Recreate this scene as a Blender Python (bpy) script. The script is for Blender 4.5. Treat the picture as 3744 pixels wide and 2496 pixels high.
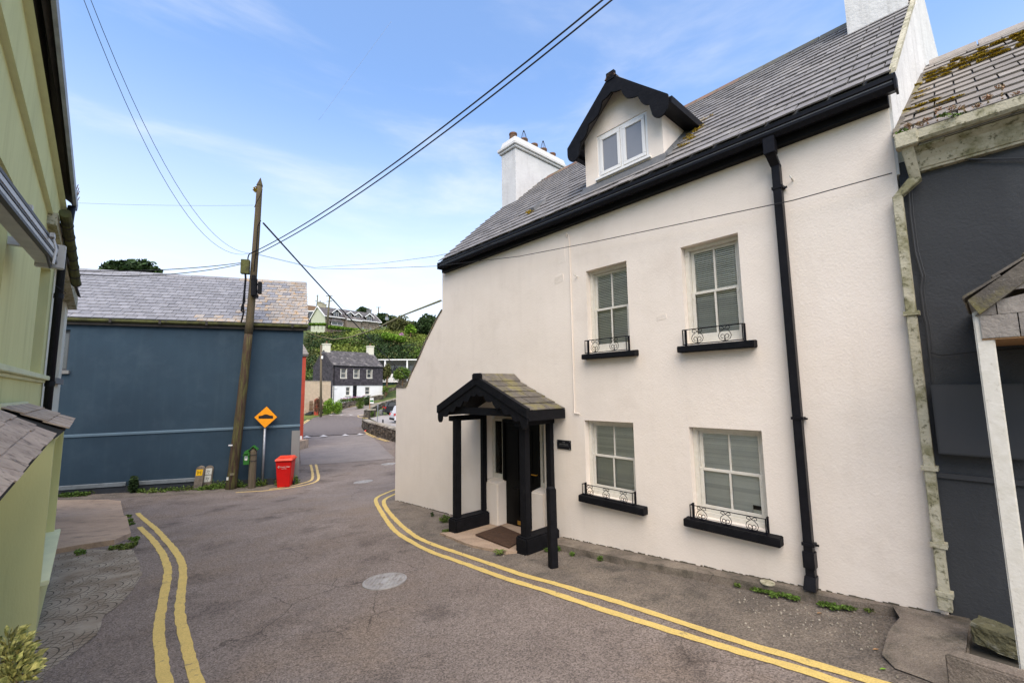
import bpy, bmesh, math, random
import numpy as np
from mathutils import Vector, Matrix
random.seed(7); rng = np.random.default_rng(7)
rad = math.radians
for o in list(bpy.data.objects): bpy.data.objects.remove(o)
sc = bpy.context.scene; col = sc.collection

# ------------------------------------------------------------------ camera
ZC = 3.4
W_, H_, F_ = 3744, 2496, 1580.2
pitch, roll = 0.11026, 0.014795
cp, sp, cr, sr = math.cos(pitch), math.sin(pitch), math.cos(roll), math.sin(roll)
RC = Matrix(((1,0,0),(0,cp,-sp),(0,sp,cp))) @ Matrix(((cr,0,sr),(0,1,0),(-sr,0,cr)))
cam = bpy.data.cameras.new('camera'); camo = bpy.data.objects.new('camera', cam); col.objects.link(camo)
cam.sensor_width = 36; cam.sensor_fit = 'HORIZONTAL'; cam.lens = F_/W_*36
cam.clip_start = 0.05; cam.clip_end = 3000
camo.matrix_world = Matrix.Translation((0,0,ZC)) @ (RC @ Matrix(((1,0,0),(0,0,-1),(0,1,0)))).to_4x4()
sc.camera = camo

# ------------------------------------------------------------------ world, sun, exposure
SUN_EL, SUN_AZ = rad(54), rad(174)          # azimuth clockwise from +Y
w = bpy.data.worlds.new('World'); sc.world = w; w.use_nodes = True
nt = w.node_tree; nt.nodes.clear()
N = nt.nodes.new; LK = nt.links.new
wo = N('ShaderNodeOutputWorld'); bg = N('ShaderNodeBackground'); bg.inputs['Strength'].default_value = 0.135
sky = N('ShaderNodeTexSky'); sky.sky_type = 'NISHITA'; sky.sun_disc = False
sky.sun_elevation = SUN_EL; sky.sun_rotation = SUN_AZ; sky.altitude = 0; sky.air_density = 1.15; sky.dust_density = 0.8; sky.ozone_density = 1.6
tc = N('ShaderNodeTexCoord'); sep = N('ShaderNodeSeparateXYZ'); LK(tc.outputs['Generated'], sep.inputs[0])
mp = N('ShaderNodeMapping'); mp.inputs['Scale'].default_value = (1.0, 1.0, 4.2); mp.inputs['Rotation'].default_value = (0.18, 0.1, 0.5)
LK(tc.outputs['Generated'], mp.inputs[0])
nz = N('ShaderNodeTexNoise'); nz.inputs['Scale'].default_value = 1.7; nz.inputs['Detail'].default_value = 7; nz.inputs['Roughness'].default_value = 0.56; nz.inputs['Distortion'].default_value = 0.35
LK(mp.outputs[0], nz.inputs['Vector'])
cr1 = N('ShaderNodeMapRange'); cr1.inputs[1].default_value = 0.46; cr1.inputs[2].default_value = 0.80; cr1.inputs[3].default_value = 0; cr1.inputs[4].default_value = 0.42; cr1.interpolation_type = 'SMOOTHSTEP'
LK(nz.outputs[0], cr1.inputs[0])
# thin high haze, whiter toward the horizon
hz = N('ShaderNodeMapRange'); hz.inputs[1].default_value = 0.0; hz.inputs[2].default_value = 0.62; hz.inputs[3].default_value = 0.80; hz.inputs[4].default_value = 0.10; hz.interpolation_type = 'SMOOTHSTEP'
LK(sep.outputs[2], hz.inputs[0])
mxf = N('ShaderNodeMath'); mxf.operation = 'MAXIMUM'
inv = N('ShaderNodeMath'); inv.operation = 'MULTIPLY_ADD'   # hz + cloud*(1-hz) approx
om = N('ShaderNodeMath'); om.operation = 'SUBTRACT'; om.inputs[0].default_value = 1.0; LK(hz.outputs[0], om.inputs[1])
LK(cr1.outputs[0], inv.inputs[0]); LK(om.outputs[0], inv.inputs[1]); LK(hz.outputs[0], inv.inputs[2])
mix = N('ShaderNodeMixRGB'); mix.inputs[2].default_value = (8.2, 7.9, 7.5, 1)
tint = N('ShaderNodeMixRGB'); tint.blend_type = 'MULTIPLY'; tint.inputs[0].default_value = 1.0; tint.inputs[2].default_value = (.98, 1.50, 1.95, 1)
LK(sky.outputs[0], tint.inputs[1])
LK(inv.outputs[0], mix.inputs[0]); LK(tint.outputs[0], mix.inputs[1]); LK(mix.outputs[0], bg.inputs[0]); LK(bg.outputs[0], wo.inputs[0])
sl = bpy.data.lights.new('sun', 'SUN'); sl.energy = 4.4; sl.angle = rad(62); sl.color = (1.0, 0.84, 0.66)
so = bpy.data.objects.new('sun', sl); col.objects.link(so)
sdir = Vector((math.sin(SUN_AZ)*math.cos(SUN_EL), math.cos(SUN_AZ)*math.cos(SUN_EL), math.sin(SUN_EL)))
so.rotation_euler = sdir.to_track_quat('Z', 'Y').to_euler(); so.location = (0, 0, 30)
sc.view_settings.view_transform = 'Standard'; sc.view_settings.look = 'None'
sc.view_settings.exposure = 0.3; sc.view_settings.gamma = 1.0; sc.view_settings.use_curve_mapping = False

# ------------------------------------------------------------------ camera-ray helpers used only to find world positions
def ray(px, py): return RC @ Vector(((px-W_/2)/F_, 1, (H_/2-py)/F_))
def onz(px, py, z):
    v = ray(px, py); return v*((z-ZC)/v.z) + Vector((0,0,ZC))
def at(px, py, Y):
    v = ray(px, py); return v*(Y/v.y) + Vector((0,0,ZC))
YA, YB = -0.734418, 1.23665
A = Vector((math.sin(YA), math.cos(YA), 0)); P = Vector((math.cos(YA), -math.sin(YA), 0))
B = Vector((math.sin(YB), math.cos(YB), 0)); Q = Vector((-math.cos(YB), math.sin(YB), 0))
class Fr:
    """local frame: x right along a facade, y into the building, z up"""
    def __init__(s, o, ex, ey): s.o = Vector(o); s.ex = Vector(ex); s.ey = Vector(ey); s.ez = Vector((0,0,1))
    def pt(s, x, y, z): return s.o + s.ex*x + s.ey*y + s.ez*z
    def hit(s, px, py, y=0.0):
        v = ray(px, py); c = Vector((0,0,ZC)); k = ((s.o + s.ey*y - c).dot(s.ey))/v.dot(s.ey); q = c+v*k-s.o
        return q.dot(s.ex), q.z
    def hitx(s, px, py, x):
        v = ray(px, py); c = Vector((0,0,ZC)); k = ((s.o + s.ex*x - c).dot(s.ex))/v.dot(s.ex); q = c+v*k-s.o
        return q.dot(s.ey), q.z
    def sub(s, x, y, z, ang=0):
        c, n = math.cos(ang), math.sin(ang)
        return Fr(s.pt(x,y,z), s.ex*c+s.ey*n, s.ey*c-s.ex*n)
WF = Fr(P*5.7, -A, P)              # white house street wall
BF = Fr(Q*18.73, B, Q)            # blue building wall
GF = Fr(P*-1.17, A, -P)            # green house wall
OF = Fr((0,0,0), (1,0,0), (0,1,0))

# ------------------------------------------------------------------ terrain
CT = []
for s, z in ((-10,2.0),(-5,1.65),(-2,1.45),(0,1.26),(2,1.07),(4,.90),(6,.75),(8,.64),(11,.48),(14,.25)):
    for p in (-2.5, 0.5, 3.0, 5.7, 8.5):
        if p > 5 and s > 11: continue
        q = A*s+P*p; CT.append((q.x, q.y, z))
for px, py, z in ((1095,1762,0),(1300,1700,.02),(1420,1760,.2),(1110,1592,.05),(1390,1592,.06),(1200,1517,.2),(1330,1517,.2),(1323,1563,.1),(1447,1615,.1),
                  (1210,1514,.25),(1330,1480,1.2),(1460,1468,1.9),(1480,1545,.2),(1430,1530,.25),(1217,1447,2.2),(1160,1500,.6)):
    q = onz(px, py, z); CT.append((q.x, q.y, z))
for u, z in ((-2.2,0),(-5.8,.05),(-9.3,.15),(-13,.3)):
    q = BF.pt(u, 0, 0); CT.append((q.x, q.y, z)); q = BF.pt(u, -2.0, 0); CT.append((q.x, q.y, z+.02)); q = BF.pt(u, 6, 0); CT.append((q.x, q.y, z))
for x, y, z in ((10,30,.6),(20,60,1.0),(-40,40,1),(-60,60,3),(-30,84,3.4),(-10,84,3.4),(-50,84,3.6),(10,84,3.2),(12,10,1.2),(-25,10,.8),(-15,-5,1.8),(12,-8,1.9)):
    CT.append((x, y, z))
CT = np.array(CT, float); C0 = 2.5
_d = np.sqrt((CT[:,None,0]-CT[None,:,0])**2+(CT[:,None,1]-CT[None,:,1])**2+C0**2)
_n = len(CT); _P = np.c_[np.ones(_n), CT[:,:2]]
_M = np.block([[_d-np.eye(_n)*0.03, _P],[_P.T, np.zeros((3,3))]])
_W = np.linalg.solve(_M, np.r_[CT[:,2], 0, 0, 0])
def gz(x, y):
    x = np.asarray(x, float); y = np.asarray(y, float); sh = x.shape; x = x.ravel(); y = y.ravel()
    xc = np.clip(x, -60, 22); yc = np.clip(y, -12, 86)
    z = np.sqrt((xc[:,None]-CT[None,:,0])**2+(yc[:,None]-CT[None,:,1])**2+C0**2)@_W[:_n]+_W[_n]+_W[_n+1]*xc+_W[_n+2]*yc
    h = np.interp(y+0.12*(x+40), [78,86,96,108,120,136,160,500,1500], [2.6,4.5,9.5,15.6,20.3,23.8,27.5,60,70])
    t = np.clip((y-76)/10, 0, 1); t = t*t*(3-2*t)
    z = z*(1-t)+h*t
    return z.reshape(sh) if sh else float(z[0])
def gnd(px, py, off=0.0):
    v = ray(px, py); lo, hi = 0.5, 400.0; prev = lo; c = Vector((0,0,ZC))
    k = lo
    while k < hi:
        q = c+v*k
        if q.z < gz(q.x, q.y)+off: break
        prev = k; k *= 1.03
    a, b = prev, k
    for _ in range(25):
        m = (a+b)/2; q = c+v*m
        if q.z < gz(q.x, q.y)+off: b = m
        else: a = m
    return c+v*b

# ------------------------------------------------------------------ materials
MATS = {}
def pm(name, c1, c2=None, sc_=6.0, rough=.85, bump=0.0, bs=60.0, detail=6, stain=None, ssc=1.2, slo=.55, shi=.75, var=0.0, metal=0.0, spec=.35, stretch=(1,1,1), fine=None, bdist=.02, smax=1.0, stain2=None):
    if name in MATS: return MATS[name]
    m = bpy.data.materials.new(name); m.use_nodes = True; t = m.node_tree; n = t.nodes.new; l = t.links.new
    b = t.nodes['Principled BSDF']; b.inputs['Roughness'].default_value = rough; b.inputs['Metallic'].default_value = metal
    b.inputs['Specular IOR Level'].default_value = spec
    g = n('ShaderNodeNewGeometry'); mp = n('ShaderNodeMapping'); mp.inputs['Scale'].default_value = stretch; l(g.outputs['Position'], mp.inputs[0])
    def noise(s, d=detail, r=.6):
        q = n('ShaderNodeTexNoise'); q.inputs['Scale'].default_value = s; q.inputs['Detail'].default_value = d; q.inputs['Roughness'].default_value = r; l(mp.outputs[0], q.inputs['Vector']); return q
    c = n('ShaderNodeMixRGB'); c.inputs[1].default_value = (*c1,1); c.inputs[2].default_value = (*(c2 or c1),1)
    a = noise(sc_); r_ = n('ShaderNodeMapRange'); r_.inputs[1].default_value = .32; r_.inputs[2].default_value = .68; l(a.outputs[0], r_.inputs[0]); l(r_.outputs[0], c.inputs[0])
    cur = c.outputs[0]
    for k, st in enumerate(((stain, ssc, slo, shi, smax), stain2)):
        if not st or not st[0]: continue
        q = noise(st[1], 8, .66); rr = n('ShaderNodeMapRange'); rr.inputs[1].default_value = st[2]; rr.inputs[2].default_value = st[3]; rr.inputs[4].default_value = st[4]; l(q.outputs[0], rr.inputs[0])
        x = n('ShaderNodeMixRGB'); x.inputs[2].default_value = (*st[0],1); l(cur, x.inputs[1]); l(rr.outputs[0], x.inputs[0]); cur = x.outputs[0]
    if fine:   # (scale, amount): speckle
        q = n('ShaderNodeTexVoronoi'); q.inputs['Scale'].default_value = fine[0]; l(mp.outputs[0], q.inputs['Vector'])
        rr = n('ShaderNodeSeparateColor'); l(q.outputs['Color'], rr.inputs[0]); r2 = n('ShaderNodeMapRange'); r2.inputs[3].default_value = 1-fine[1]; r2.inputs[4].default_value = 1+fine[1]; l(rr.outputs[0], r2.inputs[0])
        x = n('ShaderNodeVectorMath'); x.operation = 'SCALE'; l(cur, x.inputs[0]); l(r2.outputs[0], x.inputs['Scale']); cur = x.outputs[0]
    if var:
        oi = n('ShaderNodeObjectInfo'); ad = n('ShaderNodeMath'); ad.operation = 'ADD'; l(oi.outputs['Random'], ad.inputs[0]); l(g.outputs['Random Per Island'], ad.inputs[1])
        fr = n('ShaderNodeMath'); fr.operation = 'FRACT'; l(ad.outputs[0], fr.inputs[0])
        r2 = n('ShaderNodeMapRange'); r2.inputs[3].default_value = 1-var; r2.inputs[4].default_value = 1+var; l(fr.outputs[0], r2.inputs[0])
        x = n('ShaderNodeVectorMath'); x.operation = 'SCALE'; l(cur, x.inputs[0]); l(r2.outputs[0], x.inputs['Scale']); cur = x.outputs[0]
    l(cur, b.inputs['Base Color'])
    if bump:
        q = noise(bs, 4, .6); bu = n('ShaderNodeBump'); bu.inputs['Strength'].default_value = bump; bu.inputs['Distance'].default_value = bdist; l(q.outputs[0], bu.inputs['Height'])
        q2 = noise(bs*.12, 3, .5); b2 = n('ShaderNodeBump'); b2.inputs['Strength'].default_value = min(1, bump*.45); b2.inputs['Distance'].default_value = bdist*2.2; l(q2.outputs[0], b2.inputs['Height']); l(bu.outputs[0], b2.inputs['Normal'])
        l(b2.outputs[0], b.inputs['Normal'])
    MATS[name] = m; return m
M = {}
M['white_render'] = pm('white_render', (.80,.715,.625), (.76,.675,.585), 1.6, .92, .32, 42, stain=(.56,.48,.40), ssc=.9, slo=.54, shi=.78, smax=.45, bdist=.012, stain2=((.60,.53,.45), 5, .62, .8, .35))
M['white_gable'] = pm('white_gable', (.68,.67,.64), (.60,.59,.565), 3, .9, .5, 22, stain=(.42,.41,.38), ssc=2.2, slo=.58, shi=.8, smax=.5, bdist=.02)
M['chimney_white'] = pm('chimney_white', (.64,.63,.61), (.57,.56,.545), 3, .9, .4, 22, stain=(.5,.48,.44), ssc=2.6, slo=.58, shi=.8, smax=.4)
M['black_paint'] = pm('black_paint', (.006,.0062,.0075), (.010,.010,.012), 9, .6, .25, 30, stain=(.03,.03,.03), ssc=9, slo=.62, shi=.8, smax=.6, spec=.10)
M['black_gloss'] = pm('black_gloss', (.008,.008,.010), (.012,.012,.015), 9, .4, .1, 30, spec=.14)
M['black_iron'] = pm('black_iron', (.004,.004,.007), None, 9, .5, 0, spec=.1)
M['door_black'] = pm('door_black', (.003,.003,.003), (.005,.005,.005), 4, .3, .05, 40, spec=.12)
M['cream_wood'] = pm('cream_wood', (.66,.63,.56), (.58,.55,.47), 14, .6, .12, 50, stain=(.34,.30,.23), ssc=26, slo=.60, shi=.74, smax=.7)
M['upvc'] = pm('upvc', (.80,.79,.77), (.76,.75,.72), 4, .4, 0)
M['blind'] = pm('blind', (.80,.79,.73), (.74,.73,.68), 5, .8, 0, var=.12)
M['slate'] = pm('slate', (.225,.212,.205), (.145,.135,.130), 13, .75, .45, 40, var=.17, stain=(.33,.31,.28), ssc=3.2, slo=.50, shi=.74, smax=.55, stain2=((.20,.19,.06), 2.4, .64, .74, .45), spec=.5)
M['slate_pale'] = pm('slate_pale', (.225,.222,.235), (.17,.168,.175), 11, .65, .3, 40, var=.15, stain=(.30,.29,.27), ssc=4, slo=.55, shi=.75, smax=.5, stain2=((.42,.22,.05), 7, .66, .72, .6), spec=.5)
M['slate_lichen'] = pm('slate_lichen', (.33,.30,.27), (.26,.24,.22), 6, .75, .4, 40, var=.13, stain=(.42,.24,.07), ssc=5.5, slo=.49, shi=.64, smax=.70, stain2=((.45,.44,.38), 9, .60, .68, .6))
M['slate_old'] = pm('slate_old', (.27,.24,.21), (.19,.17,.15), 7, .8, .5, 35, var=.2, stain=(.30,.28,.24), ssc=8, slo=.52, shi=.7, smax=.6)
M['slate_mossy'] = pm('slate_mossy', (.15,.13,.105), (.085,.075,.065), 7, .85, .5, 35, var=.18, stain=(.19,.165,.05), ssc=4.5, slo=.48, shi=.64, smax=.7, stain2=((.36,.34,.30), 34, .64, .7, .8))
M['slate_wood'] = pm('slate_wood', (.52,.40,.29), (.35,.26,.19), 5, .8, .5, 30, var=.14, stretch=(1,1,1), stain=(.12,.085,.06), ssc=9, slo=.55, shi=.66, smax=.8, stain2=((.40,.38,.36), 22, .58, .7, .5))
M['ridge'] = pm('ridge', (.13,.125,.10), (.09,.085,.07), 9, .85, .4, 30, var=.15, stain=(.22,.19,.07), ssc=5, slo=.5, shi=.65, smax=.6)
M['ridge_red'] = pm('ridge_red', (.20,.10,.065), (.12,.09,.065), 7, .85, .4, 30, var=.2, stain=(.12,.12,.05), ssc=5, slo=.5, shi=.65, smax=.7)
M['lead'] = pm('lead', (.09,.095,.10), (.13,.13,.13), 12, .6, .3, 25)
M['terracotta'] = pm('terracotta', (.20,.085,.045), (.10,.07,.04), 9, .85, .3, 30, stain=(.05,.045,.03), ssc=7, slo=.5, shi=.65)
M['blue_render'] = pm('blue_render', (.025,.050,.074), (.021,.042,.063), .9, .85, .35, 60, stain=(.062,.09,.115), ssc=1.2, slo=.5, shi=.8, smax=.4, bdist=.008)
M['band_blue'] = pm('band_blue', (.125,.19,.235), (.11,.165,.21), 2, .85, .2, 50)
M['plinth_dark'] = pm('plinth_dark', (.035,.04,.048), (.025,.028,.032), 3, .85, .3, 40, stain=(.07,.07,.07), ssc=3, slo=.55, shi=.7, smax=.6)
M['plinth_cap'] = pm('plinth_cap', (.17,.19,.20), (.12,.135,.14), 4, .9, .3, 40, stain=(.06,.065,.065), ssc=5, slo=.55, shi=.7, smax=.6)
M['grey_render'] = pm('grey_render', (.047,.049,.052), (.040,.042,.045), 1.2, .85, .3, 40, stain=(.055,.058,.064), ssc=1.4, slo=.5, shi=.8, smax=.5, bdist=.02)
M['grey_box'] = pm('grey_box', (.046,.047,.050), None, 1, .5, 0)
M['green_render'] = pm('green_render', (.645,.625,.30), (.595,.575,.27), 1.1, .9, .25, 60, stain=(.40,.39,.20), ssc=.9, slo=.52, shi=.8, smax=.45, stretch=(1,1,.3), bdist=.008)
M['green_trim'] = pm('green_trim', (.68,.68,.43), (.60,.60,.38), 3, .8, .2, 50)
M['cream_render'] = pm('cream_render', (.72,.68,.56), (.66,.62,.50), 2, .9, .2, 50)
M['tan_wood'] = pm('tan_wood', (.36,.29,.14), (.28,.23,.12), 5, .8, .2, 30, stretch=(1,1,.4))
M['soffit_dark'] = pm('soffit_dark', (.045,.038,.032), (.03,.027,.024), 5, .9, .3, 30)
M['gutter_grey'] = pm('gutter_grey', (.36,.38,.42), (.22,.24,.27), 5, .5, .1, 30)
M['gutter_moss'] = pm('gutter_moss', (.10,.105,.03), (.05,.05,.02), 5, .9, .4, 40, stain=(.025,.022,.018), ssc=3, slo=.5, shi=.7)
M['stone_cream'] = pm('stone_cream', (.50,.46,.34), (.40,.37,.27), 3, .85, .4, 30, stain=(.17,.16,.07), ssc=5.5, slo=.46, shi=.62, smax=.8, stain2=((.09,.085,.045), 22, .56, .64, .75))
M['alu'] = pm('alu', (.50,.49,.46), (.40,.39,.37), 5, .45, .05, 30, stain=(.16,.15,.13), ssc=14, slo=.6, shi=.7, smax=.6)
M['alu_dark'] = pm('alu_dark', (.07,.07,.07), None, 5, .6, 0)
M['steel'] = pm('steel', (.30,.31,.33), (.22,.23,.25), 8, .45, .05, 30, metal=.5)
M['asphalt'] = pm('asphalt', (.225,.185,.158), (.165,.134,.114), 1.1, .93, .7, 150, detail=8, stain=(.25,.19,.14), ssc=.55, slo=.50, shi=.70, smax=.55, stain2=((.060,.048,.042), .75, .53, .70, .75), fine=(85,.46), bdist=.012, spec=.2)
M['asphalt_far'] = pm('asphalt_far', (.25,.215,.19), (.205,.175,.155), 1.1, .93, .3, 90, stain=(.12,.115,.11), ssc=.8, slo=.55, shi=.70, smax=.4, fine=(90,.2), spec=.2)
M['carpark'] = pm('carpark', (.34,.31,.28), (.26,.235,.21), 1.0, .95, .3, 60, stain=(.2,.18,.15), ssc=.8, slo=.55, shi=.70, smax=.6)
M['concrete'] = pm('concrete', (.44,.32,.225), (.33,.24,.17), 1.8, .93, .5, 60, stain=(.12,.10,.08), ssc=2.6, slo=.52, shi=.72, smax=.7, stretch=(.6,1.6,1), fine=(140,.15))
M['concrete_dark'] = pm('concrete_dark', (.24,.20,.155), (.155,.125,.10), 3, .95, .6, 50, stain=(.065,.058,.042), ssc=3.2, slo=.48, shi=.66, smax=.8, fine=(140,.25), stain2=((.40,.38,.35), 38, .68, .72, .9))
M['verge'] = pm('verge', (.20,.165,.13), (.12,.10,.082), 2.5, .95, .8, 60, stain=(.055,.05,.04), ssc=2.0, slo=.55, shi=.70, smax=.7, fine=(80,.4), stain2=((.5,.48,.45), 40, .69, .72, .9))
M['yellow'] = pm('yellow', (.62,.45,.14), (.55,.40,.13), 5, .85, .3, 120, stain=(.20,.16,.10), ssc=11, slo=.60, shi=.68, smax=.85, fine=(110,.14))
M['yellow2'] = pm('yellow2', (.66,.47,.19), (.56,.41,.17), 5, .85, .3, 120, stain=(.22,.17,.11), ssc=9, slo=.56, shi=.66, smax=.85)
M['white_line'] = pm('white_line', (.62,.58,.54), (.45,.42,.39), 6, .85, .2, 90, stain=(.22,.2,.19), ssc=5, slo=.55, shi=.66)
M['iron_cover'] = pm('iron_cover', (.40,.385,.365), (.27,.25,.235), 7, .6, .3, 60, metal=.05, stain=(.14,.10,.07), ssc=9, slo=.52, shi=.66, smax=.7)
M['pole_wood'] = pm('pole_wood', (.085,.050,.030), (.035,.022,.015), 5, .9, .6, 30, stretch=(5,5,.5), stain=(.11,.11,.03), ssc=3, slo=.46, shi=.62, smax=.75, stain2=((.02,.014,.01), 7, .56, .64, .8))
M['pole_green'] = pm('pole_green', (.075,.062,.022), (.12,.085,.055), 5, .9, .6, 30, stretch=(4,4,.35), stain=(.07,.055,.035), ssc=5, slo=.5, shi=.62, smax=.8)
M['post_wood'] = pm('post_wood', (.16,.12,.085), (.085,.07,.045), 5, .9, .5, 40, stretch=(8,8,.6), stain=(.10,.10,.04), ssc=3, slo=.5, shi=.62, smax=.6)
M['pole_far'] = pm('pole_far', (.16,.14,.08), (.10,.09,.05), 5, .9, 0)
M['cable'] = pm('cable', (.015,.015,.016), None, 5, .7, 0)
M['cable_pale'] = pm('cable_pale', (.25,.24,.14), (.17,.16,.08), 5, .8, 0)
M['sign_orange'] = pm('sign_orange', (.85,.32,.012), (.80,.29,.01), 12, .4, 0)
M['sign_white'] = pm('sign_white', (.66,.66,.60), (.58,.57,.5), 12, .5, 0)
M['sign_yellow'] = pm('sign_yellow', (.85,.50,.01), (.78,.44,.01), 12, .5, 0)
M['ink'] = pm('ink', (.012,.010,.010), None, 1, .6, 0)
M['red_bin'] = pm('red_bin', (.58,.006,.005), (.50,.006,.005), 4, .42, .08, 30, stain=(.20,.05,.03), ssc=8, slo=.62, shi=.74, smax=.5)
M['red_lid'] = pm('red_lid', (.78,.07,.03), (.68,.05,.02), 4, .4, .05, 30)
M['post_green'] = pm('post_green', (.03,.16,.02), (.025,.12,.02), 6, .5, .1, 30)
M['brass'] = pm('brass', (.75,.38,.05), None, 1, .3, 0, metal=.85)
M['brass_dull'] = pm('brass_dull', (.48,.27,.05), None, 1, .45, 0, metal=.6)
M['mat'] = pm('mat', (.11,.058,.032), (.065,.034,.02), 12, 1, 1, 160, stain=(.22,.16,.11), ssc=16, slo=.66, shi=.72)
M['red_render'] = pm('red_render', (.42,.065,.035), (.34,.05,.03), 3, .9, .3, 40, stain=(.14,.04,.03), ssc=4, slo=.55, shi=.7, smax=.5)
M['rubble_cream'] = pm('rubble_cream', (.74,.57,.39), (.62,.47,.32), 2.5, .95, 1, 6, bdist=.15)
M['stone'] = pm('stone', (.13,.105,.08), (.07,.06,.048), 2.5, .95, .5, 20, var=.55, stain=(.26,.22,.17), ssc=1.2, slo=.5, shi=.7, smax=.6)
M['stone_top'] = pm('stone_top', (.34,.30,.24), (.24,.21,.165), 3, .95, .5, 20, var=.35)
M['mortar'] = pm('mortar', (.05,.042,.034), (.035,.03,.024), 3, .95, .5, 20)
M['slate_hung'] = pm('slate_hung', (.040,.034,.042), (.060,.052,.058), 2.5, .8, .3, 20, var=.40, stain=(.11,.10,.09), ssc=3, slo=.6, shi=.7)
M['slate_far'] = pm('slate_far', (.105,.095,.092), (.075,.068,.068), 1.5, .8, .3, 10, var=.35, stain=(.22,.20,.18), ssc=1.1, slo=.55, shi=.68)
M['far_white'] = pm('far_white', (.80,.79,.77), (.74,.73,.71), 1, .9, 0)
M['far_green'] = pm('far_green', (.54,.55,.40), (.50,.51,.37), 1, .9, 0)
M['far_grey'] = pm('far_grey', (.20,.20,.19), (.17,.17,.165), 1, .8, 0)
M['teal_wood'] = pm('teal_wood', (.06,.12,.11), (.045,.09,.085), 2, .8, 0)
M['timber'] = pm('timber', (.16,.10,.05), (.10,.06,.035), 4, .9, .3, 30)
M['timber_light'] = pm('timber_light', (.38,.22,.10), (.30,.17,.08), 4, .8, .3, 30, stretch=(6,1,1))
M['rock'] = pm('rock', (.15,.135,.07), (.085,.08,.045), 5, .95, .9, 16, stain=(.26,.25,.20), ssc=7, slo=.55, shi=.66, smax=.7, bdist=.04)
M['moss'] = pm('moss', (.46,.30,.015), (.28,.20,.015), 30, 1, 1, 90, var=.3)
M['sedum'] = pm('sedum', (.30,.26,.14), (.32,.14,.09), 30, 1, 0, var=.4)
M['car_black'] = pm('car_black', (.012,.013,.016), None, 1, .2, 0, spec=.6)
M['car_white'] = pm('car_white', (.6,.6,.62), None, 1, .25, 0, spec=.6)
M['rubber'] = pm('rubber', (.015,.015,.015), None, 1, .8, 0)
M['tail_red'] = pm('tail_red', (.5,.01,.01), None, 1, .3, 0)
def leafmat(name, c1, c2, c3=None, s=.5):
    m = pm(name, c1, c2, s, .7, 0, var=.45, stain=c3, ssc=s*1.7, slo=.5, shi=.65, smax=.8, spec=.25)
    b = m.node_tree.nodes['Principled BSDF']; return m
M['leaf_dark'] = leafmat('leaf_dark', (.022,.045,.012), (.035,.062,.016))
M['leaf_mid'] = leafmat('leaf_mid', (.065,.115,.018), (.10,.165,.025), (.12,.13,.03))
M['leaf_bright'] = leafmat('leaf_bright', (.12,.22,.02), (.16,.28,.025))
M['leaf_olive'] = leafmat('leaf_olive', (.075,.085,.025), (.11,.11,.035), (.05,.07,.02))
M['leaf_grass'] = leafmat('leaf_grass', (.15,.20,.03), (.20,.23,.05), (.10,.14,.025))
M['stone_far'] = pm('stone_far', (.24,.195,.15), (.15,.125,.10), 1.2, .95, .3, 8, var=.45)
M['leaf_varieg'] = leafmat('leaf_varieg', (.055,.085,.015), (.50,.44,.14), None, 55)
M['hill_grass'] = pm('hill_grass', (.11,.15,.028), (.16,.18,.045), .35, .95, .5, 4, stain=(.035,.055,.014), ssc=.16, slo=.42, shi=.58, stain2=((.15,.14,.05), .6, .55, .7, .6))
M['soil'] = pm('soil', (.10,.085,.06), (.07,.06,.045), 1, .95, .4, 20)
M['flower'] = pm('flower', (.55,.22,.30), (.40,.25,.45), 3, .9, 0, var=.4)
def cracks(m, sc_=1.3, thr=.006):
    t = m.node_tree; n = t.nodes.new; l = t.links.new; b = t.nodes['Principled BSDF']; src = b.inputs['Base Color'].links[0].from_socket
    g = n('ShaderNodeNewGeometry'); ns = n('ShaderNodeTexNoise'); ns.inputs['Scale'].default_value = 2.2; ns.inputs['Detail'].default_value = 6; l(g.outputs['Position'], ns.inputs['Vector'])
    mx = n('ShaderNodeMixRGB'); mx.inputs[0].default_value = .22; l(g.outputs['Position'], mx.inputs[1]); l(ns.outputs['Color'], mx.inputs[2])
    v = n('ShaderNodeTexVoronoi'); v.feature = 'DISTANCE_TO_EDGE'; v.inputs['Scale'].default_value = sc_; l(mx.outputs[0], v.inputs['Vector'])
    r = n('ShaderNodeMapRange'); r.inputs[1].default_value = thr*.4; r.inputs[2].default_value = thr*1.6; r.inputs[3].default_value = 1; r.inputs[4].default_value = 0; l(v.outputs['Distance'], r.inputs[0])
    n2 = n('ShaderNodeTexNoise'); n2.inputs['Scale'].default_value = .45; n2.inputs['Detail'].default_value = 4; l(g.outputs['Position'], n2.inputs['Vector'])
    r2 = n('ShaderNodeMapRange'); r2.inputs[1].default_value = .50; r2.inputs[2].default_value = .60; r2.inputs[4].default_value = .6; l(n2.outputs[0], r2.inputs[0])
    mu = n('ShaderNodeMath'); mu.operation = 'MULTIPLY'; l(r.outputs[0], mu.inputs[0]); l(r2.outputs[0], mu.inputs[1])
    x = n('ShaderNodeMixRGB'); x.inputs[2].default_value = (.03,.026,.022,1); l(src, x.inputs[1]); l(mu.outputs[0], x.inputs[0]); l(x.outputs[0], b.inputs['Base Color'])
cracks(M['asphalt']); cracks(M['concrete'], 1.1, .005); cracks(M['concrete_dark'], 1.6, .006)
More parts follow.
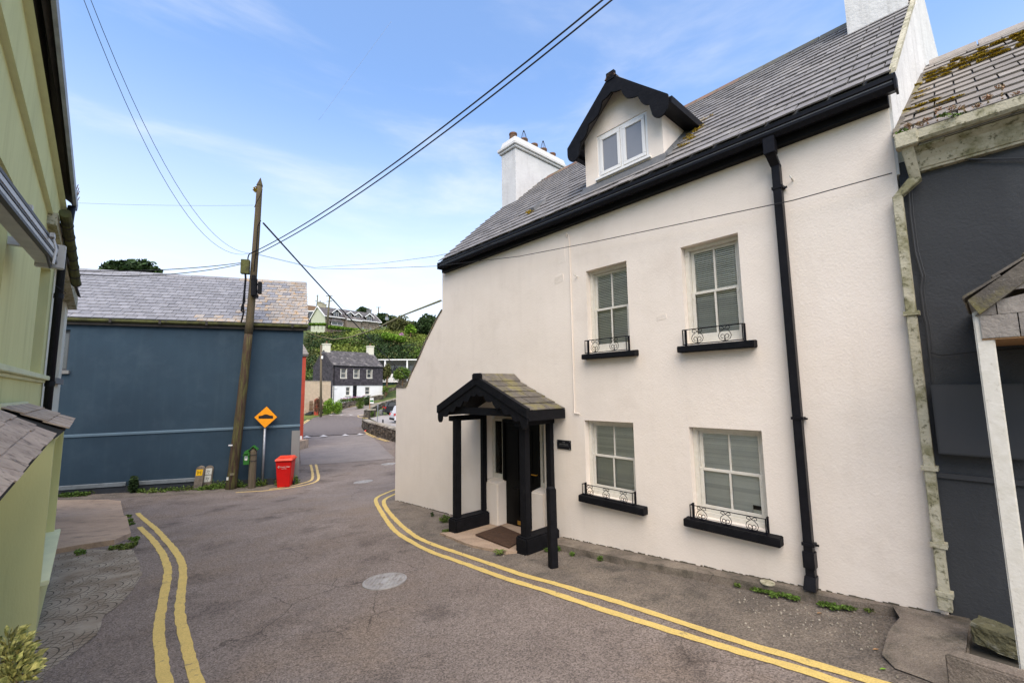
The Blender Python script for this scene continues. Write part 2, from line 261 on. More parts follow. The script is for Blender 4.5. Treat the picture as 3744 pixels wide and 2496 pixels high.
def streaks(m, col_, amt, sx=7, sz=.45, lo=.52, hi=.74):
    t = m.node_tree; n = t.nodes.new; l = t.links.new; b = t.nodes['Principled BSDF']; src = b.inputs['Base Color'].links[0].from_socket
    g = n('ShaderNodeNewGeometry'); mp = n('ShaderNodeMapping'); mp.inputs['Scale'].default_value = (sx,sx,sz); l(g.outputs['Position'], mp.inputs[0])
    q = n('ShaderNodeTexNoise'); q.inputs['Scale'].default_value = 1; q.inputs['Detail'].default_value = 7; q.inputs['Roughness'].default_value = .62; l(mp.outputs[0], q.inputs['Vector'])
    r = n('ShaderNodeMapRange'); r.inputs[1].default_value = lo; r.inputs[2].default_value = hi; r.inputs[4].default_value = amt; l(q.outputs[0], r.inputs[0])
    x = n('ShaderNodeMixRGB'); x.inputs[2].default_value = (*col_,1); l(src, x.inputs[1]); l(r.outputs[0], x.inputs[0]); l(x.outputs[0], b.inputs['Base Color'])
streaks(M['white_render'], (.55,.47,.39), .13, 5, .5); streaks(M['blue_render'], (.045,.075,.095), .28, 5, .35); streaks(M['green_render'], (.36,.34,.14), .35, 6, .4); streaks(M['white_gable'], (.36,.35,.32), .5, 9, .8)
streaks(M['chimney_white'], (.40,.38,.35), .35, 8, .7); streaks(M['grey_render'], (.075,.078,.08), .4, 3, .8)
def glassmat(name, tint, refl=1.5, alpha=.35):
    m = bpy.data.materials.new(name); m.use_nodes = True; t = m.node_tree; t.nodes.clear(); n = t.nodes.new; l = t.links.new
    o = n('ShaderNodeOutputMaterial'); f = n('ShaderNodeFresnel'); f.inputs[0].default_value = refl
    tr = n('ShaderNodeBsdfTransparent'); tr.inputs[0].default_value = (*tint, 1); gl = n('ShaderNodeBsdfGlossy'); gl.inputs['Roughness'].default_value = .04
    gl.inputs[0].default_value = (.85,.85,.85,1)
    mx = n('ShaderNodeMixShader'); l(f.outputs[0], mx.inputs[0]); l(tr.outputs[0], mx.inputs[1]); l(gl.outputs[0], mx.inputs[2]); l(mx.outputs[0], o.inputs[0]); MATS[name] = m; return m
M['glass'] = glassmat('glass', (.98,.98,.96), 1.38)
M['glass_dark'] = pm('glass_dark', (.04,.045,.05), (.07,.075,.08), .8, .06, 0, spec=.8)
M['glass_frost'] = pm('glass_frost', (.20,.205,.22), (.26,.265,.28), .6, .25, 0, spec=.6)
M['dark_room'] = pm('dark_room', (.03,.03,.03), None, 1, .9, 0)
def brickmat():
    m = bpy.data.materials.new('paver_bricks'); m.use_nodes = True; t = m.node_tree; n = t.nodes.new; l = t.links.new; b = t.nodes['Principled BSDF']; b.inputs['Roughness'].default_value = .9
    g = n('ShaderNodeNewGeometry'); mp = n('ShaderNodeMapping'); mp.inputs['Rotation'].default_value = (0,0,.75); l(g.outputs['Position'], mp.inputs[0])
    br = n('ShaderNodeTexBrick'); br.inputs['Scale'].default_value = 1.6; br.inputs['Color1'].default_value = (.155,.125,.108,1); br.inputs['Color2'].default_value = (.21,.165,.14,1); br.inputs['Mortar'].default_value = (.04,.034,.03,1)
    br.inputs['Mortar Size'].default_value = .03; l(mp.outputs[0], br.inputs['Vector']); l(br.outputs[0], b.inputs['Base Color']); bu = n('ShaderNodeBump'); bu.inputs['Strength'].default_value = .5; bu.inputs['Distance'].default_value = .01; l(br.outputs[1], bu.inputs['Height']); bu.invert = True; l(bu.outputs[0], b.inputs['Normal'])
    return m
M['pavers'] = brickmat()
def cobblemat():
    """pattern-imprinted concrete: fans of shallow grooves"""
    m = bpy.data.materials.new('fan_concrete'); m.use_nodes = True; t = m.node_tree; n = t.nodes.new; l = t.links.new; b = t.nodes['Principled BSDF']; b.inputs['Roughness'].default_value = .93; b.inputs['Specular IOR Level'].default_value = .2
    g = n('ShaderNodeNewGeometry')
    def mth(op, a=None, c=None, v=None):
        q = n('ShaderNodeMath'); q.operation = op
        for i, z in enumerate((a, c)):
            if z is None: continue
            if isinstance(z, (int, float)): q.inputs[i].default_value = z
            else: l(z, q.inputs[i])
        return q.outputs[0]
    mp = n('ShaderNodeMapping'); mp.inputs['Rotation'].default_value = (0,0,.5); mp.inputs['Scale'].default_value = (1.7,1.7,1.7); l(g.outputs['Position'], mp.inputs[0])
    s = n('ShaderNodeSeparateXYZ'); l(mp.outputs[0], s.inputs[0])
    row = mth('FLOOR', mth('MULTIPLY', s.outputs[1], 2.0)); off = mth('MULTIPLY', mth('MODULO', mth('ABSOLUTE', row), 2.0), .5)
    fx = mth('SUBTRACT', mth('FRACT', mth('ADD', s.outputs[0], off)), .5); fy = mth('DIVIDE', mth('FRACT', mth('MULTIPLY', s.outputs[1], 2.0)), 2.0)
    r = mth('SQRT', mth('ADD', mth('MULTIPLY', fx, fx), mth('MULTIPLY', fy, fy)))
    ring = mth('ABSOLUTE', mth('SUBTRACT', mth('FRACT', mth('MULTIPLY', r, 7.0)), .5))
    ang = mth('ARCTAN2', fy, fx); seg = mth('ABSOLUTE', mth('SUBTRACT', mth('FRACT', mth('MULTIPLY', ang, 3.8)), .5))
    gr = mth('MAXIMUM', mth('GREATER_THAN', ring, .42), mth('GREATER_THAN', seg, .45))
    nz = n('ShaderNodeTexNoise'); nz.inputs['Scale'].default_value = 3; nz.inputs['Detail'].default_value = 8; l(g.outputs['Position'], nz.inputs['Vector'])
    c = n('ShaderNodeValToRGB'); c.color_ramp.elements[0].color = (.21,.165,.12,1); c.color_ramp.elements[1].color = (.33,.285,.225,1); c.color_ramp.elements[0].position = .35; c.color_ramp.elements[1].position = .68; l(nz.outputs[0], c.inputs[0])
    nf = n('ShaderNodeTexNoise'); nf.inputs['Scale'].default_value = 1.7; nf.inputs['Detail'].default_value = 5; l(g.outputs['Position'], nf.inputs['Vector'])
    wr = n('ShaderNodeMapRange'); wr.inputs[1].default_value = .36; wr.inputs[2].default_value = .48; l(nf.outputs[0], wr.inputs[0])
    x = n('ShaderNodeMixRGB'); x.inputs[2].default_value = (.05,.043,.033,1); l(c.outputs[0], x.inputs[1]); l(mth('MULTIPLY', mth('MULTIPLY', gr, wr.outputs[0]), .88), x.inputs[0]); l(x.outputs[0], b.inputs['Base Color'])
    bu = n('ShaderNodeBump'); bu.inputs['Strength'].default_value = .7; bu.inputs['Distance'].default_value = .008; bu.invert = True; l(gr, bu.inputs['Height'])
    n2 = n('ShaderNodeTexNoise'); n2.inputs['Scale'].default_value = 90; l(g.outputs['Position'], n2.inputs['Vector']); b2 = n('ShaderNodeBump'); b2.inputs['Strength'].default_value = .5; b2.inputs['Distance'].default_value = .006; l(n2.outputs[0], b2.inputs['Height']); l(bu.outputs[0], b2.inputs['Normal']); l(b2.outputs[0], b.inputs['Normal'])
    return m
M['fans'] = cobblemat()

# ------------------------------------------------------------------ object helpers
def tag(o, label=None, cat=None, group=None, kind=None):
    if label: o['label'] = label
    if cat: o['category'] = cat
    if group: o['group'] = group
    if kind: o['kind'] = kind
    return o
def thing(name, loc, label, cat, group=None):
    o = bpy.data.objects.new(name, None); col.objects.link(o); o.location = loc; o.empty_display_size = .2
    return tag(o, label, cat, group)
def attach(o, parent):
    if parent is None: return
    o.parent = parent
    p = parent; off = Vector((0,0,0))
    # world translation of parent (all parents unrotated unless they carry a matrix)
    o.matrix_parent_inverse = wm(parent).inverted()
_WM = {}
def wm(o):
    if o.name in _WM: return _WM[o.name]
    m = Matrix.Translation(o.location) if o.type == 'EMPTY' else o.matrix_basis.copy()
    if o.parent: m = wm(o.parent) @ o.matrix_parent_inverse @ m
    return m
class MB:
    def __init__(s, fr=OF): s.V = []; s.Fc = []; s.fr = fr
    def a(s, *p):
        p = p[0] if len(p) == 1 else p
        s.V.append(tuple(s.fr.pt(*p))); return len(s.V)-1
    def face(s, pts): s.Fc.append([s.a(*p) for p in pts]); return s
    def hexa(s, p):
        i = [s.a(*q) for q in p]
        for f in ((0,1,2,3),(7,6,5,4),(0,4,5,1),(1,5,6,2),(2,6,7,3),(3,7,4,0)): s.Fc.append([i[k] for k in f])
        return s
    def box(s, x0, x1, y0, y1, z0, z1):
        return s.hexa([(x0,y0,z0),(x1,y0,z0),(x1,y1,z0),(x0,y1,z0),(x0,y0,z1),(x1,y0,z1),(x1,y1,z1),(x0,y1,z1)])
    def prism(s, poly, a0, a1, ax='y'):
        def P3(q, a): return (q[0],a,q[1]) if ax == 'y' else ((a,q[0],q[1]) if ax == 'x' else (q[0],q[1],a))
        i = [s.a(*P3(q,a0)) for q in poly]; j = [s.a(*P3(q,a1)) for q in poly]; n = len(poly)
        s.Fc.append(i); s.Fc.append(j[::-1])
        for k in range(n): s.Fc.append([i[k], j[k], j[(k+1)%n], i[(k+1)%n]])
        return s
    def tube(s, pts, r, n=8, cap=True):
        pts = [Vector(s.fr.pt(*p)) for p in pts]; rs = r if isinstance(r, (list,tuple)) else [r]*len(pts); base = None; rings = []
        for k, p in enumerate(pts):
            d = (pts[min(k+1,len(pts)-1)]-pts[max(k-1,0)]).normalized()
            if base is None: base = d.orthogonal().normalized()
            base = (base-d*base.dot(d)).normalized(); b2 = d.cross(base)
            ring = []
            for m in range(n):
                t = 2*math.pi*m/n; q = p+(base*math.cos(t)+b2*math.sin(t))*rs[k]; s.V.append(tuple(q)); ring.append(len(s.V)-1)
            rings.append(ring)
        for k in range(len(rings)-1):
            for m in range(n): s.Fc.append([rings[k][m], rings[k][(m+1)%n], rings[k+1][(m+1)%n], rings[k+1][m]])
        if cap: s.Fc.append(rings[0][::-1]); s.Fc.append(rings[-1])
        return s
    def lathe(s, prof, c=(0,0,0), n=20):
        rings = []
        for r, z in prof: rings.append([s.a(c[0]+r*math.cos(2*math.pi*m/n), c[1]+r*math.sin(2*math.pi*m/n), c[2]+z) for m in range(n)])
        for k in range(len(rings)-1):
            for m in range(n): s.Fc.append([rings[k][m], rings[k][(m+1)%n], rings[k+1][(m+1)%n], rings[k+1][m]])
        s.Fc.append(rings[0][::-1]); s.Fc.append(rings[-1]); return s
    def build(s, name, mat, parent=None, smooth=False, recalc=True, bevel=0, **kw):
        V = np.array(s.V); c = (V.min(0)+V.max(0))/2; V = V-c
        me = bpy.data.meshes.new(name); me.from_pydata(V.tolist(), [], s.Fc)
        if recalc or bevel:
            bm = bmesh.new(); bm.from_mesh(me); 
            bmesh.ops.recalc_face_normals(bm, faces=bm.faces)
            if bevel: bmesh.ops.bevel(bm, geom=list(bm.edges), offset=bevel, segments=2, affect='EDGES', clamp_overlap=True)
            bm.to_mesh(me); bm.free()
        if smooth: me.polygons.foreach_set('use_smooth', [True]*len(me.polygons))
        me.materials.append(mat if not isinstance(mat, str) else M[mat])
        o = bpy.data.objects.new(name, me); col.objects.link(o); o.location = c; attach(o, parent)
        return tag(o, **kw)
def wallholes(mb, x0, x1, z0, z1, holes, y=0., dep=.2):
    xs = sorted({x0, x1, *[h[0] for h in holes], *[h[1] for h in holes]}); zs = sorted({z0, z1, *[h[2] for h in holes], *[h[3] for h in holes]})
    for i in range(len(xs)-1):
        for j in range(len(zs)-1):
            cx, cz = (xs[i]+xs[i+1])/2, (zs[j]+zs[j+1])/2
            if any(h[0] < cx < h[1] and h[2] < cz < h[3] for h in holes): continue
            mb.face([(xs[i],y,zs[j]),(xs[i+1],y,zs[j]),(xs[i+1],y,zs[j+1]),(xs[i],y,zs[j+1])])
    for a, b, c, d in holes:
        e = y+dep
        mb.face([(a,y,c),(a,y,d),(a,e,d),(a,e,c)]); mb.face([(b,y,c),(b,e,c),(b,e,d),(b,y,d)])
        mb.face([(a,y,d),(b,y,d),(b,e,d),(a,e,d)]); mb.face([(a,y,c),(a,e,c),(b,e,c),(b,y,c)])
    return mb
def text(s, fr, x, y, z, size, mat, parent, name='lettering', ext=.001, align='CENTER'):
    cu = bpy.data.curves.new(name, 'FONT'); cu.body = s; cu.size = size; cu.extrude = ext; cu.align_x = align; cu.align_y = 'CENTER'; cu.resolution_u = 2
    t = bpy.data.objects.new('t', cu); me = bpy.data.meshes.new_from_object(t); bpy.data.objects.remove(t)
    me.materials.append(M[mat]); o = bpy.data.objects.new(name, me); col.objects.link(o)
    R = Matrix((( fr.ex.x, 0, -fr.ey.x),(fr.ex.y, 0, -fr.ey.y),(fr.ex.z, 1, -fr.ey.z)))
    if hasattr(fr, 'ez') : R = Matrix([[fr.ex[i], fr.ez[i], -fr.ey[i]] for i in range(3)])
    o.matrix_basis = Matrix.Translation(fr.pt(x,y,z)) @ R.to_4x4(); attach(o, parent); return o
def slates(parent, fr, y0, z0, ang, vmax, lim, w, ex, mat, maxn=300, t=.016, name='slate', skip=None, dirn=1, matfn=None, vv=None):
    """courses of slates on a slope: u along frame x, v up the slope in +y*dirn"""
    cy, sz = math.cos(ang)*dirn, math.sin(ang)
    U = fr.ex; Vv = (fr.ey*cy+fr.ez*sz); Nn = U.cross(Vv)
    if Nn.z < 0: Nn = -Nn
    L = []; rows = int(math.ceil(vmax/ex-1e-6))
    for r in range(rows):
        v = r*ex; ln = min(ex*1.14, vmax-v+.03); a, b = lim(v+ex*.5); k0 = math.floor(a/w)-1; x = k0*w+(w/2 if r%2 else 0)
        while x < b:
            c, d = max(a,x), min(b,x+w)
            if d-c > .02 and not (skip and skip((c+d)/2, v+ex/2)): L.append(((c+d)/2, v, d-c-.013, ln))
            x += w
    cam_ = Vector((0,0,ZC))
    def wp(u, v): return fr.pt(u, y0, z0)+Vv*v
    L.sort(key=lambda q: (wp(q[0], q[1])-cam_).length)
    base = bpy.data.meshes.new(name)
    vs = [(-.5,0,1.2*t),(.5,0,1.2*t),(.5,1,0),(-.5,1,0),(-.5,0,2.2*t),(.5,0,2.2*t),(.5,1,t*.9),(-.5,1,t*.9)]
    fs = [(3,2,1,0),(4,5,6,7),(0,1,5,4),(1,2,6,5),(2,3,7,6),(3,0,4,7)]
    base.from_pydata(vs, [], fs); meshes = {}
    def mesh_for(mt):
        if mt not in meshes:
            b_ = base.copy(); b_.materials.append(M[mt]); meshes[mt] = b_
        return meshes[mt]
    rest = {}
    rr = random.Random(3)
    for k, (u, v, wd, ln) in enumerate(L):
        p = wp(u, v); mt = matfn(u, v) if matfn else mat
        if k < maxn:
            o = bpy.data.objects.new(name, mesh_for(mt)); col.objects.link(o)
            j = rr.uniform(-.006, .006); Uj = (U+Vv*j).normalized(); Vj = Nn.cross(Uj) if Nn.cross(Uj).dot(Vv) > 0 else -Nn.cross(Uj)
            Mx = Matrix([[Uj[i]*wd, Vj[i]*ln, Nn[i]*rr.uniform(.98,1.06), (p+Nn*rr.uniform(0,.0006)-Vv*rr.uniform(0,.008))[i]] for i in range(3)]+[[0,0,0,1]])
            o.matrix_basis = Mx; attach(o, parent)
        else:
            mb = rest.setdefault(mt, MB(OF)); i0 = len(mb.V); q0 = p-Vv*rr.uniform(0,.008)
            for x, y, z in vs: mb.V.append(tuple(q0+U*x*wd+Vv*y*ln+Nn*z*rr.uniform(.98,1.06)))
            for f in fs: mb.Fc.append([i0+q for q in f])
    for mt, mb in rest.items(): mb.build('slate_courses', mt, parent, kind='stuff')
class Leaves:
    def __init__(s): s.C = []; s.S = []
    def add(s, c, rad_, n, size, shell=.55):
        d = rng.normal(size=(n,3)); d /= np.linalg.norm(d, axis=1)[:,None]; r = shell+(1-shell)*rng.random(n)**.6
        s.C.append(np.array(c)[None]+d*r[:,None]*np.array(rad_)[None]); s.S.append(size*(.6+.8*rng.random(n))); return s
    def lump(s, c, rad_, n, size, k=9, spread=.62, sub=.52):
        for _ in range(k):
            d = rng.normal(size=3); d /= np.linalg.norm(d); d[2] = abs(d[2])*.9-.15
            f = sub*(.7+.6*rng.random()); s.add(np.array(c)+d*np.array(rad_)*spread, np.array(rad_)*f, n//k, size, .45)
        return s
    def build(s, name, mat, parent=None, **kw):
        C = np.concatenate(s.C); S = np.concatenate(s.S); n = len(C); a = rng.normal(size=(n,3)); a[:,2] *= .6; a /= np.linalg.norm(a,axis=1)[:,None]
        b = np.cross(a, rng.normal(size=(n,3))); b /= np.linalg.norm(b,axis=1)[:,None]
        a *= S[:,None]*.5; b *= S[:,None]*.32
        V = np.stack([C-a, C+b, C+a, C-b], 1).reshape(-1,3); o0 = C.mean(0); V -= o0
        me = bpy.data.meshes.new(name); me.vertices.add(4*n); me.vertices.foreach_set('co', V.ravel()); me.loops.add(4*n); me.loops.foreach_set('vertex_index', np.arange(4*n)); me.polygons.add(n)
        me.polygons.foreach_set('loop_start', np.arange(0,4*n,4)); me.update(calc_edges=True); me.materials.append(M[mat])
        o = bpy.data.objects.new(name, me); col.objects.link(o); o.location = o0; attach(o, parent); return tag(o, **kw)
def resample(pts, step):
    out = [Vector(pts[0])]
    # catmull-rom
    P_ = [Vector(p) for p in pts]; n = len(P_)
    for i in range(n-1):
        p0, p1, p2, p3 = P_[max(i-1,0)], P_[i], P_[i+1], P_[min(i+2,n-1)]; m = max(1, int((p2-p1).length/step))
        for k in range(1, m+1):
            t = k/m; out.append(.5*((2*p1)+(p2-p0)*t+(2*p0-5*p1+4*p2-p3)*t*t+(3*p1-p0-3*p2+p3)*t**3))
    return out
def ribbon(name, pts, width, off, mat, parent=None, step=.12, jit=.006, **kw):
    c = resample([(p[0],p[1],0) for p in pts], step); mb = MB(); L = []
    for k, p in enumerate(c):
        d = (c[min(k+1,len(c)-1)]-c[max(k-1,0)]).normalized(); nn = Vector((-d.y, d.x, 0))
        for sgn in (-1,1):
            q = p+nn*sgn*(width/2+random.uniform(-jit,jit)); mb.V.append((q.x, q.y, gz(q.x,q.y)+off))
    for k in range(len(c)-1): mb.Fc.append([2*k, 2*k+1, 2*k+3, 2*k+2])
    o = mb.build(name, mat, parent, recalc=False, **kw)
    if o.data.polygons[0].normal.z < 0: o.data.flip_normals()
    return o
def patch(name, poly, off, mat, step=.4, thick=0, parent=None, rough=0, **kw):
    bm = bmesh.new(); P_ = [Vector((p[0],p[1],0)) for p in poly]
    if rough:
        Q_ = []
        for i, p in enumerate(P_):
            q = P_[(i+1)%len(P_)]; m = max(1, int((q-p).length/.12))
            for k in range(m): r = p.lerp(q, k/m); Q_.append(r+Vector((random.uniform(-rough,rough), random.uniform(-rough,rough), 0)))
        P_ = Q_
    f = bm.faces.new([bm.verts.new(p) for p in P_]); bm.normal_update()
    if f.normal.z < 0: f.normal_flip()
    bmesh.ops.triangulate(bm, faces=[f])
    xs = [p.x for p in P_]; ys = [p.y for p in P_]
    for ax, lo, hi in ((0,min(xs),max(xs)),(1,min(ys),max(ys))):
        g = math.ceil(lo/step)*step
        while g < hi:
            bmesh.ops.bisect_plane(bm, geom=list(bm.verts)+list(bm.edges)+list(bm.faces), plane_co=(g,0,0) if ax == 0 else (0,g,0), plane_no=(1,0,0) if ax == 0 else (0,1,0)); g += step
    co = np.array([v.co[:] for v in bm.verts]); z = gz(co[:,0], co[:,1])
    for v, q in zip(bm.verts, z): v.co.z = q+off
    if thick:
        r = bmesh.ops.extrude_face_region(bm, geom=list(bm.faces)); vs = [e for e in r['geom'] if isinstance(e, bmesh.types.BMVert)]
        bmesh.ops.translate(bm, verts=vs, vec=(0,0,-thick)); bmesh.ops.recalc_face_normals(bm, faces=bm.faces)
    c = co.mean(0); c[2] = float(z.mean()); bmesh.ops.translate(bm, verts=bm.verts, vec=-Vector(c))
    me = bpy.data.meshes.new(name); bm.to_mesh(me); bm.free(); me.materials.append(M[mat]); o = bpy.data.objects.new(name, me); col.objects.link(o); o.location = c; attach(o, parent); return tag(o, **kw)
# ------------------------------------------------------------------ ground sheet, road, markings
def grid_sheet(name, xs, ys, zf, mat, **kw):
    X, Y = np.meshgrid(xs, ys); Z = zf(X, Y); nx, ny = len(xs), len(ys)
    V = np.stack([X.ravel(), Y.ravel(), Z.ravel()], 1); i = np.arange(nx*ny).reshape(ny, nx)
    Fq = np.stack([i[:-1,:-1], i[:-1,1:], i[1:,1:], i[1:,:-1]], -1).reshape(-1, 4)
    me = bpy.data.meshes.new(name); me.from_pydata(V.tolist(), [], Fq.tolist()); me.polygons.foreach_set('use_smooth', [True]*len(me.polygons)); me.materials.append(M[mat])
    o = bpy.data.objects.new(name, me); col.objects.link(o); return tag(o, **kw)
def lowered(X, Y):
    near = np.clip((72-Y)/6, 0, 1)*np.clip((X+60)/4, 0, 1)
    bump = 0.5*np.sin(X*.35+1.3*np.sin(Y*.21))*np.sin(Y*.3)*np.clip((Y-84)/12, 0, 1)*np.clip((170-Y)/40, 0, 1)
    return gz(X, Y)-.12*near-.03+bump
gx = np.unique(np.concatenate([np.arange(-700,-70,30), np.arange(-70,30,1.6), np.arange(30,700,30)]))
gy = np.unique(np.concatenate([np.arange(-700,-20,40), np.arange(-20,165,1.6), np.arange(165,1500,45)]))
grid_sheet('ground', gx, gy, lowered, 'hill_grass', kind='structure')
grid_sheet('road', np.arange(-24, 10, .34), np.arange(-9, 34, .34), gz, 'asphalt', kind='structure')
def G2(pts): return [(lambda q: (q.x, q.y))(gnd(*p)) for p in pts]
c5 = lambda x, y: (1080+x/4.9, 1480+y/4.9)
d5 = lambda x, y: (1400+x/2.352, 1700+y/2.352)
c7 = lambda x, y: (x/1.97, 1700+y/1.97)
r7 = lambda x, y: (2700+x/2.253, 1900+y/2.253)
b4 = lambda x, y: (640+x/3.92, 1450+y/3.92)
# far road continues past the bend and climbs to the right
far_l = G2([c5(100,1080), c5(60,560), c5(60,380), c5(330,230), c5(560,178), c5(900,60), c5(1180,0), (1440,1462)])
far_r = G2([c5(1790,960), c5(1400,600), c5(1180,420), c5(1195,240), c5(1230,180), (1362,1490), (1410,1474), (1470,1466)])
patch('far_road', far_l+far_r[::-1], .012, 'asphalt_far', 1.2, kind='structure')
tab = G2([c5(60,600), c5(110,575), c5(1260,520), c5(1185,405), c5(1200,240), c5(1225,190), c5(560,182), c5(320,235), c5(60,385)])
patch('raised_crossing', tab, .05, 'pavers', 1.2, kind='structure')
patch('car_park', G2([c5(1330,235), c5(1500,200), c5(1800,150), (1620,1502), (1700,1560), (1600,1600), c5(1800,440)]), .03, 'carpark', 1.5, kind='structure')
for k, (x0, xm, x1) in enumerate(((120,200,290),(420,500,590),(820,890,970),(1090,1150,1250))):
    ya, yb = 605-k*18, 560-k*14
    o = patch('ramp_triangle', G2([c5(x0,ya), c5(x1,ya-8), c5(xm,yb)]), .058, 'white_line', 1.5); tag(o, label=('leftmost of the four near white ramp triangles, beside the blue corner','second white ramp triangle from the left across the road','third white ramp triangle from the left across the road','rightmost near white ramp triangle beside the stone wall')[k], cat='road marking', group='white triangles on the ramp of the raised crossing')
for k, (x0, x1) in enumerate(((580,690),(770,880),(940,1040),(1110,1220))):
    o = patch('ramp_triangle', G2([c5(x0,176), c5(x1,180), c5((x0+x1)/2,190)]), .06, 'white_line', 1.5); tag(o, label=('leftmost white triangle on the far edge of the brick crossing','second white triangle from the left on the far edge','third white triangle from the left on the far edge','rightmost white triangle on the far edge by the pillar')[k], cat='road marking', group='white triangles on the far edge of the raised crossing')
def yl(pts, label, w=.1, mat='yellow', off=.007, jit=.007):
    return ribbon('yellow_line', G2(pts), w, off, mat, step=.10, jit=jit, label=label, cat='road marking', group='double yellow lines')
yl([(1452,1787), d5(20,243), (1374,1826), d5(0,425), d5(100,560), d5(230,650), d5(400,740), d5(600,812), d5(800,883), d5(1000,957), d5(1250,1035), d5(1500,1112), d5(1750,1197), d5(2000,1278), r7(0,1085), r7(400,1200), r7(800,1330), r7(1150,1440)], 'outer yellow line curving along the white house, farther from its wall')
yl([(1452,1802), d5(20,292), d5(12,340), d5(60,415), d5(150,510), d5(280,612), d5(450,690), d5(650,757), d5(850,825), d5(1050,892), d5(1200,945), d5(1450,1012), d5(1700,1085), d5(1900,1142), d5(2150,1220), r7(0,1000), r7(300,1090), r7(700,1212), r7(1100,1330), r7(1400,1420)], 'inner yellow line curving along the white house, nearer its wall')
yl([c7(990,345), c7(1100,440), c7(1200,545), c7(1290,660), c7(1318,760), c7(1308,900), c7(1295,1050), c7(1320,1200), c7(1370,1400), c7(1430,1600)], 'right hand line of the wavy yellow pair by the concrete slab', .105)
yl([c7(1005,445), c7(1090,530), c7(1160,620), c7(1202,720), c7(1207,800), c7(1183,930), c7(1155,1080), c7(1145,1200), c7(1158,1350), c7(1178,1500), c7(1200,1600)], 'left hand line of the wavy yellow pair by the concrete slab', .105)
yl([b4(1815,600), b4(1905,700), b4(1965,820), b4(2012,950), b4(2048,1100), b4(2055,1170), b4(2020,1215), b4(1900,1255), b4(1700,1295), b4(1480,1325), b4(1250,1350), b4(1100,1358), b4(870,1372)], 'outer yellow line wrapping round the blue corner past the red bin', .10, 'yellow2')
yl([b4(1812,650), b4(1855,750), b4(1920,900), b4(1962,1050), b4(1972,1150), b4(1935,1205), b4(1800,1245), b4(1650,1280), b4(1500,1305), b4(1350,1325)], 'inner yellow line wrapping round the blue corner', .10, 'yellow2')
yl([c5(100,345), c5(225,268)], 'left of two short yellow lines beyond the blue corner', .14, 'yellow2', .06)
yl([c5(110,368), c5(255,270)], 'right of two short yellow lines beyond the blue corner', .14, 'yellow2', .06)
yl([c5(545,178), c5(720,110), c5(900,52), c5(1180,2)], 'long yellow line climbing the far side of the upper road', .16, 'yellow2', .03)
yl([c5(1150,458), c5(1410,588)], 'outer yellow line at the foot of the stone wall', .10, 'yellow2', .03)
yl([c5(1190,455), c5(1450,582)], 'inner yellow line at the foot of the stone wall', .10, 'yellow2', .03)
yl([c5(1450,602), c5(1630,658)], 'outer short yellow dash farther along the stone wall foot', .10, 'yellow2', .03)
yl([c5(1490,600), c5(1680,655)], 'inner short yellow dash farther along the stone wall foot', .10, 'yellow2', .03)
yl([c5(1225,185), c5(1150,190), c5(1120,205), c5(1150,228), c5(1300,250)], 'yellow loop round the foot of the stone pillar', .14, 'yellow2', .065)
# concrete ramp and imprinted apron on the left
patch('concrete_ramp', G2([c7(200,275), c7(780,270), c7(868,280), c7(890,390), c7(912,392), c7(940,520), c7(820,572), c7(600,605), c7(390,642), c7(120,690)]), .10, 'concrete', .5, thick=.25, kind='structure')
patch('apron', G2([c7(260,600), c7(960,612), c7(1000,690), c7(1022,790), c7(960,900), c7(860,1000), c7(760,1080), c7(690,1230), c7(600,1300), c7(480,1390), c7(440,1430), c7(250,1620), c7(-300,1700), c7(-200,1150), c7(0,1150), c7(150,900)]), .008, 'fans', .3, rough=.015, kind='structure')
patch('tarmac_patch', G2([c7(330,1500), c7(470,1400), c7(610,1405), c7(600,1568), c7(620,1700), c7(250,1700)]), .014, 'asphalt', .3, rough=.01, kind='structure')
# rough gravelly verge strips
patch('verge_strip', G2([(1452,1815), d5(20,300), d5(60,390), d5(280,585), d5(450,665), d5(850,800), d5(1200,925), d5(1700,1065), d5(2150,1200), r7(300,1075), r7(1100,1310), r7(1500,1380), r7(1700,1320), r7(1500,1200), r7(1340,900), r7(1290,760), r7(450,620), d5(2350,880), d5(1700,740), d5(1300,600), d5(800,480), d5(500,420)]), .0045, 'verge', .4, rough=.02, kind='structure')
patch('verge_strip', G2([(200,1795), (520,1785), (850,1772), (1100,1762), (1150,1740), b4(1960,1160), b4(1900,1225), b4(1500,1290), b4(1100,1350), b4(700,1362), (700,1806), (450,1820), (200,1832)]), .0045, 'verge', .5, rough=.03, kind='structure')
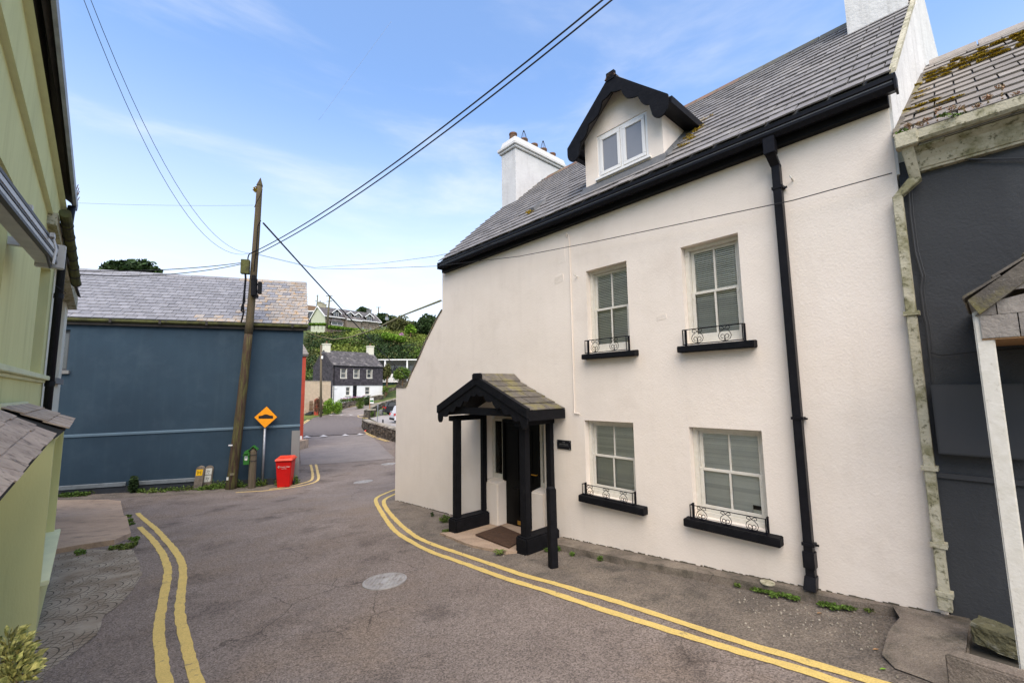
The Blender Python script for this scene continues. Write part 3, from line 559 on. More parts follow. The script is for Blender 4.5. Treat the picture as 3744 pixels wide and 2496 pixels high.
# manholes
def cover(px, py, r, label):
    g = gnd(px, py, .01); root = thing('manhole_cover', g, label, 'manhole cover')
    e = .3; nx_ = (gz(g.x+e,g.y)-gz(g.x-e,g.y))/(2*e); ny_ = (gz(g.x,g.y+e)-gz(g.x,g.y-e))/(2*e)
    ex = Vector((1,0,nx_)).normalized(); ey = Vector((0,1,ny_)); ey = (ey-ex*ey.dot(ex)).normalized(); f = Fr(g, ex, ey); f.ez = ex.cross(ey)
    MB(f).lathe([(r,-.01),(r,.006),(r*.94,.008),(r*.93,.001),(0.01,.001)], n=40).build('frame_ring', 'iron_cover', root)
    m = MB(f).lathe([(r*.925,-.004),(r*.925,.004),(.01,.004)], n=40); m.build('lid', 'iron_cover', root)
    s = MB(f); n = 44
    for k in range(n):
        t = 2*math.pi*k/n; c, q = math.cos(t), math.sin(t); x, y = c*r*.86, q*r*.86; a = r*.035; b = r*.02
        s.hexa([(x+c*dx-q*dy, y+q*dx+c*dy, z) for z in (.003,.010) for dx, dy in ((-a,-b),(a,-b),(a,b),(-a,b))])
    i = -4
    while i <= 4:
        for j in range(-9, 10):
            x, y = i*r*.17, j*r*.083
            if x*x+y*y < (r*.76)**2 and not (abs(i) == 0 and abs(j) < 5): s.box(x-r*.05, x+r*.05, y-r*.022, y+r*.022, .003, .010)
        i += 1
    s.build('tread_studs', 'iron_cover', root, kind='stuff')
cover(1407, 2122, .30, 'round iron manhole cover with stud tread in the middle of the near road')
cover(*c5(1215,1372), .33, 'round pale manhole cover near the far bend of the road')
cover(*c5(1665,1055), .33, 'pale manhole cover beyond, half hidden by the white wall corner')

# ------------------------------------------------------------------ white house
EZ = 6.44; PT = rad(42)
def rz(y): return EZ+math.tan(PT)*(y+.25)
RY = 3.1; RZ = rz(RY)
WH = thing('white_house', WF.pt(-4.7,0,.7), 'two storey white rendered house with slate roof, black gutter, dormer and porch', 'house')
UL, UR, LL, LR = (-4.432,-3.642,3.97,5.355), (-2.765,-2.006,3.97,5.335), (-4.568,-3.65,1.72,2.88), (-2.80,-1.906,1.72,2.866)
DO = (-7.2,-5.50,.3,3.02)
mb = MB(WF); wallholes(mb, -8.83, -.47, -.3, 6.28, [UL,UR,LL,LR,DO], 0, .2)
mb.face([(-8.83,0,6.28),(-.47,0,6.28),(-.47,.3,6.5),(-8.83,.3,6.5)])
# right return beside the cast pipe
mb.face([(-.47,0,-.3),(-.47,0,6.28),(-.46,.12,6.28),(-.46,.12,-.3)])
mb.build('front_wall', 'white_render', WH)
# far gable (faces away) and rear
g = MB(WF); g.prism([(.06,-.3),(6.4,-.3),(6.4,6.3),(3.1,RZ-.06),(.06,6.42)], -8.83, -8.6, 'x'); g.build('gable_wall', 'white_render', WH)
# near gable strip seen above the neighbour's roof
def gu(y): return -.445+.082*y
gp = MB(WF); pts = [(.004,5.5),(.004,6.62),(RY,RZ-.02),(6.4,EZ),(6.4,3)]
i = [gp.a(gu(y), y, z) for y, z in pts]; j = [gp.a(gu(y)-.16, y, z-.02) for y, z in pts]; gp.Fc += [i, j[::-1]]+[[i[k], j[k], j[(k+1)%5], i[(k+1)%5]] for k in range(5)]
gp.build('gable_wall', 'white_gable', WH)
mb = MB(WF).box(-8.6,-.6,6.2,6.4,-.3,6.3); mb.build('rear_wall', 'white_render', WH)
# side wall with swept parapet, left of the house
sw = [(-11.12,-.4),(-8.831,-.4),(-8.831,5.28)]
c2 = lambda x, y: (1380+x/3.565, 1060+y/3.565)
for x, y in ((835,270),(790,360),(720,500),(640,660),(560,850),(500,980),(450,1080),(415,1165),(390,1240),(370,1268),(340,1272),(245,1268)): sw.append(WF.hit(*c2(x,y)))
sw[3] = (-8.831, sw[3][1])
m = MB(WF).prism(sw, 0, .22); m.build('side_wall', 'white_render', WH)
cpn = MB(WF); L_ = sw[3:]
for k in range(len(L_)-1):
    (x0,z0),(x1,z1) = L_[k], L_[k+1]
    cpn.hexa([(x0,-.02,z0),(x1,-.02,z1),(x1,.26,z1),(x0,.26,z0),(x0-.02,-.02,z0+.035),(x1-.02,-.02,z1+.035),(x1-.02,.26,z1+.035),(x0-.02,.26,z0+.035)])
cpn.build('parapet_coping', 'slate_mossy', WH)
m = MB(WF)
for k in range(len(L_)-5):
    (x0,z0),(x1,z1) = L_[k], L_[k+1]; m.hexa([(x0-.03,.28,z0),(x1-.03,.28,z1),(x1-.03,1.2,z1),(x0-.03,1.2,z0),(x0-.06,.28,z0+.06),(x1-.06,.28,z1+.06),(x1-.06,1.2,z1+.06),(x0-.06,1.2,z0+.06)])
m.build('lean_to_roof', 'slate', WH)
m = MB(WF).box(-11.1,-10.9,.22,3.0,-.4,3.45).box(-10.9,-8.9,2.8,3.0,-.4,3.4); m.build('yard_wall', 'white_render', WH)
# roof: boarding under the slates, then the slates
SL = RY+.25; VM = SL/math.cos(PT)
def limw(v):
    y = -.25+v*math.cos(PT); return (-8.58-.20*min(y+.25, 1.6), -.395+.042*(y+.25))
m = MB(WF); i = []
for v in (0.02, VM):
    a, b = limw(v); y = -.25+v*math.cos(PT); z = EZ+v*math.sin(PT)-.012; i.append((a+.03,y,z)); i.append((b-.01,y,z))
m.hexa([(i[0][0],i[0][1],i[0][2]-.08),(i[1][0],i[1][1],i[1][2]-.08),(i[3][0],i[3][1],i[3][2]-.08),(i[2][0],i[2][1],i[2][2]-.08), i[0],i[1],i[3],i[2]])
m.hexa([(-8.8,RY,RZ-.1),(-.35,RY,RZ-.1),(-.35,6.6,EZ-.1),(-8.8,6.6,EZ-.1),(-8.8,RY,RZ-.01),(-.35,RY,RZ-.01),(-.35,6.6,EZ),(-8.8,6.6,EZ)])
roof_o = m.build('roof', 'lead', WH)
DU0, DU1, DY = -4.46, -3.00, .13     # dormer body
slates(WH, WF, -.25, EZ, PT, VM, limw, .305, .25, 'slate', 300, skip=lambda u, v: DU0+.1 < u < DU1-.1 and v > .75 and v < 2.0)
k = 0
u = -8.1
while u < -.6:
    m = MB(WF); e = min(u+.44, -.42); m.prism([(RY-.15,RZ-.13),(RY,RZ+.03),(RY+.15,RZ-.13),(RY+.15,RZ-.09),(RY,RZ+.07),(RY-.15,RZ-.09)], u, e-.012, 'x'); m.build('ridge_tile', 'ridge_red' if u < -3 else 'ridge', WH); u += .44
# light verge strip at the right hand edge
m = MB(WF)
for a_, b_ in ((0,VM),):
    ya, yb = -.25, RY; za, zb = EZ, RZ
    ua, ub = limw(0)[1], limw(VM)[1]
    m.hexa([(ua-.02,ya,za+.0),(ua+.03,ya,za+.0),(ub+.03,yb,zb),(ub-.02,yb,zb),(ua-.02,ya,za+.05),(ua+.03,ya,za+.05),(ub+.03,yb,zb+.05),(ub-.02,yb,zb+.05)])
m.build('verge_strip', 'stone_cream', WH)
# fascia, soffit, gutter, downpipe
m = MB(WF).box(-8.70,-.46,-.10,-.001,6.22,6.44); m.build('fascia', 'black_paint', WH)
m = MB(WF); sec = [(-.12,6.30),(-.20,6.28),(-.235,6.33),(-.235,6.375),(-.25,6.385),(-.25,6.43),(-.235,6.432),(-.225,6.39),(-.13,6.39),(-.12,6.43),(-.105,6.43),(-.105,6.30)]
m.prism(sec, -8.66, -.385, 'x'); gut = m.build('gutter', 'black_gloss', WH)
MB(WF).box(-8.67,-8.655,-.253,-.10,6.28,6.435).build('gutter_end', 'black_gloss', gut); MB(WF).box(-.39,-.372,-.253,-.10,6.275,6.435).build('gutter_end', 'black_gloss', gut)
dp = MB(WF).box(-1.575,-1.455,-.24,-.13,6.10,6.30).hexa([(-1.565,-.23,6.10),(-1.465,-.23,6.10),(-1.465,-.14,6.10),(-1.565,-.14,6.10)][::1]+[(-1.565,-.23,6.12),(-1.465,-.23,6.12),(-1.465,-.14,6.12),(-1.565,-.14,6.12)])
dp.hexa([(-1.55,-.11,5.98),(-1.455,-.11,5.98),(-1.455,-.02,5.98),(-1.55,-.02,5.98),(-1.57,-.23,6.11),(-1.465,-.23,6.11),(-1.465,-.14,6.11),(-1.57,-.14,6.11)])
dp.box(-1.545,-1.46,-.11,-.02,1.35,5.99).box(-1.558,-1.448,-.122,-.01,1.45,1.62).hexa([(-1.565,-.17,1.24),(-1.45,-.17,1.24),(-1.45,-.05,1.24),(-1.565,-.05,1.24),(-1.555,-.12,1.37),(-1.45,-.12,1.37),(-1.45,-.01,1.37),(-1.555,-.01,1.37)])
dpo = dp.build('downpipe', 'black_gloss', WH, bevel=.004)
for z in (5.70, 3.02, 1.68): MB(WF).box(-1.557,-1.44,-.118,-.005,z,z+.03).box(-1.45,-1.415,-.05,-.03,z,z+.02).build('pipe_clip', 'black_gloss', dpo)
# sash windows
def sash(h, lab=None):
    a, b, c, d = h; y = .105; fw = .045
    wroot = MB(WF).box(a,a+.06,y,y+.09,c,d).box(b-.06,b,y,y+.09,c,d).box(a+.06,b-.06,y,y+.09,d-.05,d).box(a+.06,b-.06,y-.02,y+.09,c,c+.055).build('window', 'cream_wood', WH, bevel=.004)
    i0, i1 = a+.062, b-.062; mid = (c+d)/2+.02
    for (z0, z1, yy, nm) in ((mid-.03, d-.052, y+.055, 'upper_sash'), (c+.057, mid+.02, y+.015, 'lower_sash')):
        bt = .038 if nm == 'upper_sash' else .085; tp = .035
        s_ = MB(WF).box(i0,i0+fw,yy,yy+.035,z0,z1).box(i1-fw,i1,yy,yy+.035,z0,z1).box(i0+fw,i1-fw,yy,yy+.035,z0,z0+bt).box(i0+fw,i1-fw,yy,yy+.035,z1-tp,z1)
        s_.build(nm, 'cream_wood', wroot, bevel=.003)
        mx = (i0+i1)/2; MB(WF).box(mx-.012,mx+.012,yy+.003,yy+.032,z0+bt,z1-tp).build('glazing_bar', 'cream_wood', wroot)
        for p0, p1 in ((i0+fw,mx-.012),(mx+.012,i1-fw)): MB(WF).box(p0,p1,yy+.014,yy+.019,z0+bt,z1-tp).build('pane', 'glass', wroot)
    for u_ in (i0+.01, i1-.03): MB(WF).prism([(y+.01,mid-.03),(y+.01,mid-.075),(y+.045,mid-.055),(y+.05,mid-.03)], u_, u_+.02, 'x').build('sash_horn', 'cream_wood', wroot)
    bl_ = MB(WF); z = c+.06; yy = .175
    while z < d-.05:
        bl_.hexa([(i0,yy,z),(i1,yy,z),(i1,yy+.018,z+.022),(i0,yy+.018,z+.022),(i0,yy,z+.002),(i1,yy,z+.002),(i1,yy+.018,z+.024),(i0,yy+.018,z+.024)]); z += .027
    bl_.build('blind', 'blind', wroot, recalc=False)
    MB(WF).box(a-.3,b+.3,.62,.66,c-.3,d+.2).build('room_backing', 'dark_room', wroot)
    return wroot
wins = [sash(h) for h in (UL,UR,LL,LR)]
MB(WF).box(LR[1]-.21,LR[1]-.065,.150,.160,1.83,1.90).build('card', 'sign_white', wins[3]); MB(WF).box(LR[1]-.21,LR[1]-.065,.150,.160,1.90,1.95).build('card', 'black_paint', wins[3])
# sills and wrought iron grilles
def curl(mb_, cx, cz, s, y):
    """two-sided scroll: pear outline with a pair of curls above and inside"""
    r = .0042
    def P_(pts, m): mb_.tube([(cx+m*x*s, y, cz+z*s) for x, z in pts], r, 6)
    for m_ in (-1, 1):
        P_([(0,.30),(.16,.22),(.34,.05),(.40,-.14),(.33,-.33),(.16,-.44),(.0,-.46)], m_)
        P_([(0,.30),(.10,.42),(.22,.47),(.32,.42),(.33,.32),(.24,.26),(.15,.30)], m_)
        P_([(0,-.22),(.05,-.08),(.15,-.04),(.24,-.10),(.25,-.22),(.17,-.30),(.10,-.27)], m_)
        P_([(0,-.22),(.04,-.36),(0,-.46)], m_)
def sill_and_grille(h, su0, su1, z1, thick, n, g0, g1, gt, gb):
    o = MB(WF).hexa([(su0,-.125,z1-thick),(su1,-.125,z1-thick),(su1,.10,z1-thick),(su0,.10,z1-thick),(su0,-.125,z1),(su1,-.125,z1),(su1,.10,z1+.02),(su0,.10,z1+.02)]).build('window_sill', 'black_paint', WH, bevel=.008)
    y = -.095; r = .006
    g_ = MB(WF).tube([(g0,.02,gt),(g0,y,gt),(g1,y,gt),(g1,.02,gt)], r, 4).tube([(g0,.02,gb),(g0,y,gb),(g1,y,gb),(g1,.02,gb)], r, 4)
    for x in (g0, g1): g_.tube([(x,y,gb-.01),(x,y,gt+.005)], .0075, 4)
    g_.box(g0-.005,g0+.012,-.03,.005,gb-.01,gt+.01).box(g1-.012,g1+.005,-.03,.005,gb-.01,gt+.01)
    go = g_.build('window_grille', 'black_iron', WH)
    H = gt-gb
    for k_ in range(n):
        cx = g0+(g1-g0)*((k_+.5)/n) if n == 3 else g0+(g1-g0)*(.26+.46*k_)
        c_ = MB(WF); curl(c_, cx, (gt+gb)/2, H*1.0, y); c_.build('scroll', 'black_iron', go, smooth=True)
sill_and_grille(UL, -4.49,-3.50,3.95,.082, 2, -4.427,-3.646,4.172,3.968)
sill_and_grille(UR, -2.842,-1.876,3.945,.085, 2, -2.761,-2.0,4.16,3.963)
sill_and_grille(LL, -4.645,-3.473,1.70,.10, 3, -4.575,-3.657,1.88,1.715)
sill_and_grille(LR, -2.888,-1.763,1.69,.095, 3, -2.797,-1.905,1.876,1.706)
# dormer
y0 = DY; zb = lambda y: rz(y)
top = 7.74; dax = (DU0+DU1)/2; apx = dax+.02
DM = MB(WF); wy1 = (top-EZ)/math.tan(PT)-.25
HW = (-4.19,-3.235,6.90,7.66)
def win_pts(): return None
# front of the dormer with opening
poly_top = [(DU0,top),(dax,top+.66),(DU1,top)]
wallholes(DM, DU0, DU1, rz(DY)-.05, top, [(-4.20,-3.245,6.935,7.70)], DY, .07)
DM.face([(DU0,DY,top),(DU1,DY,top),(dax,DY,top+.66)])
DM.face([(DU1,DY,rz(DY)-.05),(DU1,DY,top),(DU1,wy1+.1,top),]).face([(DU0,DY,rz(DY)-.05),(DU0,DY,top),(DU0,wy1+.1,top)])
dm = DM.build('dormer', 'white_render', WH)
tilt = 0
def casement(a, b, c, d, y, par, mat='upvc', gm='glass_frost'):
    MB(WF).box(a,b,y,y+.05,c,c+.045).box(a,b,y,y+.05,d-.045,d).box(a,a+.045,y,y+.05,c+.045,d-.045).box(b-.045,b,y,y+.05,c+.045,d-.045).box((a+b)/2-.02,(a+b)/2+.02,y,y+.05,c+.045,d-.045).build('window_frame', mat, par, bevel=.003)
    for p, q in ((a+.045,(a+b)/2-.02),((a+b)/2+.02,b-.045)):
        MB(WF).box(p+.005,q-.005,y-.012,y+.03,c+.05,c+.105).box(p+.005,q-.005,y-.012,y+.03,d-.105,d-.05).box(p+.005,p+.06,y-.012,y+.03,c+.105,d-.105).box(q-.06,q-.005,y-.012,y+.03,c+.105,d-.105).build('casement', mat, par, bevel=.004)
        MB(WF).box(p+.06,q-.06,y+.008,y+.014,c+.105,d-.105).build('pane', gm, par)
casement(-4.20,-3.245,6.935,7.70, DY+.012, dm)
MB(WF).box(-4.23,-3.20,DY-.05,DY+.03,6.90,6.935).build('window_sill', 'upvc', dm)
# dormer roof planes run back into the main slope
th = math.atan2(.66+.17, (DU1-DU0)/2+.16); ez_ = 7.63; rzz = 8.50
yF = DY-.20
def droof(sgn):
    m_ = MB(WF); ue = dax+sgn*((DU1-DU0)/2+.20); yb_e = (ez_-EZ)/math.tan(PT)-.25+.05; yb_r = (rzz-EZ)/math.tan(PT)-.25+.05
    m_.hexa([(ue,yF,ez_-.05),(dax,yF,rzz-.05),(dax,yb_r,rzz-.05),(ue,yb_e,ez_-.05),(ue,yF,ez_),(dax,yF,rzz),(dax,yb_r,rzz),(ue,yb_e,ez_)]); return m_
for sgn in (-1,1): droof(sgn).build('dormer_roof', 'slate', dm)
[MB(WF).prism([(dax-.11,rzz-.08),(dax-.03,rzz+.012),(dax+.03,rzz+.012),(dax+.11,rzz-.08)], yF-.03+k_*.42, yF-.04+k_*.42+.41, 'y').build('ridge_tile', 'ridge_red', dm) for k_ in range(5)]
hw = (DU1-DU0)/2+.20; yb_e = (ez_-EZ)/math.tan(PT)-.25+.05
for sgn in (-1,1):
    ue = dax+sgn*hw
    MB(WF).hexa([(ue-.05,yF+.03,ez_-.14),(ue+.05,yF+.03,ez_-.14),(ue+.05,yb_e,ez_-.14),(ue-.05,yb_e,ez_-.14),(ue-.06,yF+.03,ez_-.04),(ue+.06,yF+.03,ez_-.04),(ue+.06,yb_e,ez_-.04),(ue-.06,yb_e,ez_-.04)]).hexa([(min(ue,DU0 if sgn<0 else DU1),yF+.03,ez_-.10),(max(ue,DU0 if sgn<0 else DU1),yF+.03,ez_-.10),(max(ue,DU0 if sgn<0 else DU1),yb_e+.1,ez_-.10),(min(ue,DU0 if sgn<0 else DU1),yb_e+.1,ez_-.10),(min(ue,DU0 if sgn<0 else DU1),yF+.03,ez_-.05),(max(ue,DU0 if sgn<0 else DU1),yF+.03,ez_-.05),(max(ue,DU0 if sgn<0 else DU1),yb_e+.1,ez_-.05),(min(ue,DU0 if sgn<0 else DU1),yb_e+.1,ez_-.05)]).build('dormer_gutter', 'black_gloss', dm)
# scalloped bargeboards
def barge(fr, ax_, az, hw_, ezz, wid, y, scall, mat='black_paint', foot=.08, par=None, th_=.03, name='bargeboard', lobe=.12):
    """one board per side; lower edge cut in scallops"""
    out = []
    for sgn in (-1,1):
        Lx, Lz = sgn*hw_, ezz-az; Ln = math.hypot(Lx, Lz); dx, dz = Lx/Ln, Lz/Ln; nx_, nz_ = (dz*sgn, -dx*sgn); 
        if nz_ > 0: nx_, nz_ = -nx_, -nz_
        lo = []; n = 60
        for k_ in range(n+1):
            t = k_/n; s_ = t*scall; ph = s_-math.floor(s_); dep = wid*(.80+.42*(1-abs(2*ph-1)**1.6)) if t < .97 else wid*1.1
            x = dx*Ln*t+nx_*dep; z = dz*Ln*t+nz_*dep
            if sgn*x < 0: x = 0
            lo.append((ax_+x, az+z))
        # foot drop
        ft = [(ax_+dx*Ln+sgn*.0, az+dz*Ln-wid*1.9-foot), (ax_+dx*Ln-sgn*.05, az+dz*Ln-wid*2.0-foot)]
        tipo = (ax_+dx*Ln, az+dz*Ln)
        lo = [p for p in lo if sgn*(p[0]-ax_) < hw_-2.1*lobe]
        cxl, czl = ax_+sgn*(hw_-lobe), ezz-lobe*.9-foot
        ft = [(cxl+sgn*lobe*math.cos(t_)*(1 if math.cos(t_) > 0 else 1), czl+lobe*1.25*math.sin(t_)) for t_ in [math.pi*(1+.15)+k_*(math.pi*.85)/9 for k_ in range(10)]]
        poly = [(ax_, az)]+lo+ft+[tipo]
        m_ = MB(fr).prism(poly, y, y+th_); o_ = m_.build(name, mat, par); out.append(o_)
    return out
barge(WF, dax, rzz-.015, hw+.02, ez_-.015, .19, yF-.02, 3.3, par=dm, foot=0, lobe=.135)
MB(WF).box(dax-.075,dax+.075,yF-.03,yF+.03,rzz-.12,rzz+.02).build('apex_block', 'black_paint', dm)
# flashing at dormer foot and cheeks
MB(WF).hexa([(DU0-.06,DY-.11,rz(DY-.11)+.03),(DU1+.06,DY-.11,rz(DY-.11)+.03),(DU1+.06,DY+.0,rz(DY)+.035),(DU0-.06,DY+.0,rz(DY)+.035),(DU0-.06,DY-.11,rz(DY-.11)+.04),(DU1+.06,DY-.11,rz(DY-.11)+.04),(DU1+.06,DY-.004,rz(DY)+.10),(DU0-.06,DY-.004,rz(DY)+.10)]).build('flashing', 'lead', dm)
for k_ in range(5):
    ya = DY+.02+k_*.21; MB(WF).hexa([(DU1+.002,ya,rz(ya)+.03),(DU1+.07,ya,rz(ya)+.03),(DU1+.07,ya+.2,rz(ya+.2)+.03),(DU1+.002,ya+.2,rz(ya+.2)+.03),(DU1+.002,ya,rz(ya)+.10),(DU1+.012,ya,rz(ya)+.10),(DU1+.012,ya+.2,rz(ya+.2)+.10),(DU1+.002,ya+.2,rz(ya+.2)+.10)]).build('flashing', 'lead', dm)
mv_ = Leaves()
for k_ in range(26):
    ya = random.uniform(.25,1.25); mv_.add(WF.pt(DU1+.12+random.uniform(0,.22), ya, rz(ya)+.035), (.07,.05,.008), 45, .02, .0)
mv_.build('slate_moss', 'moss', WH, kind='stuff')
# roof vent
ru, ry = -6.0, .40
MB(WF).hexa([(ru-.09,ry-.08,rz(ry-.08)+.03),(ru+.09,ry-.08,rz(ry-.08)+.03),(ru+.09,ry+.30,rz(ry+.30)+.03),(ru-.09,ry+.30,rz(ry+.30)+.03),(ru-.06,ry-.10,rz(ry-.08)+.12),(ru+.06,ry-.10,rz(ry-.08)+.12),(ru+.05,ry+.28,rz(ry+.30)+.07),(ru-.05,ry+.28,rz(ry+.30)+.07)]).build('roof_vent', 'lead', WH)
Leaves().add(WF.pt(ru-.02,ry-.12,rz(ry-.1)+.05), (.10,.06,.05), 120, .03, .1).build('moss', 'moss', WH, kind='stuff')
# chimneys
CU0, CU1, CY0, CY1 = -8.92, -8.33, 2.05, 4.15
ch = MB(WF).hexa([(CU0,CY0,8.0),(CU1,CY0,8.0),(CU1,CY1,8.0),(CU0,CY1,8.0),(CU0,CY0,10.08),(CU1,CY0,10.08),(CU1,CY1,10.08),(CU0,CY1,10.08)]).build('chimney', 'chimney_white', WH)
MB(WF).box(CU0-.05,CU1+.05,CY0-.05,CY1+.05,10.10,10.17).box(CU0-.09,CU1+.09,CY0-.09,CY1+.09,10.17,10.26).build('chimney_band', 'chimney_white', ch, bevel=.012)
MB(WF).hexa([(CU0-.04,CY0-.04,10.26),(CU1+.04,CY0-.04,10.26),(CU1+.04,CY1+.04,10.26),(CU0-.04,CY1+.04,10.26),(CU0+.02,CY0+.02,10.48),(CU1-.02,CY0+.02,10.48),(CU1-.02,CY1-.02,10.48),(CU0+.02,CY1-.02,10.48)]).build('chimney_cap', 'chimney_white', ch, bevel=.03)
for k_, yy in enumerate((2.25,2.68,3.1,3.5,3.9)):
    cx = (CU0+CU1)/2; po = MB(WF).lathe([(.115,0),(.125,.03),(.115,.05),(.105,.20),(.118,.21),(.118,.25),(.095,.25),(.085,.1)], (cx,yy,10.46), 16).build('chimney_pot', 'terracotta', ch, smooth=False)
    if k_ in (1,3):
        b_ = MB(WF)
        for q in range(8):
            t = q*math.pi/4; b_.tube([(cx+.11*math.cos(t),yy+.11*math.sin(t),10.68),(cx+.02*math.cos(t),yy+.02*math.sin(t),10.97)], .004, 4)
        b_.tube([(cx,yy,10.95),(cx,yy,10.99)], .02, 6).build('wire_cowl', 'black_iron', ch)
ch2 = MB(WF).box(-1.02,-.36,2.5,4.1,8.3,11.6).build('chimney', 'white_gable', WH)
# weathered skirt of the right chimney in front of the ridge
MB(WF).hexa([(-1.02,2.28,8.70),(-.33,2.28,8.70),(-.33,2.52,8.70),(-1.02,2.52,8.70),(-1.02,2.34,11.6),(-.33,2.34,11.6),(-.33,2.52,11.6),(-1.02,2.52,11.6)]).build('chimney_face', 'white_gable', ch2)
# telephone conduit, hooks, plaque
cd = MB(WF).tube([(-4.82,-.02,6.05),(-4.80,-.035,6.12),(-4.77,-.02,6.08),(-4.765,-.012,5.9),(-4.76,-.012,3.05),(-4.755,-.02,2.99),(-4.65,-.02,2.985)], .009, 6).build('conduit', 'white_render', WH)
for (u_, z_) in ((-1.36, 5.78), (-4.62, 5.30)): MB(WF).tube([(u_,0,z_),(u_,-.07,z_+.01),(u_-.01,-.075,z_+.04)], .008, 6).build('wall_hook', 'cream_wood', WH)
pq = MB(WF).box(-5.165,-4.862,-.02,-.004,2.375,2.525).build('name_plaque', 'black_gloss', WH)
plf = Fr(WF.pt(0,0,0), WF.ex, WF.ey)
text('THE', plf, -5.013, -.0215, 2.492, .032, 'ink_grey' if 'ink_grey' in M else 'lead', pq); text('ANCHORAGE', plf, -5.013, -.0215, 2.455, .032, 'lead', pq); MB(WF).box(-5.13,-4.90,-.0225,-.02,2.427,2.430).build('rule', 'lead', pq)
for a_, b_ in ((-5.15,2.39),(-4.877,2.39),(-5.15,2.51),(-4.877,2.51)): MB(WF).tube([(a_,-.026,b_),(a_,-.018,b_)], .007, 8).build('screw', 'steel', pq)
# doorway: door, sidelights, piers
fy = .2
dw = MB(WF).box(-6.84,-6.78,fy-.03,fy+.06,.70,2.80).box(-5.86,-5.80,fy-.03,fy+.06,.70,2.80).box(-6.78,-5.86,fy-.03,fy+.06,2.74,2.80).box(-6.78,-5.86,fy-.05,fy+.06,.66,.74).build('door_frame', 'door_black', WH)
dr = MB(WF).box(-6.775,-5.865,fy,fy+.05,.745,2.735).build('door', 'door_black', WH)
for (a_, b_) in ((-6.67,-6.38),(-6.28,-5.99)):
    for (c_, d_) in ((.93,1.48),(1.62,2.62)): MB(WF).box(a_,b_,fy-.012,fy+.01,c_,d_).build('door_panel', 'door_black', dr, bevel=.01)
MB(WF).box(-6.44,-6.20,fy-.012,fy+.005,.80,.87).build('letter_plate', 'brass_dull', dr)
hu, hz_ = WF.hit(*d5(1331,85), fy-.02)
hd = MB(WF).box(hu-.016,hu+.016,fy-.018,fy+.002,hz_-.14,hz_+.12).tube([(hu,fy-.015,hz_),(hu,fy-.06,hz_),(hu-.12,fy-.065,hz_)], .012, 8).build('door_handle', 'brass', dr)
for a_, b_ in ((-7.195,-6.84),(-5.80,-5.505)):
    lo_, hi_ = (a_, b_-.0) if a_ < -7 else (a_, -5.56)
    sd = MB(WF).box(lo_,lo_+.05,fy,fy+.06,1.42,2.80).box(hi_-.05,hi_,fy,fy+.06,1.42,2.80).box(lo_+.05,hi_-.05,fy,fy+.06,2.75,2.80).box(lo_+.05,hi_-.05,fy,fy+.06,1.42,1.68).build('sidelight', 'cream_wood', WH, bevel=.003)
    MB(WF).box(lo_+.05,hi_-.05,fy+.03,fy+.035,1.68,2.75).build('pane', 'glass', sd)
    bb = MB(WF); z = 1.68
    while z < 2.75: bb.hexa([(lo_,.30,z),(hi_,.30,z),(hi_,.318,z+.022),(lo_,.318,z+.022),(lo_,.30,z+.002),(hi_,.30,z+.002),(hi_,.318,z+.024),(lo_,.318,z+.024)]); z += .027
    bb.build('blind', 'blind', sd, recalc=False)
MB(WF).box(-7.2,-5.5,.26,.30,2.80,3.03).build('lintel_panel', 'white_render', WH)
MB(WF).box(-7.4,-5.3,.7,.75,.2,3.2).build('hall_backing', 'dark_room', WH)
MB(WF).box(-5.56,-5.5,.20,.24,1.4,2.80).build('reveal_panel', 'white_render', WH)
for a_, b_ in ((-7.18,-6.775),(-5.83,-5.505)):
    MB(WF).hexa([(a_,-.035,-.2),(b_,-.035,-.2),(b_,.24,-.2),(a_,.24,-.2),(a_,-.03,1.55),(b_,-.03,1.55),(b_,.24,1.60),(a_,.24,1.60)]).build('pier', 'white_render', WH, bevel=.02)
# porch
PO = thing('porch', WF.pt(-6.25,-.5,.72), 'black timber gabled porch with mossy slates over the front door of the white house', 'porch')
PYF = -.90; pax = -6.25; pz = 3.60; pe = 3.05; phw = 1.27
pa = math.atan2(pz-pe, phw)
def porchside(sgn):
    f = Fr(WF.pt(pax+sgn*phw, 0, 0), WF.ey*(-sgn)*(-1)*(1) if False else WF.ey*(1), WF.ex*(-sgn))
    return f
for sgn in (-1,1):
    f = porchside(sgn)   # x along wall depth, y toward the ridge
    slates(PO, f, 0, pe, pa, phw/math.cos(pa), lambda v: (PYF+.02, -.005), .40, .252, 'slate_mossy', 300, t=.012)
    MB(f).hexa([(PYF,.0,pe-.06),(0,.0,pe-.06),(0,phw,pz-.06),(PYF,phw,pz-.06),(PYF,.0,pe-.004),(0,.0,pe-.004),(0,phw,pz-.004),(PYF,phw,pz-.004)]).build('roof_board', 'black_paint', PO)
    MB(WF).box(*sorted((pax+sgn*(phw-.01), pax+sgn*(phw+.03))), PYF, -.03, pe-.15, pe+.004).build('eave_board', 'black_paint', PO)
    MB(WF).box(*sorted((pax+sgn*(phw-.25), pax+sgn*(phw-.36))), PYF+.05, -.002, 2.80, 2.90).build('side_beam', 'black_paint', PO)
u_ = PYF
for a_, b_ in ((PYF+.0,-.46),(-.45,-.01)):
    MB(WF).prism([(pax-.17,pz-.06),(pax,pz+.06),(pax+.17,pz-.06),(pax+.17,pz-.03),(pax,pz+.10),(pax-.17,pz-.03)], a_, b_, 'y').build('ridge_tile', 'slate_mossy', PO)
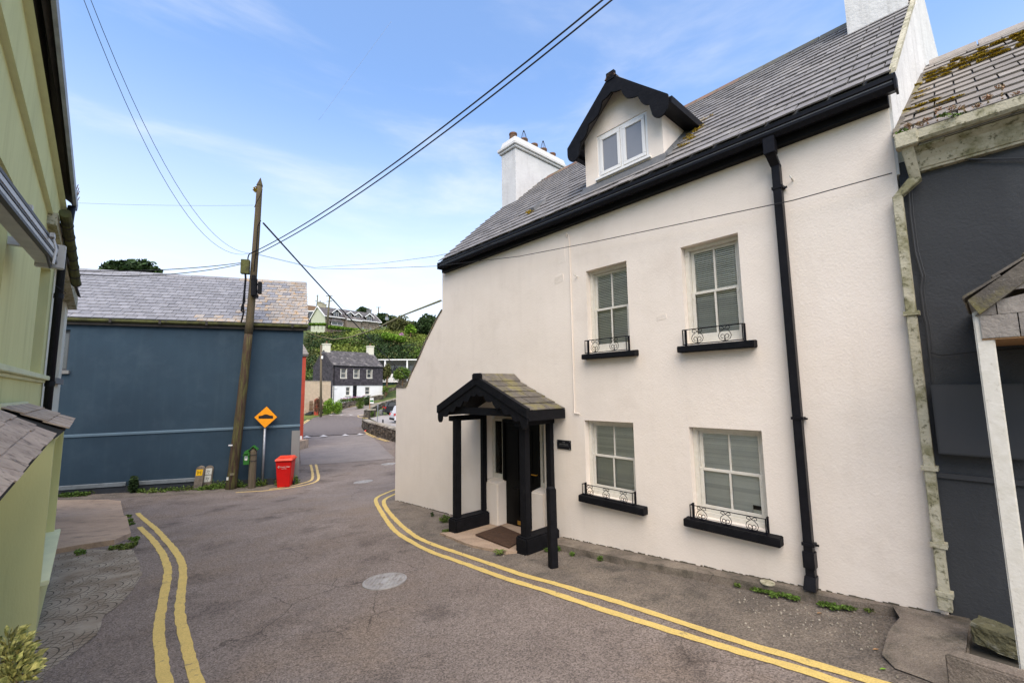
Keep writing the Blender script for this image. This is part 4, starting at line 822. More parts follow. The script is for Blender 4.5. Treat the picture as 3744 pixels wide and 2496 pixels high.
# verge boards in front of the slates
for sgn in (-1,1):
    MB(WF).hexa([(pax,PYF-.05,pz-.10),(pax+sgn*(phw+.03),PYF-.05,pe-.10),(pax+sgn*(phw+.03),PYF+.03,pe-.10),(pax,PYF+.03,pz-.10),(pax,PYF-.05,pz+.045),(pax+sgn*(phw+.03),PYF-.05,pe+.045),(pax+sgn*(phw+.03),PYF+.03,pe+.045),(pax,PYF+.03,pz+.045)]).build('verge_board', 'black_paint', PO)
MB(WF).box(pax-.12,pax+.12,PYF-.06,PYF+.02,pz-.02,pz+.10).build('ridge_end', 'black_paint', PO, bevel=.02)
barge(WF, pax, pz-.09, phw+.02, pe-.09, .15, PYF-.03, 5.5, par=PO, foot=.03, lobe=.075)
MB(WF).box(pax-1.0,pax+1.0,PYF+.04,PYF+.10,2.95,3.08).build('tie_beam', 'black_paint', PO)
gL = .70; gR = .78
for (a_, b_, yb_, yt_, z0_) in ((-7.20,-7.07,-.84,-.70,.72),(-5.33,-5.20,-.80,-.66,.80)):
    MB(WF).box(a_,b_,yb_+.03,yb_+.16,z0_+.24,2.85).build('post', 'black_paint', PO, bevel=.012)
    pw = .26
    MB(WF).hexa([(a_-.06,yb_-.03,z0_-.25),(a_-.06+pw,yb_-.03,z0_-.25),(a_-.06+pw,-.036,z0_-.2),(a_-.06,-.036,z0_-.2),(a_-.06,yb_-.03,z0_+.26),(a_-.06+pw,yb_-.03,z0_+.26),(a_-.06+pw,-.036,z0_+.26),(a_-.06,-.036,z0_+.26)]).build('plinth', 'black_paint', PO, bevel=.025)
MB(WF).box(-7.22,-7.12,-.11,-.002,.95,2.9).build('post', 'black_paint', PO, bevel=.01)
MB(WF).tube([(-7.17,-.06,.95),(-7.17,-.06,1.12)], .062, 10).build('post_shoe', 'black_paint', PO)
MB(WF).box(-5.36,-5.25,-.11,-.002,1.0,2.9).build('post', 'black_paint', PO, bevel=.01)
# porch floor, doormat
def wpoly(L, y=None): return [(lambda q: (q.x, q.y))(WF.pt(a_, b_, 0)) for a_, b_ in L]
patch('porch_slab', wpoly([(-7.2,.19),(-5.5,.19),(-5.15,-.55),(-5.45,-.98),(-6.3,-1.10),(-7.3,-1.02),(-7.0,-.6)]), .045, 'concrete', .3, thick=.2, rough=.01, kind='structure')
mp_ = [onz(*d5(x, y), gz(*onz(*d5(x, y), .78).xy)+.06) for x, y in ((795,600),(1015,525),(1240,620),(1085,715))]
mm = MB(); mm.hexa([tuple(p) for p in mp_]+[tuple(p+Vector((0,0,.018))) for p in mp_]); tag(mm.build('doormat', 'mat'), 'worn brown coir doormat lying in front of the black door', 'doormat')
# bollard
gb_ = gnd(*d5(1465,880))
bo = thing('bollard', gb_, 'square black timber bollard standing right of the porch', 'bollard')
fb = Fr(gb_-Vector((0,0,.05)), Vector((math.cos(.35),math.sin(.35),0)), Vector((-math.sin(.35),math.cos(.35),0)))
MB(fb).hexa([(-.058,-.058,0),(.058,-.058,0),(.058,.058,0),(-.058,.058,0),(-.063,-.058,1.15),(.053,-.058,1.15),(.053,.058,1.15),(-.063,.058,1.15)]).build('shaft', 'black_paint', bo, bevel=.01)
MB(fb).hexa([(-.060,-.055,1.15),(.050,-.055,1.15),(.050,.055,1.15),(-.060,.055,1.15),(-.035,-.03,1.17),(.025,-.03,1.17),(.025,.03,1.17),(-.035,.03,1.17)]).build('cap', 'black_paint', bo)
# raised concrete path under the wall
patch('footpath', G2([d5(1355,680), d5(1500,733), d5(1800,802), d5(2100,872), r7(0,563), r7(450,652), r7(850,738), r7(1290,803)])+wpoly([(-.62,.02),(-5.1,.02)]), .10, 'concrete_dark', .3, thick=.3, rough=.006, kind='structure')
ds = patch('door_slab', G2([r7(1285,800), r7(1340,900), r7(1240,1010), r7(1185,1140), r7(1300,1240), r7(1500,1310), r7(1720,1400)])+wpoly([(-.41,-1.45),(-.34,-.9),(-.34,.02),(-.625,.02)]), .10, 'concrete_dark', .14, rough=.005, kind='structure')
for v_ in ds.data.vertices:
    q_ = ds.location+v_.co; yy_ = -(q_-WF.o).dot(WF.ey); k_ = max(0, min(1, (yy_-.35)/.9)); v_.co.z -= .09*k_*k_*(3-2*k_)
MB(WF).hexa([(-.345,-.98,1.0),(-.33,-.98,1.0),(-.33,-.0,1.0),(-.345,-.0,1.0),(-.345,-.98,gz(*WF.pt(-.34,-.98,0).xy)+.005),(-.33,-.98,gz(*WF.pt(-.34,-.98,0).xy)+.005),(-.33,-.0,gz(*WF.pt(-.34,0,0).xy)+.095),(-.345,-.0,gz(*WF.pt(-.34,0,0).xy)+.095)]).build('slab_edge', 'concrete_dark', kind='structure')
mo_ = MB(); random.seed(8); u_ = -11.0
while u_ < -.55:
    w_ = random.uniform(.02,.09); q_ = WF.pt(u_,0,0); g_ = gz(q_.x,q_.y)+(.10 if u_ > -5.1 else .005); mo_.fr = WF
    if not (-7.3 < u_ < -5.45): mo_.hexa([(u_,-random.uniform(.008,.03),g_-.02),(u_+w_,-random.uniform(.008,.03),g_-.02),(u_+w_,.0,g_-.02),(u_,.0,g_-.02),(u_,-.007,g_+random.uniform(.004,.022)),(u_+w_,-.007,g_+random.uniform(.004,.022)),(u_+w_,.0,g_+.01),(u_,.0,g_+.01)])
    u_ += w_*random.choice((1,1,1,1.8))
mo_.build('base_crust', 'soil', WH, kind='stuff', recalc=False)
for (xa_,ya_,xb_,yb_,t_) in ((2035,905,2068,960,.012),(2028,1010,2062,1032,.02),(2400,1150,2440,1170,.008)):
    p_, q_ = WF.hit(xa_,ya_), WF.hit(xb_,yb_); MB(WF).hexa([(p_[0],-.002,q_[1]),(q_[0],-.002,q_[1]+.02),(q_[0],.01,q_[1]+.02),(p_[0],.01,q_[1]),(p_[0]+.01,-t_,p_[1]-.03),(q_[0]-.01,-t_*.6,p_[1]),(q_[0]-.01,.01,p_[1]),(p_[0]+.01,.01,p_[1]-.03)]).build('render_patch', 'white_render', WH, bevel=.004)
gq = gnd(*r7(240,520), .105); tag(MB(Fr(gq,(1,0,0),(0,1,0))).lathe([(.075,0),(.075,.012),(.01,.014)], n=20).build('stop_tap_cover', 'stone_cream'), 'small round pale tap cover set in the raised path', 'tap cover')
# ------------------------------------------------------------------ dark grey neighbour on the right
NH = thing('grey_house', WF.pt(1.2,0,1.3), 'dark grey rendered house with mossy slate roof at the right edge', 'house')
r4 = lambda x, y: (2700+x*.574, y*.574)
r5 = lambda x, y: (3100+x*.574, 600+y*.574)
r6 = lambda x, y: (3100+x*.699, 1400+y*.699)
MB(WF).box(-.455,3.4,.02,.3,.4,5.62).build('front_wall', 'grey_render', NH)
NP = math.atan2(2.07, 2.7)
def limn(v): 
    y = -.2+v*math.cos(NP); return (gu(y)+.0, 3.6)
slates(NH, WF, -.2, 5.78, NP, 2.7/math.cos(NP), limn, .305, .235, 'slate_old', 300)
MB(WF).hexa([(-.40,-.2,5.66),(3.6,-.2,5.66),(3.6,2.5,7.73),(-.24,2.5,7.73),(-.40,-.2,5.775),(3.6,-.2,5.775),(3.6,2.5,7.84),(-.24,2.5,7.84)]).hexa([(-.2,2.5,7.7),(3.6,2.5,7.7),(3.6,5.2,5.6),(-.1,5.2,5.6),(-.2,2.5,7.84),(3.6,2.5,7.84),(3.6,5.2,5.75),(-.1,5.2,5.75)]).build('roof', 'lead', NH)
u = -.20
while u < 3.5:
    MB(WF).prism([(2.36,7.78),(2.5,7.93),(2.64,7.78),(2.64,7.75),(2.36,7.75)], u, u+.455, 'x').build('ridge_tile', 'slate_old', NH); u += .47
# cast gutter and moulded cornice
MB(WF).prism([(.02,5.45),(-.035,5.455),(-.04,5.475),(-.05,5.48),(-.075,5.55),(-.11,5.61),(-.16,5.645),(-.165,5.66),(.02,5.66)], -.38, 3.6, 'x').build('cornice', 'stone_cream', NH)
MB(WF).prism([(-.17,5.665),(-.235,5.675),(-.26,5.70),(-.26,5.78),(-.245,5.78),(-.24,5.71),(-.17,5.70)], -.43, 3.6, 'x').build('gutter', 'stone_cream', NH)
MB(WF).box(-.435,-.27,-.275,-.165,5.655,5.80).build('gutter_outlet', 'stone_cream', NH, bevel=.008)
pp = MB(WF).hexa([(-.37,-.10,5.36),(-.29,-.10,5.36),(-.29,-.02,5.36),(-.37,-.02,5.36),(-.40,-.23,5.66),(-.31,-.23,5.66),(-.31,-.16,5.66),(-.40,-.16,5.66)]) 
pp.hexa([(-.515,-.11,5.24),(-.435,-.11,5.24),(-.435,-.02,5.24),(-.515,-.02,5.24),(-.375,-.11,5.40),(-.285,-.11,5.36),(-.285,-.02,5.36),(-.375,-.02,5.40)])
pp.box(-.513,-.437,-.11,-.022,2.58,5.25).box(-.513,-.437,-.11,-.022,1.50,2.58).box(-.525,-.430,-.122,-.02,1.38,1.50)
ppo = pp.build('downpipe', 'stone_cream', NH, bevel=.006)
for z in (4.05, 2.60, 1.92, 1.50): MB(WF).box(-.53,-.415,-.125,-.015,z,z+.04).build('pipe_clip', 'stone_cream', ppo)
# cables clipped to the wall
cb = [(3.4,-.01,5.42),(.9,-.01,5.36),(.4,-.012,5.30)]
for x, y in ((1215,1020),(1105,1060),(1080,1150)): q = WF.hit(*r4(x,y)); cb.append((q[0], -.012, q[1]))
for x, y in ((400,330),(430,560),(455,650),(475,720),(465,800),(485,960),(500,1020),(520,1190),(540,1390)): q = WF.hit(*r5(x,y)); cb.append((q[0], -.012, q[1]))
MB(WF).tube(cb, .0075, 6).build('wall_cable', 'grey_box', NH); MB(WF).tube([(p[0]+.022,p[1],p[2]) for p in cb[4:-1]], .004, 5).build('wall_cable', 'grey_box', NH)
q0, q1, q2 = [WF.hit(*r5(*p)) for p in ((525,1200),(600,1218),(820,1195))]
MB(WF).tube([(q0[0],-.01,q0[1]),(q1[0],-.01,q1[1]),(q2[0],-.01,q2[1]),(.3,-.01,q2[1]+.01)], .005, 5).build('wall_cable', 'cable', NH)
MB(WF).box(-.398,.16,-.145,.015,2.76,3.385).build('meter_box', 'grey_box', NH, bevel=.006)
MB(WF).box(-.385,.15,-.150,-.146,2.775,3.37).build('meter_box_door', 'grey_box', NH, bevel=.001)
MB(WF).box(-.44,1.5,-.012,.03,2.53,2.575).build('string_course', 'grey_box', NH)
Mo = Leaves()
for u_, v_, a_ in ((.05,2.6,.30),(.35,2.75,.35),(.75,2.9,.4),(.1,2.3,.35),(.45,2.45,.4),(.9,2.55,.4),(-.1,2.1,.25),(.3,2.0,.3),(.65,2.05,.35),(-.3,.95,.22),(-.1,.8,.2),(.9,.95,.16),(1.2,2.7,.4),(-.28,1.7,.08),(-.3,1.4,.06)):
    rw = round(v_/.235)*.235+.02; y = -.2+rw*math.cos(NP); z = 5.78+rw*math.sin(NP)+.02
    [Mo.add(WF.pt(u_+random.uniform(-a_,a_)*.85, y+random.uniform(-.02,.02), z), (a_*.2+.02, .04, .016), int(1500*a_), .020, .0) for _ in range(11)]
Mo.build('moss_cushions', 'moss', NH, kind='stuff')
Sd = Leaves()
for k in range(13):
    u_ = -.33+k*.075+random.uniform(-.02,.02); h = random.uniform(.04,.15)*(1 if k < 9 else .4)
    for q in range(3): Sd.add(WF.pt(u_+random.uniform(-.02,.02), -.20, 5.80+h*(q+.5)/3), (.008,.008,h/6), 12, .018, 0)
    Sd.add(WF.pt(u_, -.20, 5.80+h), (.045,.03,.02), 70, .016, 0)
Sd.build('stonecrop_plants', 'sedum', NH, kind='stuff')
Leaves().add(WF.pt(.05,-.19,5.80), (.3,.03,.02), 260, .025, 0).add(WF.pt(-.35,-.15,5.84), (.1,.06,.04), 160, .03, 0).build('stonecrop_plants', 'leaf_mid', NH, kind='stuff')
for k in range(9):   # debris along the abutment with the gable
    v = .1+k*.3; y = -.2+v*math.cos(NP); z = 5.78+v*math.sin(NP)
    MB(WF).hexa([(gu(y)-.0,y,z),(gu(y)+.07+.02*(k%3),y,z),(gu(y)+.05,y+.22,z+.17),(gu(y),y+.22,z+.17),(gu(y),y,z+.05),(gu(y)+.05,y,z+.045),(gu(y)+.05,y+.22,z+.22),(gu(y),y+.22,z+.22)]).build('mortar_fillet', 'slate_mossy', NH)
# ------------------------------------------------------------------ slate canopy on a cream post, right edge
CY = -1.12
CA = thing('door_canopy', WF.pt(.5,-.6,2.6), 'slate hung gabled door canopy on a cream timber post at the right edge', 'canopy')
k4 = lambda x, y: (3500+x/2.414, 850+y/2.414)
tp = WF.hit(*k4(110,700), CY); bt = WF.hit(3725, 2436, CY); rt = WF.hit(*k4(410,1500), CY); lt = WF.hit(*k4(235,1500), CY)
pz0 = onz(3722, 2432, bt[1])
MB(WF).hexa([(lt[0],CY,bt[1]-.06),(rt[0],CY,bt[1]-.06),(rt[0],CY+.115,bt[1]-.06),(lt[0],CY+.115,bt[1]-.06),(lt[0],CY,tp[1]),(rt[0],CY,tp[1]),(rt[0],CY+.115,tp[1]),(lt[0],CY+.115,tp[1])]).build('post', 'cream_wood', CA, bevel=.008)
g0 = WF.hit(*k4(190,735), CY-.012); g1 = WF.hit(*k4(210,935), CY-.012); tipl = WF.hit(*k4(92,600), CY-.03); rr_ = WF.hit(*k4(589,245), CY-.03); rb_ = WF.hit(*k4(190,700), CY-.03); rb2 = WF.hit(*k4(589,430), CY-.03)
sl_ = (rr_[1]-tipl[1])/(rr_[0]-tipl[0]); apu = tipl[0]+.95; apz = tipl[1]+sl_*.95
def row(z0, z1, us, lab=None):
    for a_, b_ in zip(us[:-1], us[1:]):
        zt = lambda u_: min(z1, tipl[1]-.13+sl_*(u_-tipl[0])) if u_ < apu else min(z1, tipl[1]-.13+sl_*(2*apu-u_-tipl[0]))
        if zt(a_) <= z0+.01 and zt(b_) <= z0+.01: continue
        MB(WF).prism([(a_+.003,z0),(b_-.003,z0),(b_-.003,max(zt(b_),z0+.005)),(a_+.003,max(zt(a_),z0+.005))], CY-.012, CY+.006).build('hung_slate', 'slate_old', CA)
h_ = WF.hit(*k4(350,620), CY)[1]; row(g1[1], WF.hit(*k4(300,730), CY)[1], [g0[0], WF.hit(*k4(545,800), CY)[0], g0[0]+.5, g0[0]+.75, g0[0]+1.0, g0[0]+1.25, g0[0]+1.5])
hz1 = WF.hit(*k4(300,730), CY)[1]; dh = hz1-g1[1]
row(hz1+.003, hz1+dh, [g0[0]-.02, WF.hit(*k4(352,700), CY)[0], g0[0]+.38, g0[0]+.63, g0[0]+.88, g0[0]+1.13, g0[0]+1.4]); row(hz1+dh+.003, hz1+2*dh, [g0[0]+.1, g0[0]+.28, g0[0]+.5, g0[0]+.75, g0[0]+1.0, g0[0]+1.3]); row(hz1+2*dh+.003, hz1+3*dh, [g0[0]+.3, g0[0]+.6, g0[0]+.85, g0[0]+1.1, g0[0]+1.3])
for sgn in (1,-1):
    def U(u_): return u_ if sgn == 1 else 2*apu-u_
    MB(WF).hexa([(U(tipl[0]+.05),CY-.05,tipl[1]-.11),(apu,CY-.05,apz-.11),(apu,.02,apz-.11),(U(tipl[0]+.05),.02,tipl[1]-.11),(U(tipl[0]),CY-.05,tipl[1]),(apu,CY-.05,apz),(apu,.02,apz),(U(tipl[0]),.02,tipl[1])]).build('roof_slope', 'slate_mossy', CA)
    f = Fr(WF.pt(U(tipl[0]),0,0), WF.ey, WF.ex*sgn)
    slates(CA, f, 0, tipl[1]+.003, math.atan(sl_), .95/math.cos(math.atan(sl_)), lambda v: (CY-.06, .0), .28, .2, 'slate_mossy', 200)
MB(WF).box(g0[0]+.02,g0[0]+1.5,CY+.02,0,g1[1]+.0,g1[1]+.02).build('ceiling_board', 'timber_light', CA)
MB(WF).box(g0[0]+.0,g0[0]+1.5,CY-.005,CY+.10,g1[1]-.012,g1[1]-.001).build('edge_board', 'timber_light', CA)
# low step block, sunken bed, rock
e = lambda x, y, z: onz(*r7(x, y), z)
zt_ = 1.53
blk = [e(1690,1090,zt_), e(1800,1062,zt_), e(2352,1235,zt_), e(2600,1300,zt_), e(2600,1420,zt_), e(2352,1345,zt_)]
blk = [e(1690,1095,zt_), e(1800,1062,zt_), e(2700,1330,zt_), e(2700,1420,zt_)]
m = MB(); m.prism([(p.x,p.y) for p in blk], zt_-.42, zt_, 'z'); tag(m.build('low_wall', 'concrete_dark', bevel=.012), 'low concrete step wall under the cream post at the right corner', 'low wall')
Leaves().add(e(2230,1300,zt_-.17)+Vector((.0,-.02,0)), (.07,.05,.07), 700, .016, .2).build('moss_patch', 'leaf_mid', kind='stuff')
patch('planting_bed', wpoly([(-.36,.0),(2.5,.0),(2.5,-.95),(-.36,-.95)]), .03, 'soil', .4, kind='structure')
rk0 = onz(*r7(2100,1085), 1.33)
bm = bmesh.new(); bmesh.ops.create_icosphere(bm, subdivisions=4, radius=1)
from mathutils import noise as mn
for v in bm.verts:
    p = v.co.copy(); d = p.normalized(); q = Vector((max(-.8,min(.8,d.x*1.25)), max(-.75,min(.75,d.y*1.25)), max(-.66,min(.62,d.z*1.3))))
    v.co = q*(1+.22*mn.noise(d*1.7+Vector((3,1,2)))+.06*mn.noise(d*6))
me = bpy.data.meshes.new('rock'); bm.to_mesh(me); bm.free(); me.materials.append(M['rock']); ro = bpy.data.objects.new('rock', me); col.objects.link(ro)
ro.matrix_basis = Matrix.Translation(WF.pt(-.155,-.44,1.405)) @ Matrix.Rotation(-1.0, 4, 'Z') @ Matrix.Rotation(.12, 4, 'Y') @ Matrix.Diagonal((.165,.14,.115,1)); tag(ro, 'mossy grey boulder lying against the dark wall at the right', 'rock')

# ------------------------------------------------------------------ blue building
BH = thing('blue_building', BF.pt(-5.5,0,.1), 'long dark blue rendered building with pale slate roof and lichen at its right end', 'building')
bz0, bz1 = 6.05, 8.35; BPT = math.atan2(bz1-bz0, 3.15)
bwin = (-9.9,-8.58, 2.55, 5.0)
k6 = lambda x, y: (200+x/7.13, 1180+y/7.13)
q = BF.hit(*k6(405,180)); q2_ = BF.hit(*k6(310,1235)); bwin = (-10.3, (q[0]+q2_[0])/2, q2_[1], q[1])
mb = MB(BF); wallholes(mb, -14.5, -2.23, -.3, 5.87, [bwin], 0, .16)
mb.face([(-2.23,0,-.3),(-2.23,0,5.87),(-3.4,6.5,5.87),(-3.4,6.5,-.3)]).face([(-2.23,0,5.87),(-3.4,6.5,5.87),(-2.82,3.2,8.2)]).face([(-14.5,0,-.3),(-14.5,0,5.87),(-14.5,6.5,5.87),(-14.5,6.5,-.3)]).face([(-14.5,6.5,-.3),(-3.4,6.5,-.3),(-3.4,6.5,5.87),(-14.5,6.5,5.87)])
mb.build('wall', 'blue_render', BH)
wf_ = MB(BF).box(bwin[0],bwin[1],.10,.15,bwin[2],bwin[2]+.06).box(bwin[1]-.07,bwin[1],.10,.15,bwin[2]+.06,bwin[3]).box(bwin[0],bwin[1]-.07,.10,.15,bwin[3]-.1,bwin[3]).build('window', 'grey_box', BH)
MB(BF).box(bwin[0],bwin[1]-.07,.125,.13,bwin[2]+.06,bwin[3]-.1).build('pane', 'glass_dark', wf_)
MB(BF).box(bwin[0],bwin[1]+.10,-.08,.02,bwin[2]-.12,bwin[2]-.005).build('window_sill', 'far_grey', BH)
zb0, zb1 = BF.hit(230,1590)[1], BF.hit(1095,1552)[1]
MB(BF).hexa([(-14.5,-.025,zb0-.14),(-2.225,-.025,zb1-.07),(-2.225,.01,zb1-.07),(-14.5,.01,zb0-.14),(-14.5,-.03,zb0-.06),(-2.225,-.03,zb1),(-2.225,.01,zb1+.02),(-14.5,.01,zb0-.04)]).build('string_course', 'band_blue', BH)
MB(BF).hexa([(-14.5,-.03,-.4),(-2.22,-.03,-.4),(-2.22,.02,-.4),(-14.5,.02,-.4),(-14.5,-.03,.50),(-2.22,-.03,.20),(-2.22,.02,.20),(-14.5,.02,.50)]).build('plinth', 'plinth_dark', BH)
pl0, pl1 = BF.hit(212,1785)[1], BF.hit(700,1755)[1]
for a_, b_ in ((-14.5,-7.55),(-7.25,-5.55)):
    za = pl0+(pl1-pl0)*(a_+9)/(3.4) if a_ > -9 else pl0; zb_ = pl0+(pl1-pl0)*(b_+9)/3.4
    MB(BF).hexa([(a_,-.06,za-.04),(b_,-.06,zb_-.04),(b_,.01,zb_-.04),(a_,.01,za-.04),(a_,-.05,za+.07),(b_,-.05,zb_+.07),(b_,.01,zb_+.09),(a_,.01,za+.09)]).build('plinth_cap', 'plinth_cap', BH)
MB(BF).box(-2.50,-2.215,-.035,.02,.22,1.95).build('corner_guard', 'far_grey', BH)
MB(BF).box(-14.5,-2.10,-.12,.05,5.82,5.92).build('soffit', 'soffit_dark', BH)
MB(BF).prism([(-.10,5.92),(-.18,5.92),(-.23,5.96),(-.23,6.03),(-.10,6.03)], -14.5, -2.06, 'x').build('gutter', 'gutter_moss', BH)
for k in range(9): MB(BF).box(-14.0+k*1.42,-13.93+k*1.42,-.24,-.10,5.905,6.035).build('gutter_joint', 'soffit_dark', BH)
def limb(v): return (-14.5, -2.04-.155*v*math.cos(BPT))
def bmat(u, v):
    d = (u+2.0)/3.0; s_ = mn.noise(Vector((u*.6, v*.5, 0)))*.5
    h_ = abs(math.sin(u*127.1+v*311.7)*43758.5)%1; p_ = (u+5.9-v*.25)/2.6+s_; return 'slate_lichen' if h_ < p_ else 'slate_pale'
slates(BH, BF, -.15, bz0, BPT, 3.3/math.cos(BPT), limb, .305, .262, 'slate_pale', 300, matfn=bmat)
MB(BF).hexa([(-14.5,-.15,bz0-.1),(-2.1,-.15,bz0-.1),(-2.62,3.15,bz0+3.3*math.tan(BPT)-.1),(-14.5,3.15,bz0+3.3*math.tan(BPT)-.1),(-14.5,-.15,bz0-.01),(-2.1,-.15,bz0-.01),(-2.62,3.15,bz0+3.3*math.tan(BPT)-.01),(-14.5,3.15,bz0+3.3*math.tan(BPT)-.01)]).hexa([(-14.5,3.15,bz0+3.3*math.tan(BPT)-.2),(-2.62,3.15,8.1),(-3.4,6.7,5.8),(-14.5,6.7,5.8),(-14.5,3.15,8.3),(-2.62,3.15,8.3),(-3.4,6.7,5.9),(-14.5,6.7,5.9)]).build('roof', 'lead', BH)
u = -2.56; zr = bz0+3.3*math.tan(BPT)
while u > -14: MB(BF).prism([(3.0,zr-.05),(3.15,zr+.08),(3.3,zr-.05),(3.3,zr-.09),(3.0,zr-.09)], u-.44, u, 'x').build('ridge_tile', 'slate_pale' if u < -5 else 'slate_lichen', BH); u -= .452

# ------------------------------------------------------------------ red house seen behind the blue corner
RH = thing('red_house', BF.pt(-2.0,8,.2), 'narrow slice of red rendered house with slate verge behind the blue building', 'house')
rx = at(1105,1510,27); k8 = lambda x, y: (1080+x*.3699, 1060+y*.3699)
tl, tr = at(1085,1290,27), at(*k8(125,655),27); bl_, br_ = at(1085,1512,27), at(*k8(100,1215),27)
rf_ = Fr((tr.x-6, 27, 0), (1,0,0), (-.52,.854,0)); dxr = 6
MB(rf_).box(0,dxr-.12,0,6,-.3,tr.z).build('wall', 'red_render', RH)
MB(rf_).hexa([(0,-.1,tr.z),(dxr,-.1,tr.z),(dxr,6,tr.z),(0,6,tr.z),(0,-.1,tr.z+.1),(dxr,-.1,tr.z+.1),(dxr-.45,3,at(*k8(95,455),30).z),(0,3,at(*k8(95,455),30).z)]).build('roof', 'slate_far', RH)
for k in range(8):
    t0, t1 = k/8, (k+1)/8; zt = at(*k8(95,455),30).z; z = lambda t: tr.z+.1+(zt-tr.z-.1)*t
    MB(rf_).hexa([(dxr-.5-.45*t0,-.12+3.1*t0,z(t0)),(dxr+.02-.45*t0,-.12+3.1*t0,z(t0)),(dxr+.02-.45*t1,-.12+3.1*t1,z(t1)),(dxr-.5-.45*t1,-.12+3.1*t1,z(t1)),(dxr-.5-.45*t0,-.12+3.1*t0,z(t0)+.07),(dxr+.02-.45*t0,-.12+3.1*t0,z(t0)+.07),(dxr+.02-.45*t1,-.12+3.1*t1,z(t1)+.04),(dxr-.5-.45*t1,-.12+3.1*t1,z(t1)+.04)]).build('slate', 'slate_old', RH)
MB(rf_).box(dxr-.6,dxr-.2,2.6,3.2,zt-.2,zt+.35).build('chimney', 'red_render', RH)
MB(rf_).box(dxr-.45,dxr-.18,-.03,0,.25,.75).build('notice', 'far_white', RH)
pc = gnd(*c5(165,290)); MB(OF).box(br_.x-.9,br_.x+.25,24.5,27,.0,.55).build('low_wall', 'concrete', RH)

# ------------------------------------------------------------------ leaning telegraph pole
pb = BF.pt(*([BF.hit(842,1795,-.35)[0]]), -.35, 0); pb.z = gz(pb.x, pb.y)-.1
TP = thing('telegraph_pole', pb, 'tall leaning weathered wooden telegraph pole in front of the blue wall', 'telegraph pole')
def polept(px, py, dy=0.0): u_, z_ = BF.hit(px, py, -.35-dy); return BF.pt(u_, -.35-dy, z_)
c9 = lambda x, y: (800+x/2.8, 640+y/2.8)
base_, top_ = polept(842,1795), polept(*c9(418,110)); base_.z -= .15
ax_p = (top_-base_)
def pp_(t): return base_+ax_p*t+Vector((0,0,0))+B*(.10*math.sin(math.pi*t))
r0, r1 = .175, .10
nseg = 26; split = 13
MB().tube([tuple(pp_(t/nseg)) for t in range(0,split+1)], [r0+(r1-r0)*t/nseg+.006*math.sin(t*2.3) for t in range(0,split+1)], 18).build('shaft', 'pole_wood', TP, smooth=True)
MB().tube([tuple(pp_(t/nseg)) for t in range(split,nseg+1)], [r0+(r1-r0)*t/nseg for t in range(split,nseg+1)], 18).build('upper_shaft', 'pole_green', TP, smooth=True)
MB().tube([tuple(pp_(1.0)), tuple(pp_(1.0)+Vector((.02,0,.32)))], [.115,.01], 16).build('pointed_cap', 'pole_wood', TP)
Leaves().add(pp_(.985)-B*.1, (.12,.12,.12), 220, .06, .2).build('moss', 'moss', TP, kind='stuff')
jb = polept(*c9(278,940), .18); fj = Fr(jb, B, Q)
MB(fj).box(-.16,.12,-.09,.10,-.27,.27).build('junction_box', 'gutter_moss', TP, bevel=.01)
jc = polept(*c9(372,1140), .2); fj = Fr(jc, B, Q)
MB(fj).tube([(-.02,0,-.36),(-.04,0,.30)], .11, 10).box(-.12,.02,-.1,.1,.25,.42).box(.10,.22,-.08,.08,-.28,.18).box(.02,.12,-.04,.04,.05,.12).box(.02,.12,-.04,.04,-.20,-.14).box(-.02,.12,-.06,.06,-.44,-.30).build('cable_splice_case', 'black_paint', TP, bevel=.012)
def cab(pts, r, nm='cable_run', mat='black_paint', par=TP): return MB().tube([tuple(p) for p in resample(pts, .3)], r, 6).build(nm, mat, par)
PPx = lambda L, d=.22: [polept(*c9(x,y), d) for x, y in L]
cab(PPx([(430,465),(400,520),(392,640),(385,760),(368,880),(360,990)]), .018)
cab(PPx([(296,880),(300,840),(310,810),(350,790),(395,765)]), .022)
cab(PPx([(270,980),(275,1060),(262,1200),(262,1290),(240,1340),(232,1390),(248,1400)]), .035)
cab(PPx([(265,1150),(250,1300),(255,1400),(240,1470),(228,1505)]), .028)
cab(PPx([(340,1200),(345,1240),(365,1245),(380,1225),(375,1200)]), .01)
cab(PPx([(445,150),(420,220),(380,290),(365,330)]), .012)
tg = polept(843,1632-5, .25); MB(Fr(tg,B,Q)).box(-.06,.06,-.02,.0,-.02,.02).build('tag_plate', 'far_white', TP)
tg = polept(848,1733, .25); MB(Fr(tg,B,Q)).box(-.06,.07,-.02,.0,-.035,.04).build('tag_plate', 'slate_mossy', TP)
tg = polept(832,1749, .25); MB(Fr(tg,B,Q)).box(-.03,.03,-.02,.0,-.05,.05).build('tag_plate', 'sign_white', TP)

# ------------------------------------------------------------------ speed ramp sign
sb = gnd(958,1776); sb_u = (sb-BF.o).dot(BF.ex); sb_y = (sb-BF.o).dot(BF.ey)
SG = thing('road_sign', sb, 'orange diamond road sign with black hump symbol on a grey post', 'road sign')
st = BF.hit(969,1560,sb_y)
MB(BF).tube([(sb_u,sb_y,sb.z-.1),(st[0],sb_y,st[1]+.05)], .042, 12).build('post', 'steel', SG, smooth=True)
cs = [BF.hit(*b4(*p), sb_y-.05) for p in ((1315,130),(1472,290),(1288,453),(1128,293))]
cx_ = sum(p[0] for p in cs)/4; cz_ = sum(p[1] for p in cs)/4
def inset(k): return [(cx_+(p[0]-cx_)*k, cz_+(p[1]-cz_)*k) for p in cs]
bp = MB(BF).prism(cs, sb_y-.055, sb_y-.045).build('sign_backing', 'ink', SG)
MB(BF).prism(inset(.95), sb_y-.058, sb_y-.0555).build('sign_face', 'sign_orange', bp)
hs = [BF.hit(*b4(*p), sb_y-.06) for p in ((1197,275),(1250,268),(1272,256),(1300,250),(1330,254),(1355,266),(1405,272),(1405,312),(1197,312))]
